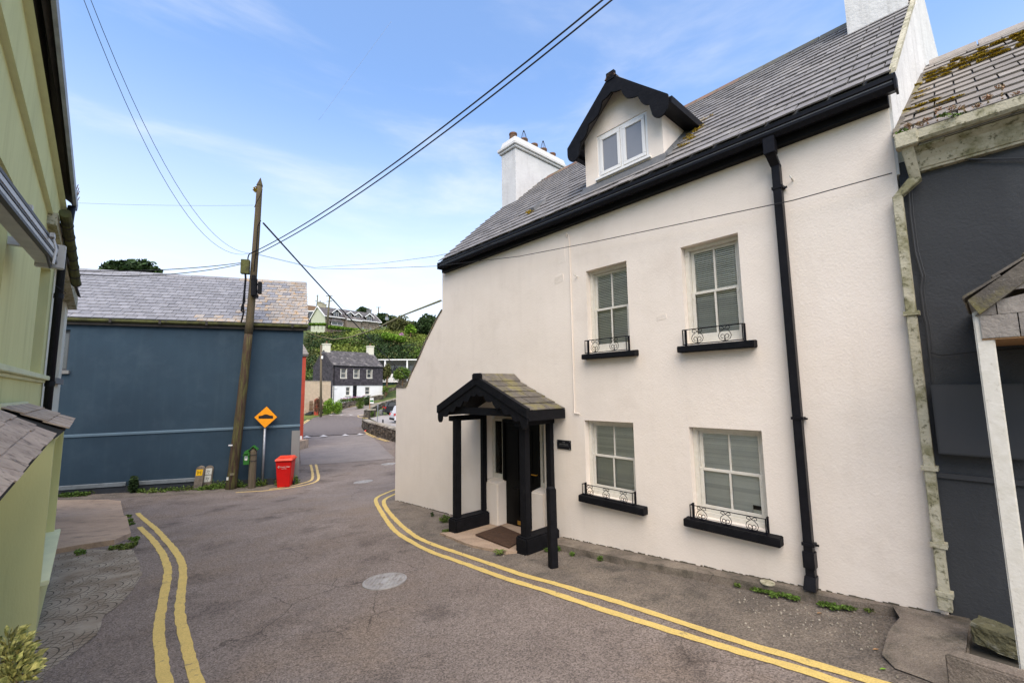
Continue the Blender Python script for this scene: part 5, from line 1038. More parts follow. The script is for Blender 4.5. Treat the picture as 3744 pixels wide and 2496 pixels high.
MB(BF).prism(hs, sb_y-.062, sb_y-.0585).build('hump_symbol', 'ink', bp)
for z in (.06,-.22): MB(BF).box(st[0]-.05,st[0]+.05,sb_y-.05,sb_y+.045,cz_+z,cz_+z+.03).build('bracket', 'steel', SG)

# ------------------------------------------------------------------ red wheelie bin
bb_ = gnd(1041,1777); bu = (bb_-BF.o).dot(BF.ex); by = (bb_-BF.o).dot(BF.ey)
BN = thing('wheelie_bin', bb_, 'bright red wheelie bin with paler red lid at the blue corner', 'wheelie bin')
fbn = BF.sub(bu, by, bb_.z, -.10)
body = MB(fbn).hexa([(-.205,-.20,0),(.205,-.20,0),(.20,.28,0),(-.20,.28,0),(-.265,-.29,.92),(.265,-.29,.92),(.265,.30,.92),(-.265,.30,.92)]).box(-.285,.285,-.31,.32,.91,.955).build('body', 'red_bin', BN, bevel=.02)
MB(fbn).hexa([(-.30,-.34,.95),(.30,-.34,.95),(.30,.33,.97),(-.30,.33,.97),(-.27,-.30,1.03),(.27,-.30,1.03),(.26,.26,1.08),(-.26,.26,1.08)]).box(-.30,-.2,.30,.38,.95,1.02).box(.2,.3,.30,.38,.95,1.02).build('lid', 'red_lid', BN, bevel=.02)
MB(fbn).box(-.15,.15,-.20,.14,1.04,1.065).build('lid_panel', 'red_lid', BN, bevel=.012)
for s_ in (-1,1): MB(fbn).tube([(s_*.22,.27,.10),(s_*.29,.27,.10)], .10, 18).build('wheel', 'rubber', BN)
MB(fbn).tube([(-.2,.36,.93),(.2,.36,.93)], .015, 8).build('handle', 'red_bin', BN)
fl = Fr(fbn.pt(0,-.262,.66), fbn.ex, (fbn.ey+fbn.ez*-.09).normalized()); 
lg = text('Country Clean', fl, .03, -.018, .08, .062, 'sign_white', body, name='company_lettering'); text('RECYCLING', fl, .02, -.010, .015, .032, 'sign_white', body, name='company_lettering')
MB(fl).tube([(-.15,-.018,.115),(-.19,-.018,.08),(-.15,-.016,.045)], .007, 5).build('arrow_mark', 'sign_white', body)
MB(fbn).box(-.262,-.2565,-.12,-.02,.45,.84).build('address_sticker', 'sign_white', body)
# ------------------------------------------------------------------ hydrant and valve marker posts
def marker(pxl, pxr, pyt, pyb, plates, label, slant=-.05):
    b_ = gnd((pxl+pxr)/2, pyb); y_ = (b_-BF.o).dot(BF.ey); l0 = BF.hit(pxl, pyb, y_)[0]; r0_ = BF.hit(pxr, pyb, y_)[0]; zt = BF.hit((pxl+pxr)/2, pyt, y_)[1]; wd = r0_-l0
    rt_ = thing('marker_post', b_, label, 'marker post'); h = zt-b_.z; sh = .08*h
    arc = [(l0+sh+wd/2+wd/2*math.cos(t), zt-.11+.11*math.sin(t)) for t in [math.pi*k/10 for k in range(11)]]
    MB(BF).prism([(l0,b_.z-.15),(l0+wd,b_.z-.15)]+arc, y_-.06, y_+.06).build('slab', 'concrete_dark', rt_, bevel=.006)
    for zt1, zt0, mat_, txt in plates:
        xo = sh*((zt1+zt0)/2)+.0; m_ = MB(BF); xm = l0+xo+wd/2; hw_ = wd*.38
        z0, z1 = b_.z+h*zt0, b_.z+h*zt1; pl_ = m_.hexa([(xm-hw_-.008,y_-.066,z0),(xm+hw_-.008,y_-.066,z0),(xm+hw_-.008,y_-.061,z0),(xm-hw_-.008,y_-.061,z0),(xm-hw_+.008,y_-.066,z1),(xm+hw_+.008,y_-.066,z1),(xm+hw_+.008,y_-.061,z1),(xm-hw_+.008,y_-.061,z1)]).build('plate', mat_, rt_)
        for s_, dz, sz in txt: text(s_, BF, xm, y_-.0675, (z0+z1)/2+dz*(z1-z0), sz*(z1-z0), 'ink', pl_)
        if mat_ == 'sign_yellow': MB(BF).box(xm-hw_*.55,xm-hw_*.42,y_-.068,y_-.0665,z0+.03,z1-.03).box(xm+hw_*.42,xm+hw_*.55,y_-.068,y_-.0665,z0+.03,z1-.03).box(xm-hw_*.42,xm+hw_*.42,y_-.068,y_-.0665,(z0+z1)/2-.01,(z0+z1)/2+.01).build('letter_H', 'ink', pl_)
marker(706,737,1703,1789, [(.86,.60,'sign_yellow',[])], 'concrete marker post with a yellow H plate below its rounded top', -.05)
marker(740,771,1701,1784, [(.88,.61,'sign_white',[('SV',.02,.42),('4',-.30,.28)]),(.58,.29,'sign_white',[('SV',.02,.42),('3',-.30,.28)])], 'concrete marker post with two white SV plates one above the other')
# ------------------------------------------------------------------ green post box on timber post
pb_ = gnd(919,1784); py_ = (pb_-BF.o).dot(BF.ey); pu = (pb_-BF.o).dot(BF.ex)
c10 = lambda x, y: (880+x/8.71, 1620+y/8.71)
PX = thing('post_box_stand', pb_, 'grey timber post with a little green gabled cap beside the sign', 'post')
tpz = BF.hit(*c10(405,100), py_); lw = BF.hit(*c10(350,1350), py_)[0]; tw = BF.hit(*c10(405,250), py_)[0]
MB(BF).tube([(lw,py_,pb_.z-.1),(tw,py_,tpz[1]-.16)], [.125,.118], 10).tube([(tw,py_,tpz[1]-.161),(tw+.01,py_,tpz[1]-.01)], [.118,.03], 10).build('post', 'post_wood', PX)
MB(BF).prism([(tw-.15,tpz[1]-.15),(tw+.005,tpz[1]+.01),(tw+.15,tpz[1]-.13),(tw+.15,tpz[1]-.10),(tw+.005,tpz[1]+.045),(tw-.15,tpz[1]-.12)], py_-.13, py_+.13).build('cap', 'post_green', PX)
for yy in (370,560): z = BF.hit(*c10(400,yy), py_-.1)[1]; MB(BF).tube([(tw-.13,py_-.02,z),(tw-.09,py_-.10,z),(tw,py_-.13,z),(tw+.09,py_-.10,z),(tw+.125,py_,z)], .012, 5).build('band', 'ink', PX)
yb_ = py_-.12; L0, Z0 = BF.hit(*c10(75,688), yb_); R0, _z = BF.hit(*c10(265,685), yb_); _l, Z1 = BF.hit(*c10(190,225), yb_); L1 = BF.hit(*c10(90,330), yb_)[0]
PB = thing('post_box', BF.pt((L0+R0)/2, yb_, Z0), 'small dark green lamp style post box with rounded top and notice', 'post box')
sh = L1-L0; wq = R0-L0; arc = [(L0+sh+wq/2+wq/2*math.cos(t), Z1-.13+.13*math.sin(t)) for t in [math.pi*k/12 for k in range(13)]]
MB(BF).prism([(L0,Z0),(R0,Z0)]+arc, yb_, yb_+.20).build('body', 'post_green', PB, bevel=.008)
zs = BF.hit(*c10(180,325), yb_)[1]; MB(BF).box(L0+sh+.02,R0+sh-.05,yb_-.05,yb_,zs-.01,zs+.015).build('slot_hood', 'post_green', PB); MB(BF).box(L0+sh+.03,R0+sh-.05,yb_-.006,yb_+.001,zs-.05,zs-.015).build('slot', 'ink', PB)
zs = BF.hit(*c10(180,378), yb_)[1]; MB(BF).box(L0+sh-.02,R0+sh+.02,yb_-.03,yb_,zs-.015,zs+.01).build('door_rim', 'post_green', PB)
a0 = BF.hit(*c10(130,410), yb_); a1 = BF.hit(*c10(212,540), yb_); MB(BF).box(a0[0],a1[0],yb_-.008,yb_,a1[1],a0[1]).build('notice', 'sign_white', PB); MB(BF).box(a0[0]+.01,a1[0]-.01,yb_-.0095,yb_-.008,(a0[1]+a1[1])/2,(a0[1]+a1[1])/2+.05).build('notice_print', 'band_blue', PB)
# ------------------------------------------------------------------ green house on the left (camera stands close to its wall)
KG = 1.35
GH = thing('green_house', GF.pt(9,0,.8), 'pale green rendered house with black downpipe and slate roofed bay at the left edge', 'house')
m8 = lambda x, y: (x/1.7818, 600+y/1.7818)
b8 = lambda x, y: (x/1.6505, 1380+y/1.6505)
t8 = lambda x, y: (x/2.6133, y/2.6133)
def gh(p, y=0): return GF.hit(*p, y)
SC = 12.85                                             # far corner along the street
w1 = (gh(m8(245,1360))[0]-.95, gh(m8(300,1000))[0], gh(m8(245,1362))[1], gh(m8(310,655))[1])
w2 = (4.0, gh(m8(83,150))[0], gh(m8(0,1280))[1]+.15, gh(m8(88,95))[1]-.05)
ZT = 9.3
mb = MB(GF); wallholes(mb, 1.0, SC, .2, 7.6, [(w1[0],w1[1],w1[2],w1[3]), (w2[0],w2[1],w2[2],w2[3])], 0, .24)
mb.face([(SC,0,.2),(SC,0,7.6),(SC,3,9.6),(SC,3,.2)]); mb.build('front_wall', 'green_render', GH)
def window_g(a, b, c, d, y=.2):
    r_ = MB(GF).box(a,b,y,y+.06,c,c+.07).box(a,b,y,y+.06,d-.07,d).box(a,a+.07,y,y+.06,c+.07,d-.07).box(b-.07,b,y,y+.06,c+.07,d-.07).box(a+.07,b-.07,y,y+.06,(c+d)/2-.03,(c+d)/2+.03).build('window', 'upvc', GH, bevel=.004)
    MB(GF).box(a+.05,b-.05,y-.03,y+.02,(c+d)/2+.03,d-.09).build('top_sash', 'upvc', r_, bevel=.004)
    MB(GF).box(a+.14,b-.14,y-.034,y-.031,(c+d)/2+.10,d-.16).build('pane', 'glass_dark', r_); MB(GF).box(a+.07,b-.07,y+.02,y+.03,c+.07,(c+d)/2-.03).build('pane', 'glass_dark', r_)
window_g(*w1); window_g(*w2)
sc0, sc1 = gh(m8(0,1320)), gh(m8(312,1385))
MB(GF).box(1.0,SC+.12,-.10,.0,3.715,3.80).box(1.0,SC+.06,-.04,.0,3.66,3.715).build('string_course', 'green_trim', GH, bevel=.01)
def band(pts_hi, pts_lo, pr, name):
    """projecting band following the sloped line of the photo"""
    (s0,z0),(s1,z1) = pts_hi; sl_ = (z1-z0)/(s1-s0); za = z0+(1.0-s0)*sl_; zb = z0+(SC-s0)*sl_; hgt = pts_lo
    return MB(GF).hexa([(1.0,-pr,za-hgt),(SC+.04,-pr,zb-hgt),(SC+.04,.0,zb-hgt),(1.0,.0,za-hgt),(1.0,-pr*.75,za),(SC+.04,-pr*.75,zb),(SC+.04,.0,zb),(1.0,.0,za)]).build(name, 'green_trim', GH)
p1, p2 = gh(m8(385,480), -.05), gh(t8(90,385), -.05); band((p1, p2), .07, .07, 'wall_band')
p1, p2 = gh(m8(425,282), -.05), gh(t8(285,0), -.05); band((p1, p2), .08, .09, 'wall_band')
EO = .18
e0, e1 = gh(t8(660,1568), -EO), gh(t8(490,0), -EO); i0, i1 = gh(m8(432,245), -.01), gh(t8(292,0), -.01)
se = (e1[1]-e0[1])/(e1[0]-e0[0]); ef = lambda s_: e0[1]+(s_-e0[0])*se; si = (i1[1]-i0[1])/(i1[0]-i0[0]); jf = lambda s_: i0[1]+(s_-i0[0])*si
S1 = gh(m8(483,262), -EO)[0]
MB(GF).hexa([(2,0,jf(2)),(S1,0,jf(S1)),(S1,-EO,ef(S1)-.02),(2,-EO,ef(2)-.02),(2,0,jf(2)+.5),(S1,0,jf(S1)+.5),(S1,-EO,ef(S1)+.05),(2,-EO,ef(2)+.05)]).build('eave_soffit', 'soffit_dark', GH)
MB(GF).hexa([(2,-EO-.05,ef(2)-.05),(S1+.05,-EO-.05,ef(S1)-.05),(S1+.05,-EO,ef(S1)-.05),(2,-EO,ef(2)-.05),(2,-EO-.06,ef(2)+.07),(S1+.05,-EO-.06,ef(S1)+.07),(S1+.05,-EO,ef(S1)+.07),(2,-EO,ef(2)+.07)]).build('gutter', 'gutter_grey', GH)
MB(GF).hexa([(2,-EO-.02,ef(2)+.05),(S1+.05,-EO-.02,ef(S1)+.05),(S1+.05,3,ef(S1)+2.4),(2,3,ef(2)+2.4),(2,-EO-.02,ef(2)+.10),(S1+.05,-EO-.02,ef(S1)+.10),(S1+.05,3,ef(S1)+2.5),(2,3,ef(2)+2.5)]).build('roof', 'slate_far', GH)
Wd = Leaves(); pw_ = gh(m8(495,160), -EO)
twg = MB(GF)
for q in range(7): twg.tube([(S1-.4+q*.08,-EO-.02,ef(S1)+.05),(S1-.42+q*.1,-EO-.03,ef(S1)+.22+.05*(q%3)),(S1-.35+q*.1,-EO-.05,ef(S1)+.34+.1*(q%2))], .007, 4)
twg.build('dry_weed', 'ridge_red', GH)
MB(GF).hexa([(1.0,.0,7.6),(SC,.0,7.6),(SC,.2,7.6),(1.0,.2,7.6),(1.0,.0,jf(1.0)+.02),(SC,.0,jf(SC)+.02),(SC,.2,jf(SC)+.02),(1.0,.2,jf(1.0)+.02)]).build('upper_wall', 'green_render', GH)
# downpipe with swan neck
dpl = [gh(m8(445,255), -.28)]; 
dpx = SC-.10
top_z = gh(m8(395,330), -.1)
pth = [(S1-.12,-EO+.02,ef(S1)-.02),(S1-.14,-EO+.03,ef(S1)-.25),(dpx-.02,-.14,ef(S1)-.55),(dpx,-.10,ef(S1)-.75),(dpx,-.10,.9)]
dpg = MB(GF).tube(pth, .065, 12).build('downpipe', 'black_gloss', GH, smooth=True)
for z in (5.4, 3.6, 6.6): MB(GF).tube([(dpx,-.10,z),(dpx,-.10,z+.10)], .078, 12).build('pipe_collar', 'black_gloss', dpg)
cab2 = MB(GF).tube([(dpx-.25,-.06,5.62),(dpx,-.2,5.52),(dpx+.25,-.1,5.50),(dpx+.9,-.05,5.54)], .006, 5).build('cable_loop', 'cable', GH)
# box awning above the shop window
aw_f0, aw_f1, aw_f2 = GF.hit(*m8(345,530), -.42), GF.hit(*m8(405,645), -.42), GF.hit(*m8(335,650), -.42)
AWs = Vector((gh(m8(395,600), -.42)[0], 0, 0)).x
yN, yF_ = -.28, -.36
n0 = gh(m8(0,110), yN); n1 = gh(m8(0,300), yN); f0 = gh(m8(350,530), yF_); f1 = gh(m8(330,650), yF_); f2 = gh(m8(402,645), yF_-.10)
ext = .9
def ex_(n_, f_): return (n_[0]+(n_[0]-f_[0])*ext*.6, n_[1]+(n_[1]-f_[1])*ext*.6)
a0, a1 = ex_(n0, f0), ex_(n1, f1)
AW = thing('awning', GF.pt((n0[0]+f0[0])/2, -.3, n0[1]), 'folded aluminium box awning fixed to the green wall', 'awning')
MB(GF).hexa([(a1[0],yN-.02,a1[1]),(f1[0],yF_-.02,f1[1]),(f1[0],yF_+.14,f1[1]),(a1[0],yN+.10,a1[1]),(a0[0],yN-.02,a0[1]),(f0[0],yF_-.02,f0[1]),(f0[0],yF_+.14,f0[1]),(a0[0],yN+.10,a0[1])]).build('cassette', 'alu', AW, bevel=.006)
lerp = lambda p, q, t: (p[0]+(q[0]-p[0])*t, p[1]+(q[1]-p[1])*t)
for t0, t1, pr, mt in ((.02,.16,.05,'alu_dark'),(.22,.42,.05,'alu'),(.48,.56,.05,'alu_dark'),(.60,.78,.045,'alu'),(.84,.98,.06,'alu_dark')):
    A0, A1, F0, F1 = lerp(a0,a1,t0), lerp(a0,a1,t1), lerp(f0,f1,t0), lerp(f0,f1,t1)
    MB(GF).hexa([(A1[0],yN-pr,A1[1]),(F1[0],yF_-pr,F1[1]),(F1[0],yF_,F1[1]),(A1[0],yN,A1[1]),(A0[0],yN-pr,A0[1]),(F0[0],yF_-pr,F0[1]),(F0[0],yF_,F0[1]),(A0[0],yN,A0[1])]).build('front_rail', mt, AW)
MB(GF).box(f0[0]-.02,f0[0]+.07,yF_-.12,yF_+.16,f1[1]-.03,f0[1]+.02).build('end_cap', 'alu', AW, bevel=.01)
for k_ in range(4): MB(GF).box(f0[0]+.07,f0[0]+.08,yF_-.10+k_*.06,yF_-.07+k_*.06,f1[1],f0[1]).build('end_rib', 'alu_dark', AW)
MB(GF).tube([(f0[0]-.1,yF_,f1[1]),(f0[0]-.35,yF_-.02,f1[1]-.10),(f0[0]-.75,yF_-.02,f1[1]-.03),(f0[0]-.95,yF_,f1[1]+.1)], .014, 6).build('folding_arm', 'alu_dark', AW, smooth=True)
MB(GF).tube([(f0[0]-.9,yF_-.07,f0[1]-.1),(f0[0]-1.0,yF_-.12,f1[1]-.0),(f0[0]-1.15,yF_-.12,f1[1]-.22)], .012, 6).box(f0[0]-.98,f0[0]-.85,yF_-.09,yF_-.05,f0[1]-.13,f0[1]-.08).build('winding_hook', 'alu', AW)
for s_ in (f0[0]-.4, f0[0]-1.9): MB(GF).box(s_,s_+.08,yF_,0,f0[1]-.16,f0[1]-.06).build('wall_bracket', 'alu', AW)
# bay window with slate roof
Cc, Ff = onz(*b8(220,1465), ZC-1.9*KG), onz(*b8(306,1155), ZC-2.05*KG)
exb = Vector((Ff.x-Cc.x, Ff.y-Cc.y, 0)); bl_len = exb.length; exb.normalize(); eyb = Vector((-exb.y, exb.x, 0))
if eyb.dot(-P) < 0: eyb = -eyb
BY = Fr((Cc.x, Cc.y, 0), exb, eyb)
zt_b = ZC-.28*KG-.03; zsl = ZC-1.6*KG-.0
mb = MB(BY); wallholes(mb, 0, bl_len, .2, zt_b, [(.10, bl_len-.12, zsl-.0, zt_b-.14)], 0, .14)
mb.face([(0,0,.2),(0,0,zt_b),(0,.9,zt_b+.12),(0,.9,.2)]).face([(bl_len,0,.2),(bl_len,0,zt_b),(bl_len,.9,zt_b),(bl_len,.9,.2)])
mb.build('bay_wall', 'green_render', GH)
MB(BY).box(.05,bl_len-.05,.141,.17,zsl-.1,zt_b-.1).build('bay_pane', 'green_render', GH)
MB(BY).box(.04,bl_len-.0,-.07,.145,zsl-.05,zsl+.006).build('bay_sill', 'green_trim', GH, bevel=.008)
rz0 = zt_b-.0; RA = math.atan2(.26,.50)
slates(GH, BY, -.10, rz0, RA, .62, lambda v: (-.10, bl_len+.18), .36, .21, 'slate_wood', 200, t=.014)
MB(BY).hexa([(-.06,.0,rz0-.10),(bl_len+.1,.0,rz0-.10),(bl_len+.1,.5,rz0-.02),(-.06,.5,rz0-.02),(-.06,-.08,rz0-.01),(bl_len+.1,-.08,rz0-.01),(bl_len+.1,.5,rz0+.28),(-.06,.5,rz0+.28)]).build('bay_fascia', 'grey_box', GH)
MB(BY).box(-.1,bl_len+.1,.44,.50,rz0+.26,rz0+.33).build('flashing', 'green_trim', GH)
# nearer slate canopy
Ze = ZC-.36*KG; s_far = 7.0
cE0 = GF.hit(*b8(318,345), -.60); 
def cp_(px, P_): # point on plane P=-P_
    v = ray(*px); k = (-P_)/(v.dot(P)); q = v*k; return (q.dot(A), -(P_), q.z+ZC)
q1, q2 = cp_(b8(318,345), .40*KG), cp_(b8(60,635), .40*KG); q3, q4 = cp_(b8(75,240), .60*KG), cp_(b8(0,215), .60*KG)
GO = Fr((0,0,0), A, -P)
CN = thing('slate_canopy', GO.pt(q1[0]-1, .5, 3.0), 'worn slate canopy over the shop front of the green house, nearest the camera', 'canopy')
vw = Vector((q3[0]-q1[0], -(q3[1]-q1[1]), q3[2]-q1[2]))
low = Vector(GO.pt(q1[0], -q1[1]*1.0, q1[2])); hi = Vector(GO.pt(q3[0], -q3[1], q3[2]))
low2 = Vector(GO.pt(q2[0], -q2[1], q2[2])); 
ue = (low-low2); Lc = ue.length; ue.normalize(); upv = (hi-low)
near_l = low2-ue*2.2; Lt = Lc+2.2
ncol = 2; tt = .014
nrm = ue.cross(upv).normalized(); 
if nrm.z < 0: nrm = -nrm
random.seed(5)
nr = int(Lt/.30)
for j in range(3):
    x = -(.15 if j % 2 else 0)
    while x < Lt-.02:
        wv = random.choice((.26,.30,.34,.2)); xa, xb = max(0, x), min(Lt, x+wv)
        if xb-xa > .04:
            p0 = low-ue*xb+upv*(j*.5)-upv.normalized()*random.uniform(0,.03); up1 = upv*.5*1.15; L__ = ue*(xb-xa-.006)
            m_ = MB(); o1, o2 = nrm*(tt*1.2), nrm*(tt*2.2)
            m_.hexa([tuple(p0+o1), tuple(p0+L__+o1), tuple(p0+L__+up1), tuple(p0+up1), tuple(p0+o2), tuple(p0+L__+o2), tuple(p0+L__+up1+nrm*tt), tuple(p0+up1+nrm*tt)]).build('slate', 'slate_wood', CN)
        x += wv
m_ = MB(); a_, b_ = low-ue*Lt, low; U3 = upv*1.6; dn = Vector((0,0,-.05))
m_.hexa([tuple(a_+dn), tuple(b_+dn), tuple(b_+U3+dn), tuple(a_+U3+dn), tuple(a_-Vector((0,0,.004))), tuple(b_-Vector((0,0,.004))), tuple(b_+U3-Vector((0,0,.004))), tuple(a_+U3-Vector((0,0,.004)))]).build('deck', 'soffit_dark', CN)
# cream house further down on the left
CHs = thing('cream_house', GF.pt(15,0,.4), 'narrow cream rendered house front with mossy gutter beyond the green house', 'house')
fd = .9*KG-1.17
cw = (GF.hit(*m8(425,900), fd)[0], 0); 
wa = GF.hit(*m8(383,1200), fd)[0]; wb_ = GF.hit(*m8(400,1200), fd)[0]
se0 = SC+.02; se1 = GF.hit(*m8(418,1200), fd)[0]
wz0, wz1 = GF.hit(*m8(370,1400), fd)[1], GF.hit(*m8(410,850), fd)[1]
mb = MB(GF); wallholes(mb, se0, se1, -.2, 6.3, [(wa-.9, wb_, wz0, wz1)], fd, .16); mb.face([(se1,fd,-.2),(se1,fd,6.3),(se1,fd+5,6.3),(se1,fd+5,-.2)]); mb.build('front_wall', 'cream_render', CHs)
MB(GF).box(wa-.9,wb_,fd+.10,fd+.14,wz0,wz1).build('window', 'tan_wood', CHs); MB(GF).box(wa-1.0,wb_+.05,fd-.10,fd+.10,wz0-.13,wz0).build('window_sill', 'far_grey', CHs)
g0_, g1_ = GF.hit(*m8(510,795), fd-.30), GF.hit(*m8(455,425), fd-.30)
sg = (g1_[1]-g0_[1])/(g1_[0]-g0_[0])
MB(GF).tube([(g0_[0],fd-.26,g0_[1]+.06),(g1_[0]-.5,fd-.26,g1_[1]-.5*sg+.06)], .085, 12).build('gutter', 'gutter_moss', CHs, smooth=False)
for k_ in range(7):
    t = k_/6; s_ = g0_[0]+(g1_[0]-g0_[0])*t; MB(GF).tube([(s_,fd-.26,g0_[1]+(s_-g0_[0])*sg+.06),(s_-.05,fd-.26,g0_[1]+(s_-.05-g0_[0])*sg+.06)], .095, 12).build('gutter_joint', 'soffit_dark', CHs)
MB(GF).hexa([(g1_[0]-.5,fd-.17,g1_[1]-.10),(se1+.02,fd-.17,g0_[1]-.25),(se1+.02,fd+.02,g0_[1]-.25),(g1_[0]-.5,fd+.02,g1_[1]-.10),(g1_[0]-.5,fd-.17,g1_[1]+.12),(se1+.02,fd-.17,g0_[1]+.06),(se1+.02,fd+.02,g0_[1]+.06),(g1_[0]-.5,fd+.02,g1_[1]+.12)]).build('fascia', 'stone_cream', CHs)
MB(GF).hexa([(SC,fd-.22,6.25),(se1+.05,fd-.22,g0_[1]+.1),(se1+.05,fd+3,g0_[1]+2.3),(SC,fd+3,8.5),(SC,fd-.22,6.3),(se1+.05,fd-.22,g0_[1]+.15),(se1+.05,fd+3,g0_[1]+2.4),(SC,fd+3,8.6)]).build('roof', 'slate_far', CHs)
# variegated shrub, bottom left
sp_ = gnd(20, 2560)
SH = thing('variegated_shrub', Vector((sp_.x, sp_.y, sp_.z)), 'yellow and green variegated shrub poking in at the bottom left corner', 'shrub')
st_ = MB()
def leafsprig(c, n, r):
    m_ = MB()
    for k in range(n):
        d = Vector((random.gauss(0,1), random.gauss(0,1), abs(random.gauss(.5,.7)))).normalized(); p = c+d*r*random.uniform(.25,1); L__ = random.uniform(.03,.05); sd = d.cross(Vector((random.random(),random.random(),random.random()))).normalized()*L__*.26; tip = p+d*L__+Vector((0,0,-.004))
        i = len(m_.V); mid = p+d*L__*.5; nn_ = sd.cross(d).normalized()*.003
        m_.V += [tuple(p), tuple(mid+sd+nn_), tuple(tip), tuple(mid-sd+nn_), tuple(mid)]; m_.Fc += [[i,i+1,i+4],[i+1,i+2,i+4],[i+2,i+3,i+4],[i+3,i,i+4]]
    return m_
for (px, py, dd, r) in ((20,2350,2.05,.045),(35,2390,2.0,.045),(15,2420,1.95,.055),(70,2440,1.95,.035),(30,2470,1.9,.05),(90,2455,2.0,.03),(10,2490,1.85,.06),(60,2490,1.85,.04)):
    c = at(px, py, dd*.9); st_.tube([tuple(sp_), tuple(c)], .004, 4); leafsprig(c, 60, r*1.2).build('leaf_cluster', 'leaf_varieg', SH, recalc=False)
st_.build('stem', 'timber', SH)
# ------------------------------------------------------------------ far cottage
def frame2(p0, p1):
    d = Vector((p1.x-p0.x, p1.y-p0.y, 0)); L_ = d.length; d.normalize(); n_ = Vector((-d.y, d.x, 0))
    if n_.y < 0: n_ = -n_
    return Fr((p0.x, p0.y, 0), d, n_), L_
k8 = lambda x, y: (1080+x*.3699, 1060+y*.3699)
cf, cL = frame2(at(*k8(370,945),71), at(*k8(862,945),78))
CO = thing('cottage', cf.pt(cL/2,0,2.2), 'two storey cottage with dark slate hung upper floor and white ground floor', 'cottage')
eL = cf.hit(*k8(370,745))[1]; cb0 = 1.9; split = (cf.hit(*k8(370,945))[1]+cf.hit(*k8(862,940))[1])/2
def CH(x, y): return cf.hit(*k8(x,y))
cw_ = []
for (xa, xb, ya, yb) in ((452,500,778,868),(580,624,782,868),(710,752,785,868)): a_, b_ = CH(xa,ya), CH(xb,yb); cw_.append((a_[0],b_[0],b_[1],a_[1]))
gw_ = []
for (xa, xb, ya, yb) in ((500,540,958,1040),(690,736,958,1032)): a_, b_ = CH(xa,ya), CH(xb,yb); gw_.append((a_[0],b_[0],b_[1],a_[1]))
da, db_ = CH(570,945), CH(608,1055); door_ = (da[0], db_[0], db_[1]-.3, split-.02)
wallholes(MB(cf), 0, cL, split, eL, cw_, 0, .15).build('upper_wall', 'slate_hung', CO)
wallholes(MB(cf), 0, cL, cb0-.8, split, gw_+[door_], .03, .15).build('lower_wall', 'far_white', CO)
GD = 7.2; hr = 3.6; rzc = (cf.hitx(*k8(320,622), 0)[1] if False else eL+2.75)
MB(cf).prism([(.04,cb0-.8),(GD,cb0-.8),(GD,eL),(GD/2,rzc),(.04,eL)], -.02, .2, 'x').prism([(.04,cb0-.8),(GD,cb0-.8),(GD,eL),(GD/2,rzc),(.04,eL)], cL-.2, cL, 'x').build('gable_wall', 'slate_hung', CO)
# slate hanging in real courses on the front and gable
sh_ = MB(cf); z = split
while z < eL-.05:
    x = -.02 - (.1 if int(z*5)%2 else 0)
    while x < cL:
        x1 = min(x+.30, cL); zc = z+.1
        if not any(h[0]-.1 < (x+x1)/2 < h[1]+.1 and h[2] < zc < h[3] for h in cw_): sh_.hexa([(max(x,0),-.045,z),(x1-.01,-.045,z),(x1-.01,-.02,z),(max(x,0),-.02,z),(max(x,0),-.02,z+.24),(x1-.01,-.02,z+.24),(x1-.01,-.0,z+.24),(max(x,0),-.0,z+.24)])
        x += .30
    z += .21
z = split-.3
while z < rzc-.1:
    y0_ = .04; 
    hw = GD if z < eL else None
    ylo = 0 if z < eL else (z-eL)/(rzc-eL)*GD/2; yhi = GD-ylo; y = ylo-(.15 if int(z*5)%2 else 0)
    while y < yhi:
        y1 = min(y+.30, yhi); sh_.hexa([(-.06,max(y,ylo),z),(-.06,y1-.01,z),(-.03,y1-.01,z),(-.03,max(y,ylo),z),(-.04,max(y,ylo),z+.24),(-.04,y1-.01,z+.24),(-.02,y1-.01,z+.24),(-.02,max(y,ylo),z+.24)]); y += .30
    z += .21
sh_.build('hung_slates', 'slate_hung', CO, recalc=False, kind='stuff')
CPT = math.atan2(rzc-eL, GD/2+.15)
slates(CO, cf, -.15, eL, CPT, (GD/2+.15)/math.cos(CPT), lambda v: (-.12, cL+.1), .34, .26, 'slate_far', 0)
MB(cf).hexa([(-.1,-.15,eL-.1),(cL+.1,-.15,eL-.1),(cL+.1,GD/2,rzc-.1),(-.1,GD/2,rzc-.1),(-.1,-.15,eL),(cL+.1,-.15,eL),(cL+.1,GD/2,rzc),(-.1,GD/2,rzc)]).hexa([(-.1,GD/2,rzc-.1),(cL+.1,GD/2,rzc-.1),(cL+.1,GD+.1,eL-.1),(-.1,GD+.1,eL-.1),(-.1,GD/2,rzc),(cL+.1,GD/2,rzc),(cL+.1,GD+.1,eL),(-.1,GD+.1,eL)]).build('roof', 'slate_far', CO)
MB(cf).tube([(-.1,-.2,eL-.03),(cL+.1,-.2,eL-.03)], .06, 6).tube([(.12,-.1,eL),(.12,-.1,2.0)], .05, 6).build('gutter', 'black_paint', CO)
for xx, hh in ((.0,1.0),(cL-.95,1.15)):
    c_ = MB(cf).box(xx,xx+.95,GD/2-.5,GD/2+.5,rzc-.6,rzc+hh).box(xx-.08,xx+1.03,GD/2-.58,GD/2+.58,rzc+hh,rzc+hh+.16).build('chimney', 'cream_render', CO)
    MB(cf).lathe([(.13,0),(.12,.4),(.15,.42),(.1,.45)], (xx+.47,GD/2,rzc+hh+.16), 10).build('chimney_pot', 'terracotta', c_)
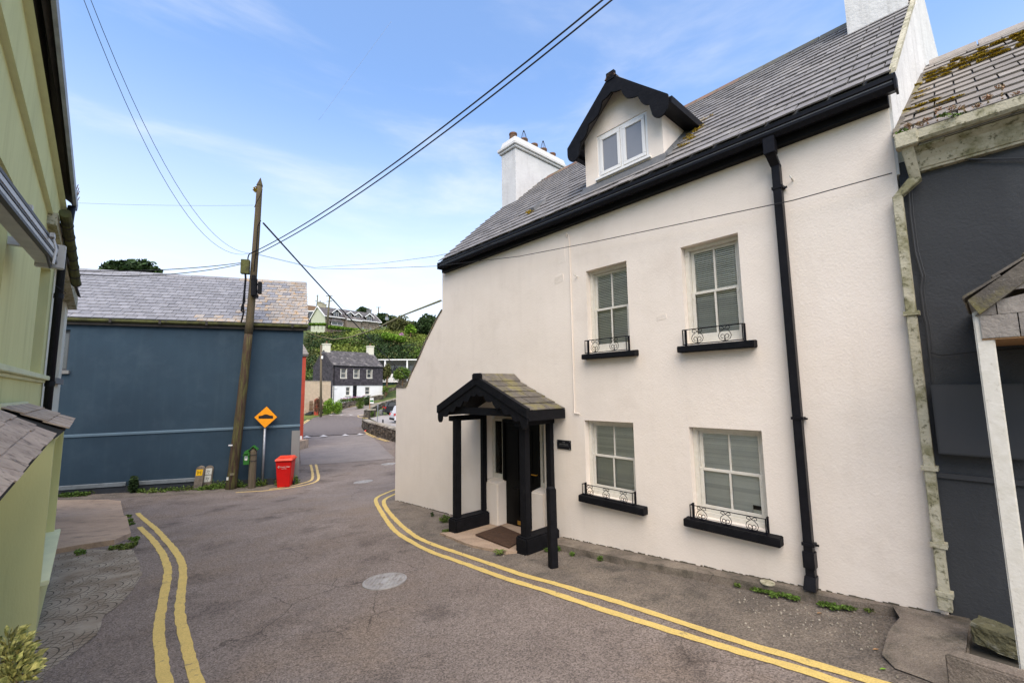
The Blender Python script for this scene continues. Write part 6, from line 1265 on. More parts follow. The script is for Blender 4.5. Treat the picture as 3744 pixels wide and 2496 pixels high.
def farwin(fr, h, par, mat='far_white', y=.06, mid=True, vert=True, sill=True):
    a_, b_, c_, d_ = h; m_ = MB(fr).box(a_,a_+.09,y,y+.06,c_,d_).box(b_-.09,b_,y,y+.06,c_,d_).box(a_+.09,b_-.09,y,y+.06,c_,c_+.09).box(a_+.09,b_-.09,y,y+.06,d_-.09,d_)
    if mid: m_.box(a_+.09,b_-.09,y,y+.06,(c_+d_)/2-.04,(c_+d_)/2+.04)
    if vert: m_.box((a_+b_)/2-.03,(a_+b_)/2+.03,y+.01,y+.055,c_+.09,d_-.09)
    w_ = m_.build('window', mat, par); MB(fr).box(a_+.09,b_-.09,y+.07,y+.08,c_+.05,d_-.05).build('pane', 'glass_dark', w_)
    if sill: MB(fr).box(a_-.15,b_+.15,-.09,y,c_-.13,c_-.005).build('sill', mat, w_)
    return w_
for h in cw_+gw_: 
    farwin(cf, h, CO, 'cream_wood', vert=False, y=.1)
for h in cw_: MB(cf).box(h[0]-.12,h[0]-.005,-.06,.01,h[2]-.005,h[3]).box(h[1]+.005,h[1]+.12,-.06,.01,h[2]-.005,h[3]).build('window_surround', 'cream_wood', CO)
MB(cf).box(door_[0],door_[1],.14,.17,door_[2],door_[3]).build('door', 'black_gloss', CO)
MB(cf).box(.15,.75,-.03,.025,split-.55,split-.2).build('name_board', 'far_white', CO)
# cream rubble wall left of the cottage and small outbuilding behind
rw, rL = frame2(at(*k8(100,900),62), at(*k8(352,900),66.5)); 
CW = thing('rendered_garden_wall', rw.pt(rL/2,0,1), 'tall rough cream rendered garden wall left of the cottage', 'garden wall')
q_ = rw.hit(*k8(240,897)); m_ = MB(rw).box(-3,rL,0,.4,-.2,q_[1]-.06); m_.build('wall', 'rubble_cream', CW)
x = -3
while x < rL: MB(rw).box(x,min(x+.5,rL)-.02,-.04,.44,q_[1]-.06,q_[1]+random.uniform(.0,.05)).build('coping_stone', 'stone_top', CW); x += .5
# gate, gate pillars
gp_ = gnd(*k8(208,1225)); 
def HT(px, py, Y): return at(px, py, Y).z
GPL = thing('gate_pillar', gp_, 'square red rendered gate pillar with pyramid cap', 'gate pillar')
Yg = float(gp_.y); wg = (at(*k8(240,1150),Yg).x-at(*k8(180,1150),Yg).x)*.72; hg = HT(*k8(208,1092), Yg)
fg = Fr((gp_.x,Yg,0), Vector((math.cos(.45),math.sin(.45),0)), Vector((-math.sin(.45),math.cos(.45),0)))
MB(fg).box(-wg/2,wg/2,-wg/2,wg/2,gp_.z-.2,hg).build('shaft', 'red_render', GPL); h2 = HT(*k8(208,1066), Yg)
MB(fg).box(-wg*.56,wg*.56,-wg*.56,wg*.56,hg,hg+.09).hexa([(-wg*.56,-wg*.56,hg+.09),(wg*.56,-wg*.56,hg+.09),(wg*.56,wg*.56,hg+.09),(-wg*.56,wg*.56,hg+.09),(-.02,-.02,h2),(.02,-.02,h2),(.02,.02,h2),(-.02,.02,h2)]).build('cap', 'red_render', GPL)
g1 = gnd(*k8(112,1222)); GT = thing('wooden_gate', Vector(((g1.x+gp_.x)/2, Yg, g1.z)), 'weathered wooden garden gate between the red wall and red pillar', 'gate')
xa, xb = at(*k8(112,1150),Yg).x, at(*k8(176,1150),Yg).x; zb_, zt_ = HT(*k8(140,1218),Yg), HT(*k8(140,1095),Yg)
MB().box(xa,xa+.12,Yg,Yg+.12,zb_-.3,zt_-.4).build('gate_post', 'post_wood', GT)
n = 6
for k in range(n): xk = xa+.2+(xb-xa-.3)*k/(n-1); MB().box(xk-.035,xk+.035,Yg,Yg+.03,zb_+.35,zt_).build('slat', 'timber', GT)
for zz in (.5, 1.2): MB().box(xa+.12,xb,Yg+.03,Yg+.07,zb_+zz,zb_+zz+.09).build('rail', 'timber', GT)
for k in range(3): MB().box(xa+.1,xb,Yg-.1-.35*(2-k),Yg+.2,zb_-.15+.12*k,zb_+.0+.12*k).build('step', 'plinth_dark', GT)
# ------------------------------------------------------------------ stone walls, built of stones
def stonewall(name, pts, heights, label, thick=.45, sw=.32, sh=.17, cope=True, mat='stone', base=-.2, parts=0):
    """pts: ground positions along the wall; heights per point; stones laid proud of a mortar core"""
    root = thing(name, Vector((pts[0].x, pts[0].y, gz(pts[0].x, pts[0].y))), label, 'stone wall')
    core = MB(); st = MB(); tops = []
    for i in range(len(pts)-1):
        p, q = Vector((pts[i].x,pts[i].y,0)), Vector((pts[i+1].x,pts[i+1].y,0)); d = (q-p); L_ = d.length; d.normalize(); n_ = Vector((-d.y,d.x,0))
        if n_.y < 0: n_ = -n_
        f = Fr(p, d, n_); g0_, g1_ = gz(p.x,p.y), gz(q.x,q.y); z0, z1 = g0_+heights[i], g1_+heights[i+1]
        core.hexa([(p+n_*.04+Vector((0,0,g0_+base))),(q+n_*.04+Vector((0,0,g1_+base))),(q+n_*thick+Vector((0,0,g1_+base))),(p+n_*thick+Vector((0,0,g0_+base))),(p+n_*.04+Vector((0,0,z0-.03))),(q+n_*.04+Vector((0,0,z1-.03))),(q+n_*thick+Vector((0,0,z1-.03))),(p+n_*thick+Vector((0,0,z0-.03)))])
        nr = max(1, int(max(heights[i],heights[i+1])/sh)); 
        for r in range(nr):
            x = -random.uniform(0,sw)
            while x < L_:
                w_ = sw*random.uniform(.55,1.5); xa, xb = max(0,x), min(L_,x+w_)
                if xb-xa > .05:
                    t = ((xa+xb)/2)/L_; gg = g0_+(g1_-g0_)*t; H = heights[i]+(heights[i+1]-heights[i])*t; za = gg+H*r/nr+random.uniform(-.02,.02); zb = gg+H*(r+1)/nr-.02; o_ = random.uniform(-.05,.02); j = lambda: random.uniform(-.02,.02)
                    V8 = [(xa+.01+j(),o_+j(),za+j()),(xb-.01+j(),o_+j(),za+j()),(xb-.01,.12,za),(xa+.01,.12,za),(xa+.01+j(),o_+j(),zb+j()),(xb-.01+j(),o_+j(),zb+j()),(xb-.01,.12,zb),(xa+.01,.12,zb)]
                    if len(tops) < parts: MB(f).hexa(V8).build('stone', mat, root, recalc=False); tops.append(1)
                    else:
                        st.fr = f; st.hexa(V8)
                x += w_
        if cope:
            x = 0
            while x < L_:
                w_ = random.uniform(.25,.5); xb = min(L_, x+w_); t = x/L_; zt = g0_+(g1_-g0_)*t+heights[i]+(heights[i+1]-heights[i])*t
                MB(f).hexa([(x+.01,-.06,zt-.02),(xb-.01,-.05,zt-.02),(xb-.01,thick+.03,zt-.02),(x+.01,thick+.04,zt-.02),(x+.02,-.04,zt+random.uniform(.04,.10)),(xb-.02,-.03,zt+random.uniform(.04,.10)),(xb-.02,thick,zt+random.uniform(.04,.10)),(x+.02,thick,zt+random.uniform(.04,.10))]).build('coping_stone', 'stone_top', root, recalc=False); x += w_
    core.build('core', 'mortar', root); 
    if st.V: st.build('stones', mat, root, recalc=False, kind='stuff')
    return root
wp = [gnd(*c5(1190,405)), gnd(*c5(1300,480)), gnd(*c5(1450,560)), gnd(*c5(1800,668)), gnd(1480,1640), gnd(1540,1680)]
def topz(px, py, g): return max(.4, at(px, py, g.y).z-gz(g.x, g.y))
hts = [topz(*c5(1213,262), wp[0]), topz(*c5(1310,310), wp[1]), topz(*c5(1450,345), wp[2]), topz(*c5(1800,450), wp[3])]; hts += [hts[-1]]*2
stonewall('stone_wall', wp, hts, 'near rubble stone wall with pale coping between the road and the car park', sw=.26, sh=.13, parts=120)
pb1 = [gnd(*c5(1222,232)), gnd(*c5(1310,240))]
hp = topz(*c5(1260,85), pb1[0]); stonewall('stone_pillar', pb1, [hp,hp], 'squat stone pillar at the car park entrance', thick=.9, sw=.3, sh=.17, parts=60)
pu = [gnd(1362,1500), gnd(1380,1500), gnd(1402,1500), gnd(1452,1500), gnd(1500,1502)]
def back(px, py, Y): q = at(px, py, Y); return q
Yb = 61
ub = [at(1352,1500,58), at(1370,1500,60), at(1400,1500,63), at(1455,1500,66), at(1510,1500,68)]
hh = [at(px,py,u_.y).z-gz(u_.x,u_.y) for u_, (px,py) in zip(ub, ((1352,1495),(1368,1484),(1398,1470),(1450,1456),(1500,1450)))]
stonewall('stone_wall', ub, [max(.5,h) for h in hh], 'high rubble retaining wall rising behind the car park', sw=.34, sh=.2, parts=100)
ul = [gnd(*k8(262,1212)), gnd(*k8(400,1185)), gnd(*k8(560,1150)), gnd(*k8(700,1110))]
stonewall('stone_wall', ul, [1.0,.95,.85,.75], 'low stone wall holding the flower bed below the cottage', sw=.34, sh=.18, cope=False, parts=60)
ur = [gnd(*k8(740,1105)), gnd(*k8(800,1090)), gnd(*k8(870,1075))]
stonewall('stone_wall', ur, [.8,.8,.7], 'low stone wall in front of the right half of the cottage', sw=.34, sh=.18, parts=30)
uh = [at(*k8(850,1050),80), at(*k8(920,1050),81), at(*k8(1000,1050),82), at(*k8(1100,1050),84)]
stonewall('stone_wall', uh, [at(*k8(860,975),80).z-gz(uh[0].x,uh[0].y), at(*k8(920,965),81).z-gz(uh[1].x,uh[1].y), at(*k8(1000,960),82).z-gz(uh[2].x,uh[2].y), 3.5], 'tall grey stone bank wall right of the cottage', sw=.4, sh=.24, cope=False, parts=60)
# ------------------------------------------------------------------ row of houses on the hill
h9 = lambda x, y: (1100+x*.15304, 1060+y*.15304)
hf, hL = frame2(at(*h9(590,620),120), at(*h9(1875,620),133))
HO = thing('hill_terrace', hf.pt(hL/2,0,20.5), 'long stone fronted house with four white gabled dormers high on the hill', 'house')
def HH(x, y, yy=0): return hf.hit(*h9(x,y), yy)
ez1 = HH(650,615)[1]; base_z = 19.5
lw_ = []
for (xa,xb,ya,yb) in ((1150,1275,835,900),(1455,1510,880,930),(1645,1685,895,945)): p, q = HH(xa,ya), HH(xb,yb); lw_.append((p[0],q[0],q[1],p[1]))
wallholes(MB(hf), 0, hL, base_z, ez1, lw_, 0, .15).build('front_wall', 'stone_far', HO)
for h in lw_: farwin(hf, h, HO, sill=False, mid=False)
hs_ = MB(hf); z = base_z+.2; random.seed(11)
while z < ez1-.1:
    x = 0
    while x < hL-.2:
        w_ = random.uniform(.3,.8); xb = min(hL, x+w_)
        if not any(h[0]-.1 < (x+xb)/2 < h[1]+.1 and h[2]-.1 < z+.1 < h[3]+.1 for h in lw_): hs_.box(x+.02,xb-.03,-random.uniform(.04,.12),0,z+.02,z+.24)
        x += w_
    z += .26
hs_.build('stones', 'stone_far', HO, recalc=False, kind='stuff')
GW = 8.3; rzh = ez1+GW/2*math.tan(rad(37))
MB(hf).prism([(0,base_z),(GW,base_z),(GW,ez1),(GW/2,rzh),(0,ez1)], -.25, -.01, 'x').build('gable_wall', 'far_green', HO)
MB(hf).prism([(0,base_z),(GW,base_z),(GW,ez1),(GW/2,rzh),(0,ez1)], hL, hL+.2, 'x').build('gable_wall', 'stone', HO)
MB(hf).hexa([(-.5,-.5,ez1-.25),(hL+.5,-.5,ez1-.25),(hL+.5,GW/2,rzh-.05),(-.5,GW/2,rzh-.05),(-.5,-.5,ez1-.1),(hL+.5,-.5,ez1-.1),(hL+.5,GW/2,rzh+.12),(-.5,GW/2,rzh+.12)]).hexa([(-.5,GW/2,rzh-.05),(hL+.5,GW/2,rzh-.05),(hL+.5,GW+.5,ez1-.25),(-.5,GW+.5,ez1-.25),(-.5,GW/2,rzh+.12),(hL+.5,GW/2,rzh+.12),(hL+.5,GW+.5,ez1-.1),(-.5,GW+.5,ez1-.1)]).build('roof', 'slate_far', HO)
MB(hf).box(-.5,hL+.5,-.58,-.5,ez1-.35,ez1-.12).build('fascia', 'far_white', HO)
for x_ in (-.56,):
    MB(hf).prism([(-.6,ez1-.45),(-.6,ez1-.05),(GW/2,rzh+.2),(GW+.6,ez1-.05),(GW+.6,ez1-.45),(GW/2,rzh-.25)], x_, x_+.1, 'x').build('bargeboard', 'far_white', HO)
MB(hf).prism([(-.6,ez1-.3),(-.6,ez1-.08),(GW/2,rzh+.16),(GW/2,rzh-.05)], hL+.5, hL+.58, 'x').build('bargeboard', 'far_white', HO)
def hdormer(xc, w_, zt0, zb0, apz):
    a_ = HH(xc-w_/2, 600)[0]; b_ = HH(xc+w_/2, 600)[0]; cx = (a_+b_)/2; hwd = (b_-a_)/2; zt = HH(xc, zt0)[1]; zb = HH(xc, zb0)[1]; ap = HH(xc, apz)[1]
    d_ = MB(hf).prism([(cx-hwd,zb),(cx+hwd,zb),(cx+hwd,zt),(cx,ap-.1),(cx-hwd,zt)], -.15, 2.2, 'y').build('dormer', 'slate_hung', HO)
    farwin(Fr(hf.pt(0,-.25,0), hf.ex, hf.ey), (cx-hwd,cx+hwd,zb,zt-.02), d_, y=0, sill=False, mid=False)
    ov = hwd+.75; el = zt-(ap-zt)*.35
    for s_ in (-1,1):
        MB(hf).hexa([(cx,-.6,ap-.05),(cx+s_*ov,-.6,el-.05),(cx+s_*ov,2.8,el-.05),(cx,3.4,ap-.05),(cx,-.6,ap+.1),(cx+s_*ov,-.6,el+.1),(cx+s_*ov,2.8,el+.1),(cx,3.4,ap+.1)]).build('dormer_roof', 'slate_far', d_)
        MB(hf).hexa([(cx,-.68,ap-.22),(cx+s_*ov,-.68,el-.22),(cx+s_*ov,-.6,el-.22),(cx,-.6,ap-.22),(cx,-.68,ap+.1),(cx+s_*ov,-.68,el+.1),(cx+s_*ov,-.6,el+.1),(cx,-.6,ap+.1)]).build('bargeboard', 'far_white', d_)
hdormer(838,120,535,645,455); hdormer(1160,80,570,640,520); hdormer(1352,80,605,700,550); hdormer(1622,110,635,745,568)
bx0, bx1 = HH(690,800)[0], HH(965,800)[0]; bzt, bzb = HH(820,770)[1], HH(820,870)[1]
bw_ = MB(hf).box(bx0,bx1,-1.0,0,base_z,bzb+.2).build('bay_window', 'stone_far', HO)
farwin(Fr(hf.pt(0,-1.05,0), hf.ex, hf.ey), (bx0,bx1,bzb+.2,bzt), bw_, y=0, sill=False, mid=False)
MB(hf).hexa([(bx0-.2,-1.3,bzt),(bx1+.2,-1.3,bzt),(bx1+.2,0,bzt),(bx0-.2,0,bzt),(bx0+.5,-.3,bzt+.9),(bx1-.5,-.3,bzt+.9),(bx1-.5,0,bzt+.9),(bx0+.5,0,bzt+.9)]).build('bay_roof', 'slate_far', HO)
p0, p1 = HH(1030,700), HH(1400,760)
MB(hf).hexa([(p0[0],-1.6,p0[1]-.1),(p1[0],-1.6,p0[1]-.1),(p1[0],1.0,ez1+1.2),(p0[0],1.0,ez1+1.2),(p0[0],-1.6,p0[1]+.1),(p1[0],-1.6,p0[1]+.1),(p1[0],1.0,ez1+1.45),(p0[0],1.0,ez1+1.45)]).build('catslide_roof', 'slate_far', HO)
MB(hf).box(p0[0]+.3,p1[0]-.3,-1.3,-.15,base_z,p0[1]).build('porch_wall', 'stone_far', HO)
MB(hf).box(p0[0],p1[0],-1.7,-1.6,p0[1]-.3,p0[1]+.02).build('fascia', 'far_white', HO)
for (xc, wd, yt) in ((452,80,290),(545,70,335),(1630,80,470)):
    cx = HH(xc,500,GW/2)[0]; zt = hf.hit(*h9(xc,yt), GW/2)[1]; c_ = MB(hf).box(cx-.6,cx+.6,GW/2-.45,GW/2+.45,rzh-.8,zt-.2).box(cx-.7,cx+.7,GW/2-.55,GW/2+.55,zt-.2,zt).build('chimney', 'far_grey' if xc > 1000 else 'stone_cream', HO)
    MB(hf).lathe([(.15,0),(.14,.45)], (cx,GW/2,zt), 8).build('chimney_pot', 'terracotta', c_)
# second darker house to its left
H2 = thing('dark_roof_house', at(*h9(190,560),138), 'dark roofed house partly hidden behind the hill row on the left', 'house')
a_, b_ = at(*h9(60,330),138), at(*h9(420,370),138); lo = at(*h9(200,500),138).z
MB().hexa([(a_.x,138,lo),(b_.x,138,lo),(b_.x,141,b_.z),(a_.x,141,a_.z),(a_.x,138,lo+.2),(b_.x,138,lo+.2),(b_.x,141,b_.z+.15),(a_.x,141,a_.z+.15)]).build('roof', 'timber', H2)
MB().box(a_.x,b_.x,138.4,146,lo-6,lo).build('wall', 'slate_hung', H2); MB().box(a_.x,b_.x,137.9,138,lo-.25,lo+.1).build('fascia', 'far_white', H2)
q = at(*h9(230,560),138); MB().box(q.x-.7,q.x+.7,138.3,138.4,q.z-1.2,q.z+1.2).build('window', 'glass_dark', H2)
# white modernist building
mf, mL = frame2(at(*k8(800,700),83.5), at(*k8(1280,700),85))
MO = thing('modern_building', mf.pt(mL/2,0,4), 'low modern white building with flat roof and white fin walls', 'building')
def MH(x, y): return mf.hit(*k8(x,y))
rt_ = MH(900,690)[1]; sb_ = MH(900,742)[1]; wb0 = MH(900,828)[1]; wb1 = MH(900,912)[1]
MB(mf).box(-.3,mL+1,-.6,6,rt_-.12,rt_+.1).build('roof', 'far_white', MO)
MB(mf).hexa([(-1,-.5,rt_-.13),(mL+1,-.5,rt_-.13),(mL+1,1.6,sb_),(-1,1.6,sb_),(-1,-.45,rt_-.12),(mL+1,-.45,rt_-.12),(mL+1,5,rt_-.12),(-1,5,rt_-.12)]).build('soffit', 'far_grey', MO)
MB(mf).box(-1,mL+1,1.6,1.7,wb0,sb_).build('glazing', 'glass_dark', MO)
for x_ in range(7): MB(mf).box(-1+x_*1.4,-.92+x_*1.4,1.5,1.6,wb0,sb_).build('mullion', 'grey_box', MO)
MB(mf).box(-1,mL+1,.2,1.6,wb1,wb0).build('balcony_wall', 'far_white', MO); MB(mf).box(-1,mL+1,.6,5,1.5,wb1-.05).build('lower_wall', 'teal_wood', MO)
for (xa, xb) in ((882,897),(1100,1113)): MB(mf).box(MH(xa,700)[0],MH(xb,700)[0],-.5,1.6,wb0-.3,rt_-.12).build('fin_wall', 'far_white', MO)
# ------------------------------------------------------------------ far poles
def fpole(p0, p1, Y, label, arms=(), r=.15, extra=None, mat='pole_far'):
    a_, b_ = at(*p0, Y), at(*p1, Y); a_.z -= .4; rt = thing('utility_pole', a_, label, 'utility pole', 'wooden utility poles in the distance')
    MB().tube([tuple(a_), tuple(b_)], [r, r*.75], 8).build('shaft', mat, rt, smooth=True)
    for (x0, y0, x1, y1) in arms: MB().tube([tuple(at(x0,y0,Y-.1)), tuple(at(x1,y1,Y-.1))], .11, 4).build('crossarm', mat, rt)
    if extra: extra(rt, Y)
    return b_
fpole(h9(628,865), h9(690,130), 112, 'tall pale utility pole with crossarm in front of the hill row gable', [(*h9(600,145), *h9(755,145)), (*h9(610,275), *h9(750,262))], .26)
fpole(h9(378,420), h9(405,115), 135, 'thin utility pole behind the hill row chimney', [(*h9(370,148), *h9(410,148)), (*h9(340,262), *h9(385,268))], .2)
fpole(h9(1850,700), h9(1858,405), 150, 'utility pole with crossarm on the skyline right of the row', [(*h9(1795,415), *h9(1920,415))], .24, mat='post_wood')
def trafo(rt, Y):
    for px in (2035,2055,2075): MB().tube([tuple(at(*h9(px,625),Y)), tuple(at(*h9(px,665),Y))], .09, 6).build('insulator', 'steel', rt)
    a_, b_ = at(*h9(2025,660),Y), at(*h9(2090,720),Y); MB().box(a_.x,b_.x,Y-.4,Y+.4,b_.z,a_.z).build('transformer', 'steel', rt)
fpole(h9(2055,880), h9(2062,580), 118, 'dark pole carrying a grey transformer among the hedges', (), .15, trafo, 'post_wood')
fpole(k8(252,1225), k8(255,545), 56, 'leaning utility pole behind the red gate pillar', (), .16, lambda rt, Y: [MB().tube([tuple(at(*k8(255,620),Y-.1)), tuple(at(*k8(310,612),Y-.1))], .04, 4).build('crossarm', 'steel', rt), MB().box(at(*k8(264,600),Y).x, at(*k8(280,600),Y).x, Y-.2, Y-.1, at(*k8(270,680),Y).z, at(*k8(270,652),Y).z).build('notice', 'far_white', rt)], 'post_wood')
# ------------------------------------------------------------------ car park bits
s_ = lambda x, y: (1340+x/7.836, 1420+y/7.836)
Yp = gnd(*s_(310,985)).y; a_, b_ = gnd(*s_(310,985)), at(*s_(328,435), gnd(*s_(310,985)).y)
LPo = thing('signpost', a_, 'plain grey metal post rising behind the near stone wall', 'signpost'); MB().tube([(a_.x,a_.y,a_.z-.5),(b_.x,b_.y,b_.z)], .045, 8).build('post', 'steel', LPo); MB().box(b_.x-.07,b_.x+.07,b_.y-.06,b_.y-.05,b_.z-.35,b_.z).build('plate', 'steel', LPo)
a_ = gnd(*s_(468,1045)); b_ = at(*s_(468,895), a_.y); MBo = thing('bollard', a_, 'short round black bollard in the car park beyond the stone wall', 'bollard'); MB().tube([(a_.x,a_.y,a_.z-.1),(a_.x,a_.y,b_.z)], .07, 10).build('shaft', 'black_paint', MBo); MB().tube([(a_.x,a_.y,b_.z),(a_.x,a_.y,b_.z+.05)], [.07,.03], 10).build('cap', 'black_paint', MBo)
a_ = at(*s_(90,600), 57); ES = thing('estate_sign', a_, 'small white and green board on a thin wooden stake', 'sign'); t_ = at(*s_(100,270),57)
MB().box(a_.x-.05,a_.x+.05,57,57.08,a_.z-1.6,t_.z).build('stake', 'timber_light', ES); l_, r_ = at(*s_(100,270),56.95), at(*s_(205,420),56.95)
bd = MB().box(l_.x,r_.x,56.92,56.98,r_.z,l_.z).build('board', 'far_white', ES); zz = lambda y: at(*s_(150,y),56.95).z
MB().box(l_.x+.02,r_.x-.02,56.905,56.919,zz(382),zz(330)).build('green_band', 'post_green', bd); text('SALE', Fr((0,56.915,0),(1,0,0),(0,1,0)), (l_.x+r_.x)/2, 0, zz(300), .30, 'far_grey', bd)
a_ = gnd(*s_(420,735)); CB = thing('utility_cabinet', a_, 'small pale grey metal cabinet at the foot of the high stone wall', 'cabinet'); zt = at(*s_(420,607),a_.y).z; xl, xr = at(*s_(372,700),a_.y).x, at(*s_(470,700),a_.y).x
MB().box(xl,xr,a_.y-.25,a_.y+.25,a_.z-.1,zt).build('body', 'steel', CB, bevel=.02); MB().box(xl+.05,xr-.05,a_.y-.27,a_.y-.25,a_.z+.05,zt-.06).build('door', 'far_grey', CB)
a_ = gnd(*c5(1270,465)); LT = MB().hexa([(a_.x-.22,a_.y-.1,a_.z),(a_.x+.25,a_.y-.14,a_.z),(a_.x+.2,a_.y+.1,a_.z),(a_.x-.2,a_.y+.08,a_.z),(a_.x-.1,a_.y-.06,a_.z+.07),(a_.x+.14,a_.y-.05,a_.z+.12),(a_.x+.12,a_.y+.05,a_.z+.12),(a_.x-.12,a_.y+.05,a_.z+.06)]).build('litter', 'red_lid'); tag(LT, 'crumpled red and white litter lying at the foot of the near stone wall', 'litter')
def car(p, ang, mat, label, L_=4.3, Wd_=1.8, H_=1.62):
    rt = thing('parked_car', p, label, 'car', 'cars in the car park'); f = Fr(p, Vector((math.cos(ang),math.sin(ang),0)), Vector((-math.sin(ang),math.cos(ang),0)))
    prof = [(0,.35),(0,.75),(.06,.98),(.25,1.0),(.55,H_-.08),(.8,H_),(2.3,H_-.02),(2.9,1.05),(3.9,.92),(L_,.72),(L_,.35)]
    def shell(z_cut, inset, name, m_, pr): 
        mb_ = MB(f); mb_.prism(pr, inset, Wd_-inset, 'y'); return mb_.build(name, m_, rt, bevel=.03)
    shell(0,0,'body',mat,[(0,.32),(0,.78),(.05,.98),(.3,1.02),(2.85,1.02),(3.9,.92),(L_,.70),(L_,.32)])
    cb_ = shell(0,.12,'cabin',mat,[(.18,1.0),(.45,H_-.10),(.75,H_),(2.2,H_-.02),(2.95,1.0)])
    MB(f).prism([(.34,1.05),(.52,H_-.16),(.8,H_-.10),(1.3,H_-.10),(1.3,1.05)], .112, Wd_-.112, 'y').prism([(1.38,1.05),(1.38,H_-.10),(2.15,H_-.12),(2.75,1.05)], .112, Wd_-.112, 'y').build('side_window', 'glass_dark', cb_)
    for x_ in (.78, L_-.82):
        for y_ in (-.01, Wd_-.19):
            w_ = MB(f).tube([(x_,y_,.33),(x_,y_+.2,.33)], .33, 20).build('wheel', 'rubber', rt); MB(f).tube([(x_,y_-.008 if y_ < 0 else y_+.2,.33),(x_,y_ if y_ < 0 else y_+.208,.33)], .2, 14).build('rim', 'steel', w_)
    for y_ in (.0, Wd_-.28): MB(f).box(-.015,.12,y_,y_+.28,.78,1.0).build('tail_light', 'tail_red', rt)
    MB(f).box(-.04,.1,.05,Wd_-.05,.36,.55).build('bumper', 'black_gloss', rt); return rt
a_ = gnd(*s_(720,755)); f_a = .35; car(Vector((a_.x-.78*math.cos(.45)+.0, a_.y-.78*math.sin(.45)-.0, a_.z)), .45, M['car_black'], 'black hatchback parked side on, mostly hidden by the white wall')
a_ = gnd(*s_(800,1010)); car(Vector((a_.x, a_.y, a_.z)), .55, M['car_white'], 'silver white car with red tail light just showing past the white wall', H_=1.8)
# ------------------------------------------------------------------ vegetation
def tree(name, px, py_top, py_bot, Y, wpx, mat, label, n=2600, leaf=.42, cat='tree', k=12, squash=1.0):
    c_t, c_b = at(px, py_top, Y), at(px, py_bot, Y); rw_ = wpx*Y/F_/2; g_ = gz(c_b.x, Y); rt = thing(name, Vector((c_b.x, Y, min(g_, c_b.z))), label, cat)
    h = (c_t.z-c_b.z)/2; cz = (c_t.z+c_b.z)/2
    tr = MB().tube([(c_b.x,Y,min(g_,c_b.z)-.3),(c_b.x+.1,Y,cz-h*.3),(c_b.x+.15,Y,cz+h*.6)], [max(.08,h*.09),h*.06+.04,.03], 8)
    for q in range(5): t = q*1.26; tr.tube([(c_b.x+.05,Y,cz-h*.4+q*h*.12),(c_b.x+math.cos(t)*rw_*.6,Y+math.sin(t)*rw_*.5,cz+h*(.0+.14*q))], [.05+h*.02,.02], 5)
    tr.build('trunk', 'timber', rt)
    Leaves().lump((c_b.x,Y,cz), (rw_,rw_*.8,h*squash), n, leaf, k=k).build('crown', mat, rt, kind='stuff')
    return rt
tree('tree', 490, 955, 1040, 46, 190, 'leaf_dark', 'round dark green treetop showing above the blue building roof', 4200, .5, k=22)
tree('tree', *[1100+1460*.153], 1121, 1160, 150, 44, 'leaf_dark', 'small dark tree behind the ridge of the hill row', 1600, .8)
tree('tree', 1400, 1145, 1205, 140, 90, 'leaf_dark', 'broad dark tree beside the right end of the hill row', 3000, .8, k=16)
tree('tree', 1478, 1150, 1245, 118, 110, 'leaf_olive', 'loose olive green tree with yellow tips left of the dark conifer', 4200, .62, k=20)
tree('conifer', 1562, 1148, 1255, 112, 118, 'leaf_dark', 'big dark conifer against the sky beside the white gable', 5200, .6, k=24)
tree('tree', 1500, 1185, 1230, 108, 40, 'leaf_bright', 'small bright green tree in front of the dark conifer', 1300, .5)
tree('tree', *k8(1055,0)[:1], k8(0,745)[1], k8(0,935)[1], 74, 60, 'leaf_mid', 'green garden tree in front of the modern building', 3600, .28, k=16)
tree('tree', *k8(900,0)[:1], k8(0,720)[1], k8(0,960)[1], 79, 36, 'leaf_olive', 'narrow olive tree between the cottage and the modern building', 2800, .26, k=14)
tree('shrub', *k8(885,0)[:1], k8(0,955)[1], k8(0,1025)[1], 77.5, 22, 'leaf_mid', 'green shrub at the right foot of the cottage', 900, .2, 'shrub')
def bush(px, py_top, py_bot, Y, wpx, mat, label, n=900, leaf=.16, name='bush'):
    if Y < 72: Y = min(Y, float(gnd(px, py_bot+2).y)+.8)
    c_t, c_b = at(px, py_top, Y), at(px, py_bot, Y); rw_ = wpx*Y/F_/2; c_b.z = min(c_b.z, max(gz(c_b.x,Y)-.1, c_t.z-2.6)); h = (c_t.z-c_b.z)/2
    rt = thing(name, c_b, label, 'bush'); Bl = Leaves(); [Bl.add((c_b.x+dx*rw_,Y+dy*rw_,(c_t.z+c_b.z)/2-.12*h+dz*h), (rw_*.62,rw_*.55,h*.78), n//6, leaf, .55) for dx,dy,dz in ((0,0,.1),(-.42,.1,-.1),(.42,-.1,-.05),(.15,.3,.2),(-.2,-.3,0),(.0,-.2,-.2))]; Bl.build('foliage', mat, rt, kind='stuff'); MB().tube([(c_b.x,Y,c_b.z-.3),(c_b.x,Y,c_b.z+h)], .05, 5).build('stem', 'timber', rt)
K = k8
bush(K(340,0)[0]-4, K(0,1052)[1], K(0,1135)[1], 62, 46, 'leaf_bright', 'bright yellow green rounded bush by the leaning pole', 2200, .16)
bush(K(420,0)[0], K(0,1070)[1], K(0,1150)[1], 62.5, 34, 'leaf_bright', 'smaller bright green bush right of the rounded one', 1500, .16)
bush(K(232,0)[0], K(0,1030)[1], K(0,1110)[1], 60, 36, 'terracotta', 'dark red leaved bush against the cream wall', 1300, .16)
bush(K(712,0)[0], K(0,1033)[1], K(0,1078)[1], 71, 28, 'leaf_dark', 'clipped dark green dome bush in front of the cottage', 1500, .14)
bush(K(640,0)[0], K(0,1070)[1], K(0,1128)[1], 67, 30, 'leaf_mid', 'leafy bush in the flower bed below the cottage', 1200, .14)
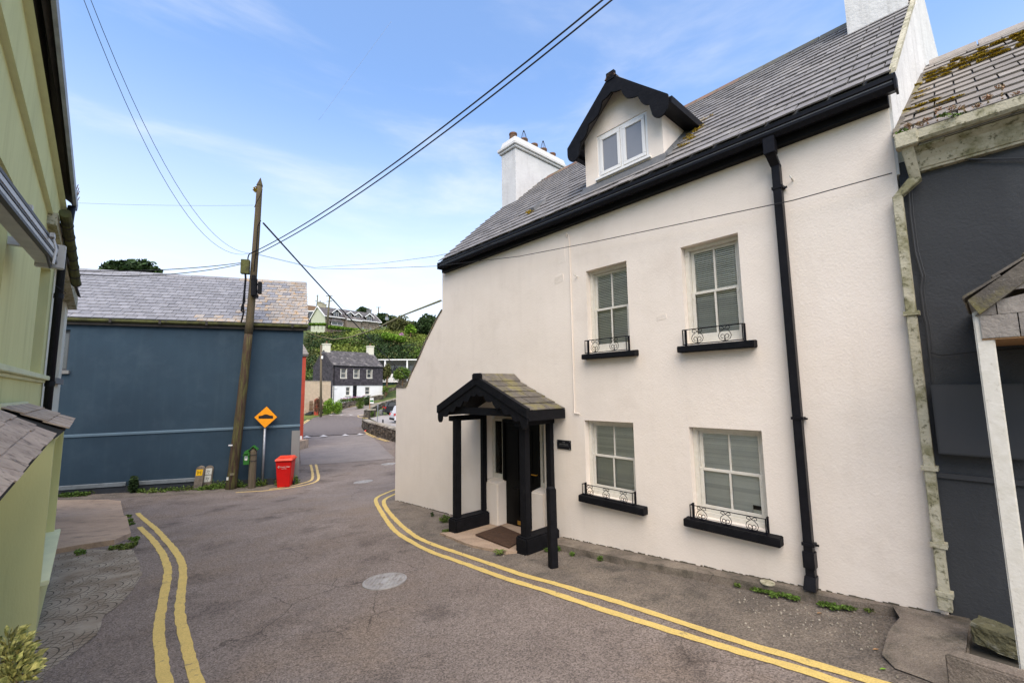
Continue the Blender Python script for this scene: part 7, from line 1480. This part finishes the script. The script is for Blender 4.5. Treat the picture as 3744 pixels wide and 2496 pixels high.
bush(K(745,0)[0], K(0,1165)[1], K(0,1262)[1], 53, 20, 'leaf_mid', 'tall grass tuft growing beside the stone pillar', 900, .2)
fb_ = Leaves(); fg_ = Leaves()
for k in range(26):
    px = 455+k*9; q = at(*K(px, 1095-k*1.2+random.uniform(-8,8)), 67); fg_.add(q, (.35,.35,.3), 80, .14, .1)
    if k % 2: fb_.add(q+Vector((0,-.2,.3)), (.3,.2,.15), 26, .11, .1)
FB = thing('flower_bed', at(*K(560,1110),67), 'strip of pink and purple flowers above the low stone wall', 'flower bed'); fg_.build('foliage', 'leaf_mid', FB, kind='stuff'); fb_.build('flowers', 'flower', FB, kind='stuff')
hy = Leaves(); q = at(*h9(2300,960) if False else (1487,1222), 104)
bush(1467, 1212, 1228, 104, 22, 'flower', 'purple flowering hydrangea on the hill by the clipped hedge', 700, .3)
# clipped hedges on the hill
def hedge(P0, P1, top0, top1, bot, Y0, Y1, mat, label, n, leaf=.35, thick=1.6):
    a_, b_ = at(*P0, Y0), at(*P1, Y1); rt = thing('hedge', a_, label, 'hedge'); L_ = Leaves()
    z0, z1 = at(P0[0], top0, Y0).z, at(P1[0], top1, Y1).z; h0 = at(P0[0], bot[0], Y0).z; h1 = at(P1[0], bot[1], Y1).z; m = int((b_-a_).length/1.1)+1
    core = MB()
    for i in range(m):
        t = (i+.5)/m; p = a_.lerp(b_, t); zt = z0+(z1-z0)*t; zb = h0+(h1-h0)*t; L_.add((p.x,p.y,(zt+zb)/2), (.9,thick*.5,(zt-zb)/2), n//m, leaf, .75)
    [core.tube([(a_.x+(b_.x-a_.x)*i/m, a_.y+(b_.y-a_.y)*i/m+.1, h0+(h1-h0)*i/m-1),(a_.x+(b_.x-a_.x)*i/m, a_.y+(b_.y-a_.y)*i/m+.1, z0+(z1-z0)*i/m-.5)], .06, 4) for i in range(m)]; core.build('stems', 'timber', rt); L_.build('foliage', mat, rt, kind='stuff')
hedge(h9(650,850), h9(1750,985), h9(0,845)[1], h9(0,965)[1], (h9(0,925)[1], h9(0,1010)[1]), 115, 127, 'leaf_bright', 'long clipped bright hedge in front of the hill row', 5200, .42)
hedge(h9(225,800), h9(600,800), h9(0,792)[1], h9(0,790)[1], (h9(0,850)[1], h9(0,850)[1]), 114, 115, 'leaf_bright', 'short bright hedge below the pale green gable', 2000, .42)
hedge((1405,1225), (1475,1240), 1214, 1228, (1240,1252), 103, 100, 'leaf_bright', 'thick clipped hedge block right of the hill row', 3200, .36, 3.0)
# rough scrub on the slope
sc1, sc2, sc3 = Leaves(), Leaves(), Leaves(); random.seed(21)
for k in range(520):
    px = random.uniform(1100, 1700); Y = random.uniform(85 if px < 1350 else 94, 118)
    x = (px-W_/2)/F_*Y; z = gz(x, Y); r = random.uniform(.9, 2.3)
    nz_ = mn.noise(Vector((x*.09, Y*.09, 3)))
    tgt = (sc1 if nz_ > .05 else sc2) if random.random() < .8 else sc3
    if Y > 98 and nz_ < -.02: continue
    if Y > 109: r *= .6
    tgt.add((x, Y, z+r*.35), (r*1.25, r, r*.75), int(95*r), .42, .55)
for k in range(90):
    px = random.uniform(1110, 1345); Y = random.uniform(81, 85.5); x = (px-W_/2)/F_*Y; r = random.uniform(1.0,1.9); sc1.add((x, Y, gz(x,Y)+r*.6), (r*1.1,r,r), int(130*r), .36, .5)
for nm, L_, mt, lb in (('hillside_scrub', sc1, 'leaf_dark', 'dark dense scrub covering the steep hillside'), ('hillside_scrub', sc2, 'leaf_mid', 'mid green bracken and brambles on the hillside'), ('hillside_scrub', sc3, 'leaf_olive', 'olive and yellowish bushes scattered over the hillside')): L_.build(nm, mt, label=lb, cat='scrub', kind='stuff')
gt = Leaves()
for k in range(900):
    px = random.uniform(1150, 1560); Y = random.uniform(97, 119); x = (px-W_/2)/F_*Y; gt.add((x, Y, gz(x,Y)+.3), (1.2,1.0,.3), 26, .5, .1)
gt.build('long_grass', 'leaf_grass', label='long pale grass on the upper slope below the hedge', cat='grass', kind='stuff')
# ------------------------------------------------------------------ weeds
def weed(p, h, r, n, mat, label, name='weed', leaf=.05, grp=None):
    rt = thing(name, p, label, 'weed', grp); Leaves().add((p.x,p.y,p.z+h*.45), (r,r,h*.5), n, leaf, .15).build('leaves', mat, rt, kind='stuff')
    s = MB()
    for q in range(5): s.tube([tuple(p), (p.x+random.uniform(-r,r)*.7, p.y+random.uniform(-r,r)*.7, p.z+h*.9)], .003+leaf*.03, 4)
    s.build('stems', 'leaf_dark', rt)
g_ = gnd(*(493,1798)); g_ = BF.pt((g_-BF.o).dot(B), -.16, g_.z); weed(g_+Vector((0,0,0)), .62, .14, 420, 'leaf_dark', 'tall dark green weed against the blue wall', leaf=.09)
weed(gnd(*d5(530,490)), .16, .12, 300, 'leaf_mid', 'bushy green weed at the wall foot left of the porch plinth', leaf=.035)
weed(gnd(*d5(545,578)), .07, .09, 160, 'leaf_mid', 'small weed in front of the left porch plinth', leaf=.03)
weed(gnd(*d5(425,440)), .10, .05, 80, 'leaf_dark', 'tiny dark weed on the verge left of the porch', leaf=.03)
def rosette(p, r, label):
    rt = thing('weed', p, label, 'weed'); 
    for k in range(13):
        t = k*2.4; L_ = r*random.uniform(.7,1.1); up = random.uniform(.5,1.1); d = Vector((math.cos(t),math.sin(t),0)); sd = Vector((-d.y,d.x,0))*r*.16
        p1_, p2_ = p+d*L_*.5+Vector((0,0,L_*.55*up)), p+d*L_+Vector((0,0,L_*.5*up)); m_ = MB(); i = [m_.a(*q) for q in (p, p1_+sd, p2_, p1_-sd, p1_+Vector((0,0,-.004)))]; m_.Fc += [[i[0],i[1],i[4]],[i[1],i[2],i[4]],[i[2],i[3],i[4]],[i[3],i[0],i[4]]]; m_.build('leaf', 'leaf_mid', rt, recalc=False)
rosette(gnd(*d5(1005,770)), .13, 'dandelion like rosette between the doormat and the yellow lines')
for k, (x, y, lb, fn) in enumerate(((1410,740,'weed at the foot of the black bollard', d5),(1510,735,'small weed right of the black bollard', d5),(1630,775,'tiny weed at the kerb below the lower left window', d5),(1870,820,'leafy weed at the kerb right of the tiny one', d5),(2225,880,'weed clump at the kerb below the lower right window', d5))):
    weed(gnd(*fn(x,y), .01), 0.055+.02*(k%2), .05, 160, 'leaf_mid', lb, leaf=.022)
cr_ = Leaves()
for (x, y) in ((10,555),(150,590),(200,600),(260,610),(300,640),(350,620),(390,640),(440,650),(470,670),(700,715),(760,725),(800,745),(880,745),(930,745),(1090,760)): q = gnd(*r7(x,y), .01); cr_.add(q+Vector((0,0,.03)), (.07,.04,.02), 90, .028, .1)
cr_.build('kerb_weeds', 'leaf_mid', label='creeping green weeds along the foot of the raised path', cat='weeds', kind='stuff')
gv = Leaves()
for k in range(170):
    u_ = random.choice((random.uniform(-7.1,-4.0), random.uniform(-5.6,-3.3), random.uniform(-9.2,-8.5), random.uniform(-2.9,-2.25))); q = BF.pt(u_, -random.uniform(.05,.32), 0); r = random.uniform(.05,.12) if u_ < -5 else random.uniform(.10,.24); gv.add((q.x,q.y,gz(q.x,q.y)+r*.5), (.16,.12,r), 34, .06, .1)
gv.build('verge_plants', 'leaf_mid', label='green weeds and grass along the foot of the blue wall', cat='weeds', kind='stuff')
gq_ = Leaves()
for (x, y, n) in ((925,370,5),(935,400,6),(930,430,5),(960,540,6),(975,575,6),(930,595,7),(880,590,5),(840,600,4),(600,640,3),(560,635,2)):
    q = gnd(*c7(x,y), .01); 
    for _ in range(n): gq_.add((q.x+random.uniform(-.08,.08), q.y+random.uniform(-.08,.08), q.z+.03), (.05,.05,.04), 40, .04, .1)
gq_.build('edge_grass', 'leaf_mid', label='grass tufts at the edge of the concrete ramp', cat='grass', kind='stuff')
# bits of debris and a leaf
bits = MB(); random.seed(4)
for k in range(420):
    x = random.uniform(0, 1650); y = 560+x*.17+random.uniform(20, 330) if x < 1300 else random.uniform(900,1300); q = gnd(*r7(x, min(y,1330)), .012)
    if random.random() < .25: q = WF.pt(random.uniform(-9,-5), random.uniform(-1.6,-.1), 0); q.z = gz(q.x,q.y)+.012
    s_ = random.choice((.004,.005,.007,.012)); t = random.uniform(0,3); c_, n_ = math.cos(t)*s_, math.sin(t)*s_
    bits.hexa([(q.x-c_,q.y-n_,q.z-.004),(q.x+n_,q.y-c_*.6,q.z-.004),(q.x+c_,q.y+n_,q.z-.004),(q.x-n_,q.y+c_*.6,q.z-.004),(q.x-c_*.7,q.y-n_*.7,q.z+s_*.5),(q.x+n_*.7,q.y-c_*.4,q.z+s_*.5),(q.x+c_*.7,q.y+n_*.7,q.z+s_*.5),(q.x-n_*.7,q.y+c_*.4,q.z+s_*.5)])
bits.build('loose_chippings', 'stone_top', label='pale chippings scattered on the tarmac beside the raised path', cat='gravel', kind='stuff', recalc=False)
def fallen(px, py, mat, label, s=.028):
    q = gnd(*r7(px,py), .016); m_ = MB(); i = [m_.a(*p) for p in ((q.x-s,q.y,q.z),(q.x,q.y-s*.4,q.z+.006),(q.x+s,q.y,q.z+.002),(q.x,q.y+s*.4,q.z+.004))]; m_.Fc.append(i); j = [m_.a(m_.V[a][0],m_.V[a][1],m_.V[a][2]-.003) for a in i]; m_.Fc.append(j[::-1]); tag(m_.build('fallen_leaf', mat, recalc=False), label, 'leaf')
fallen(1190,1225,'leaf_bright','fresh yellow green leaf fallen near the inner yellow line'); fallen(665,765,'timber_light','dry brown leaf on the tarmac below the downpipe'); fallen(1130,1063,'timber_light','thin dry brown leaf near the concrete slab')
# ------------------------------------------------------------------ overhead cables
def cable(pts, r, label, sag=0, mat='cable', n=18):
    """pts: two world ends (with sag) or a list"""
    if len(pts) == 2:
        a_, b_ = Vector(pts[0]), Vector(pts[1]); pts = [a_.lerp(b_, t/n)-Vector((0,0,sag*4*(t/n)*(1-t/n))) for t in range(n+1)]
    return tag(MB().tube([tuple(p) for p in pts], r, 5).build('cable', mat, smooth=True), label, 'cable', 'overhead cables')
pt_hi = polept(*c9(385,775), .2); pt_h2 = polept(*c9(385,812), .2)
cable((pt_hi, at(2240,-30,6.2)), .016, 'upper of the two thick cables rising from the pole over the white house', .35)
cable((pt_h2, at(2268,-25,6.4)), .016, 'lower of the two thick cables rising from the pole over the white house', .38)
cable((polept(*c9(455,492), .2), at(1640,1500,95)), .035, 'single cable running from the pole down to the hill', 1.0)
pL_ = polept(*c9(300,805), .2)
cable((pL_, at(295,-30,7.5)), .006, 'left thin wire climbing from the pole over the green house', 1.5)
cable((polept(*c9(340,800), .2), at(320,-30,7.7)), .006, 'right thin wire climbing from the pole over the green house', 1.35)
cable((polept(*c9(255,895), .2), at(225,990,11.5)), .014, 'upper short service cable from the junction box to the cream house', .12)
cable((polept(*c9(245,882), .2)+Vector((0,0,-.1)), at(225,1000,11.8)), .014, 'lower wavy service cable from the junction box to the cream house', .22)
cable((polept(*c9(355,310), .2), at(255,741,15)), .004, 'faint level wire from the pole top to the left', .05)
cable([at(1120,1215,19.5), at(1160,1228,19.2), at(1220,1241,18.6), at(1280,1233,17.6), at(1370,1203,16), at(1480,1150,14.2), tuple(WF.pt(-8.86,-.02, WF.hit(1612,1100)[1]))], .028, 'thick twisted lichen covered cable sagging between the blue building and the white gable', mat='cable_pale')
w0 = polept(*c9(400,815), .2); tel = [w0]
for px, py, yy in ((1150,981,None),(1300,984,None),(1596,973,-.28),(1900,937,-.25),(2150,889,-.12),(2900,733,-.14),(3262,633,-.14)):
    if yy is None: tel.append(at(px, py, 15.5 if px == 1150 else 13.2))
    else: u_, z_ = WF.hit(px, py, yy); tel.append(WF.pt(u_, yy, z_))
cable(tel, .006, 'thin black telephone wire strung across the white wall under the eave')
t2 = [w0+Vector((0,0,.02)), at(1150,978,15.5), at(1400,962,12.5)]
for px, py, yy in ((1590,937,-.3),(1800,893,-.26),(2060,826,-.10),(2100,808,-.03)): u_, z_ = WF.hit(px, py, yy); t2.append(WF.pt(u_, yy, z_))
cable(t2, .005, 'fine pale wire running up to the clip beneath the black gutter', mat='cable')
cable((at(1165,440,30), at(1430,80,30)), .006, 'very faint slanting wire high in the middle of the sky', .0, 'steel')
cable((at(*h9(690,150),112), at(*h9(1300,520),150)), .03, 'wire strung from the hill pole behind the row', .6)
cable((at(*h9(690,140),112), at(*h9(540,0),90)), .03, 'wire rising from the hill pole to the left', .1)
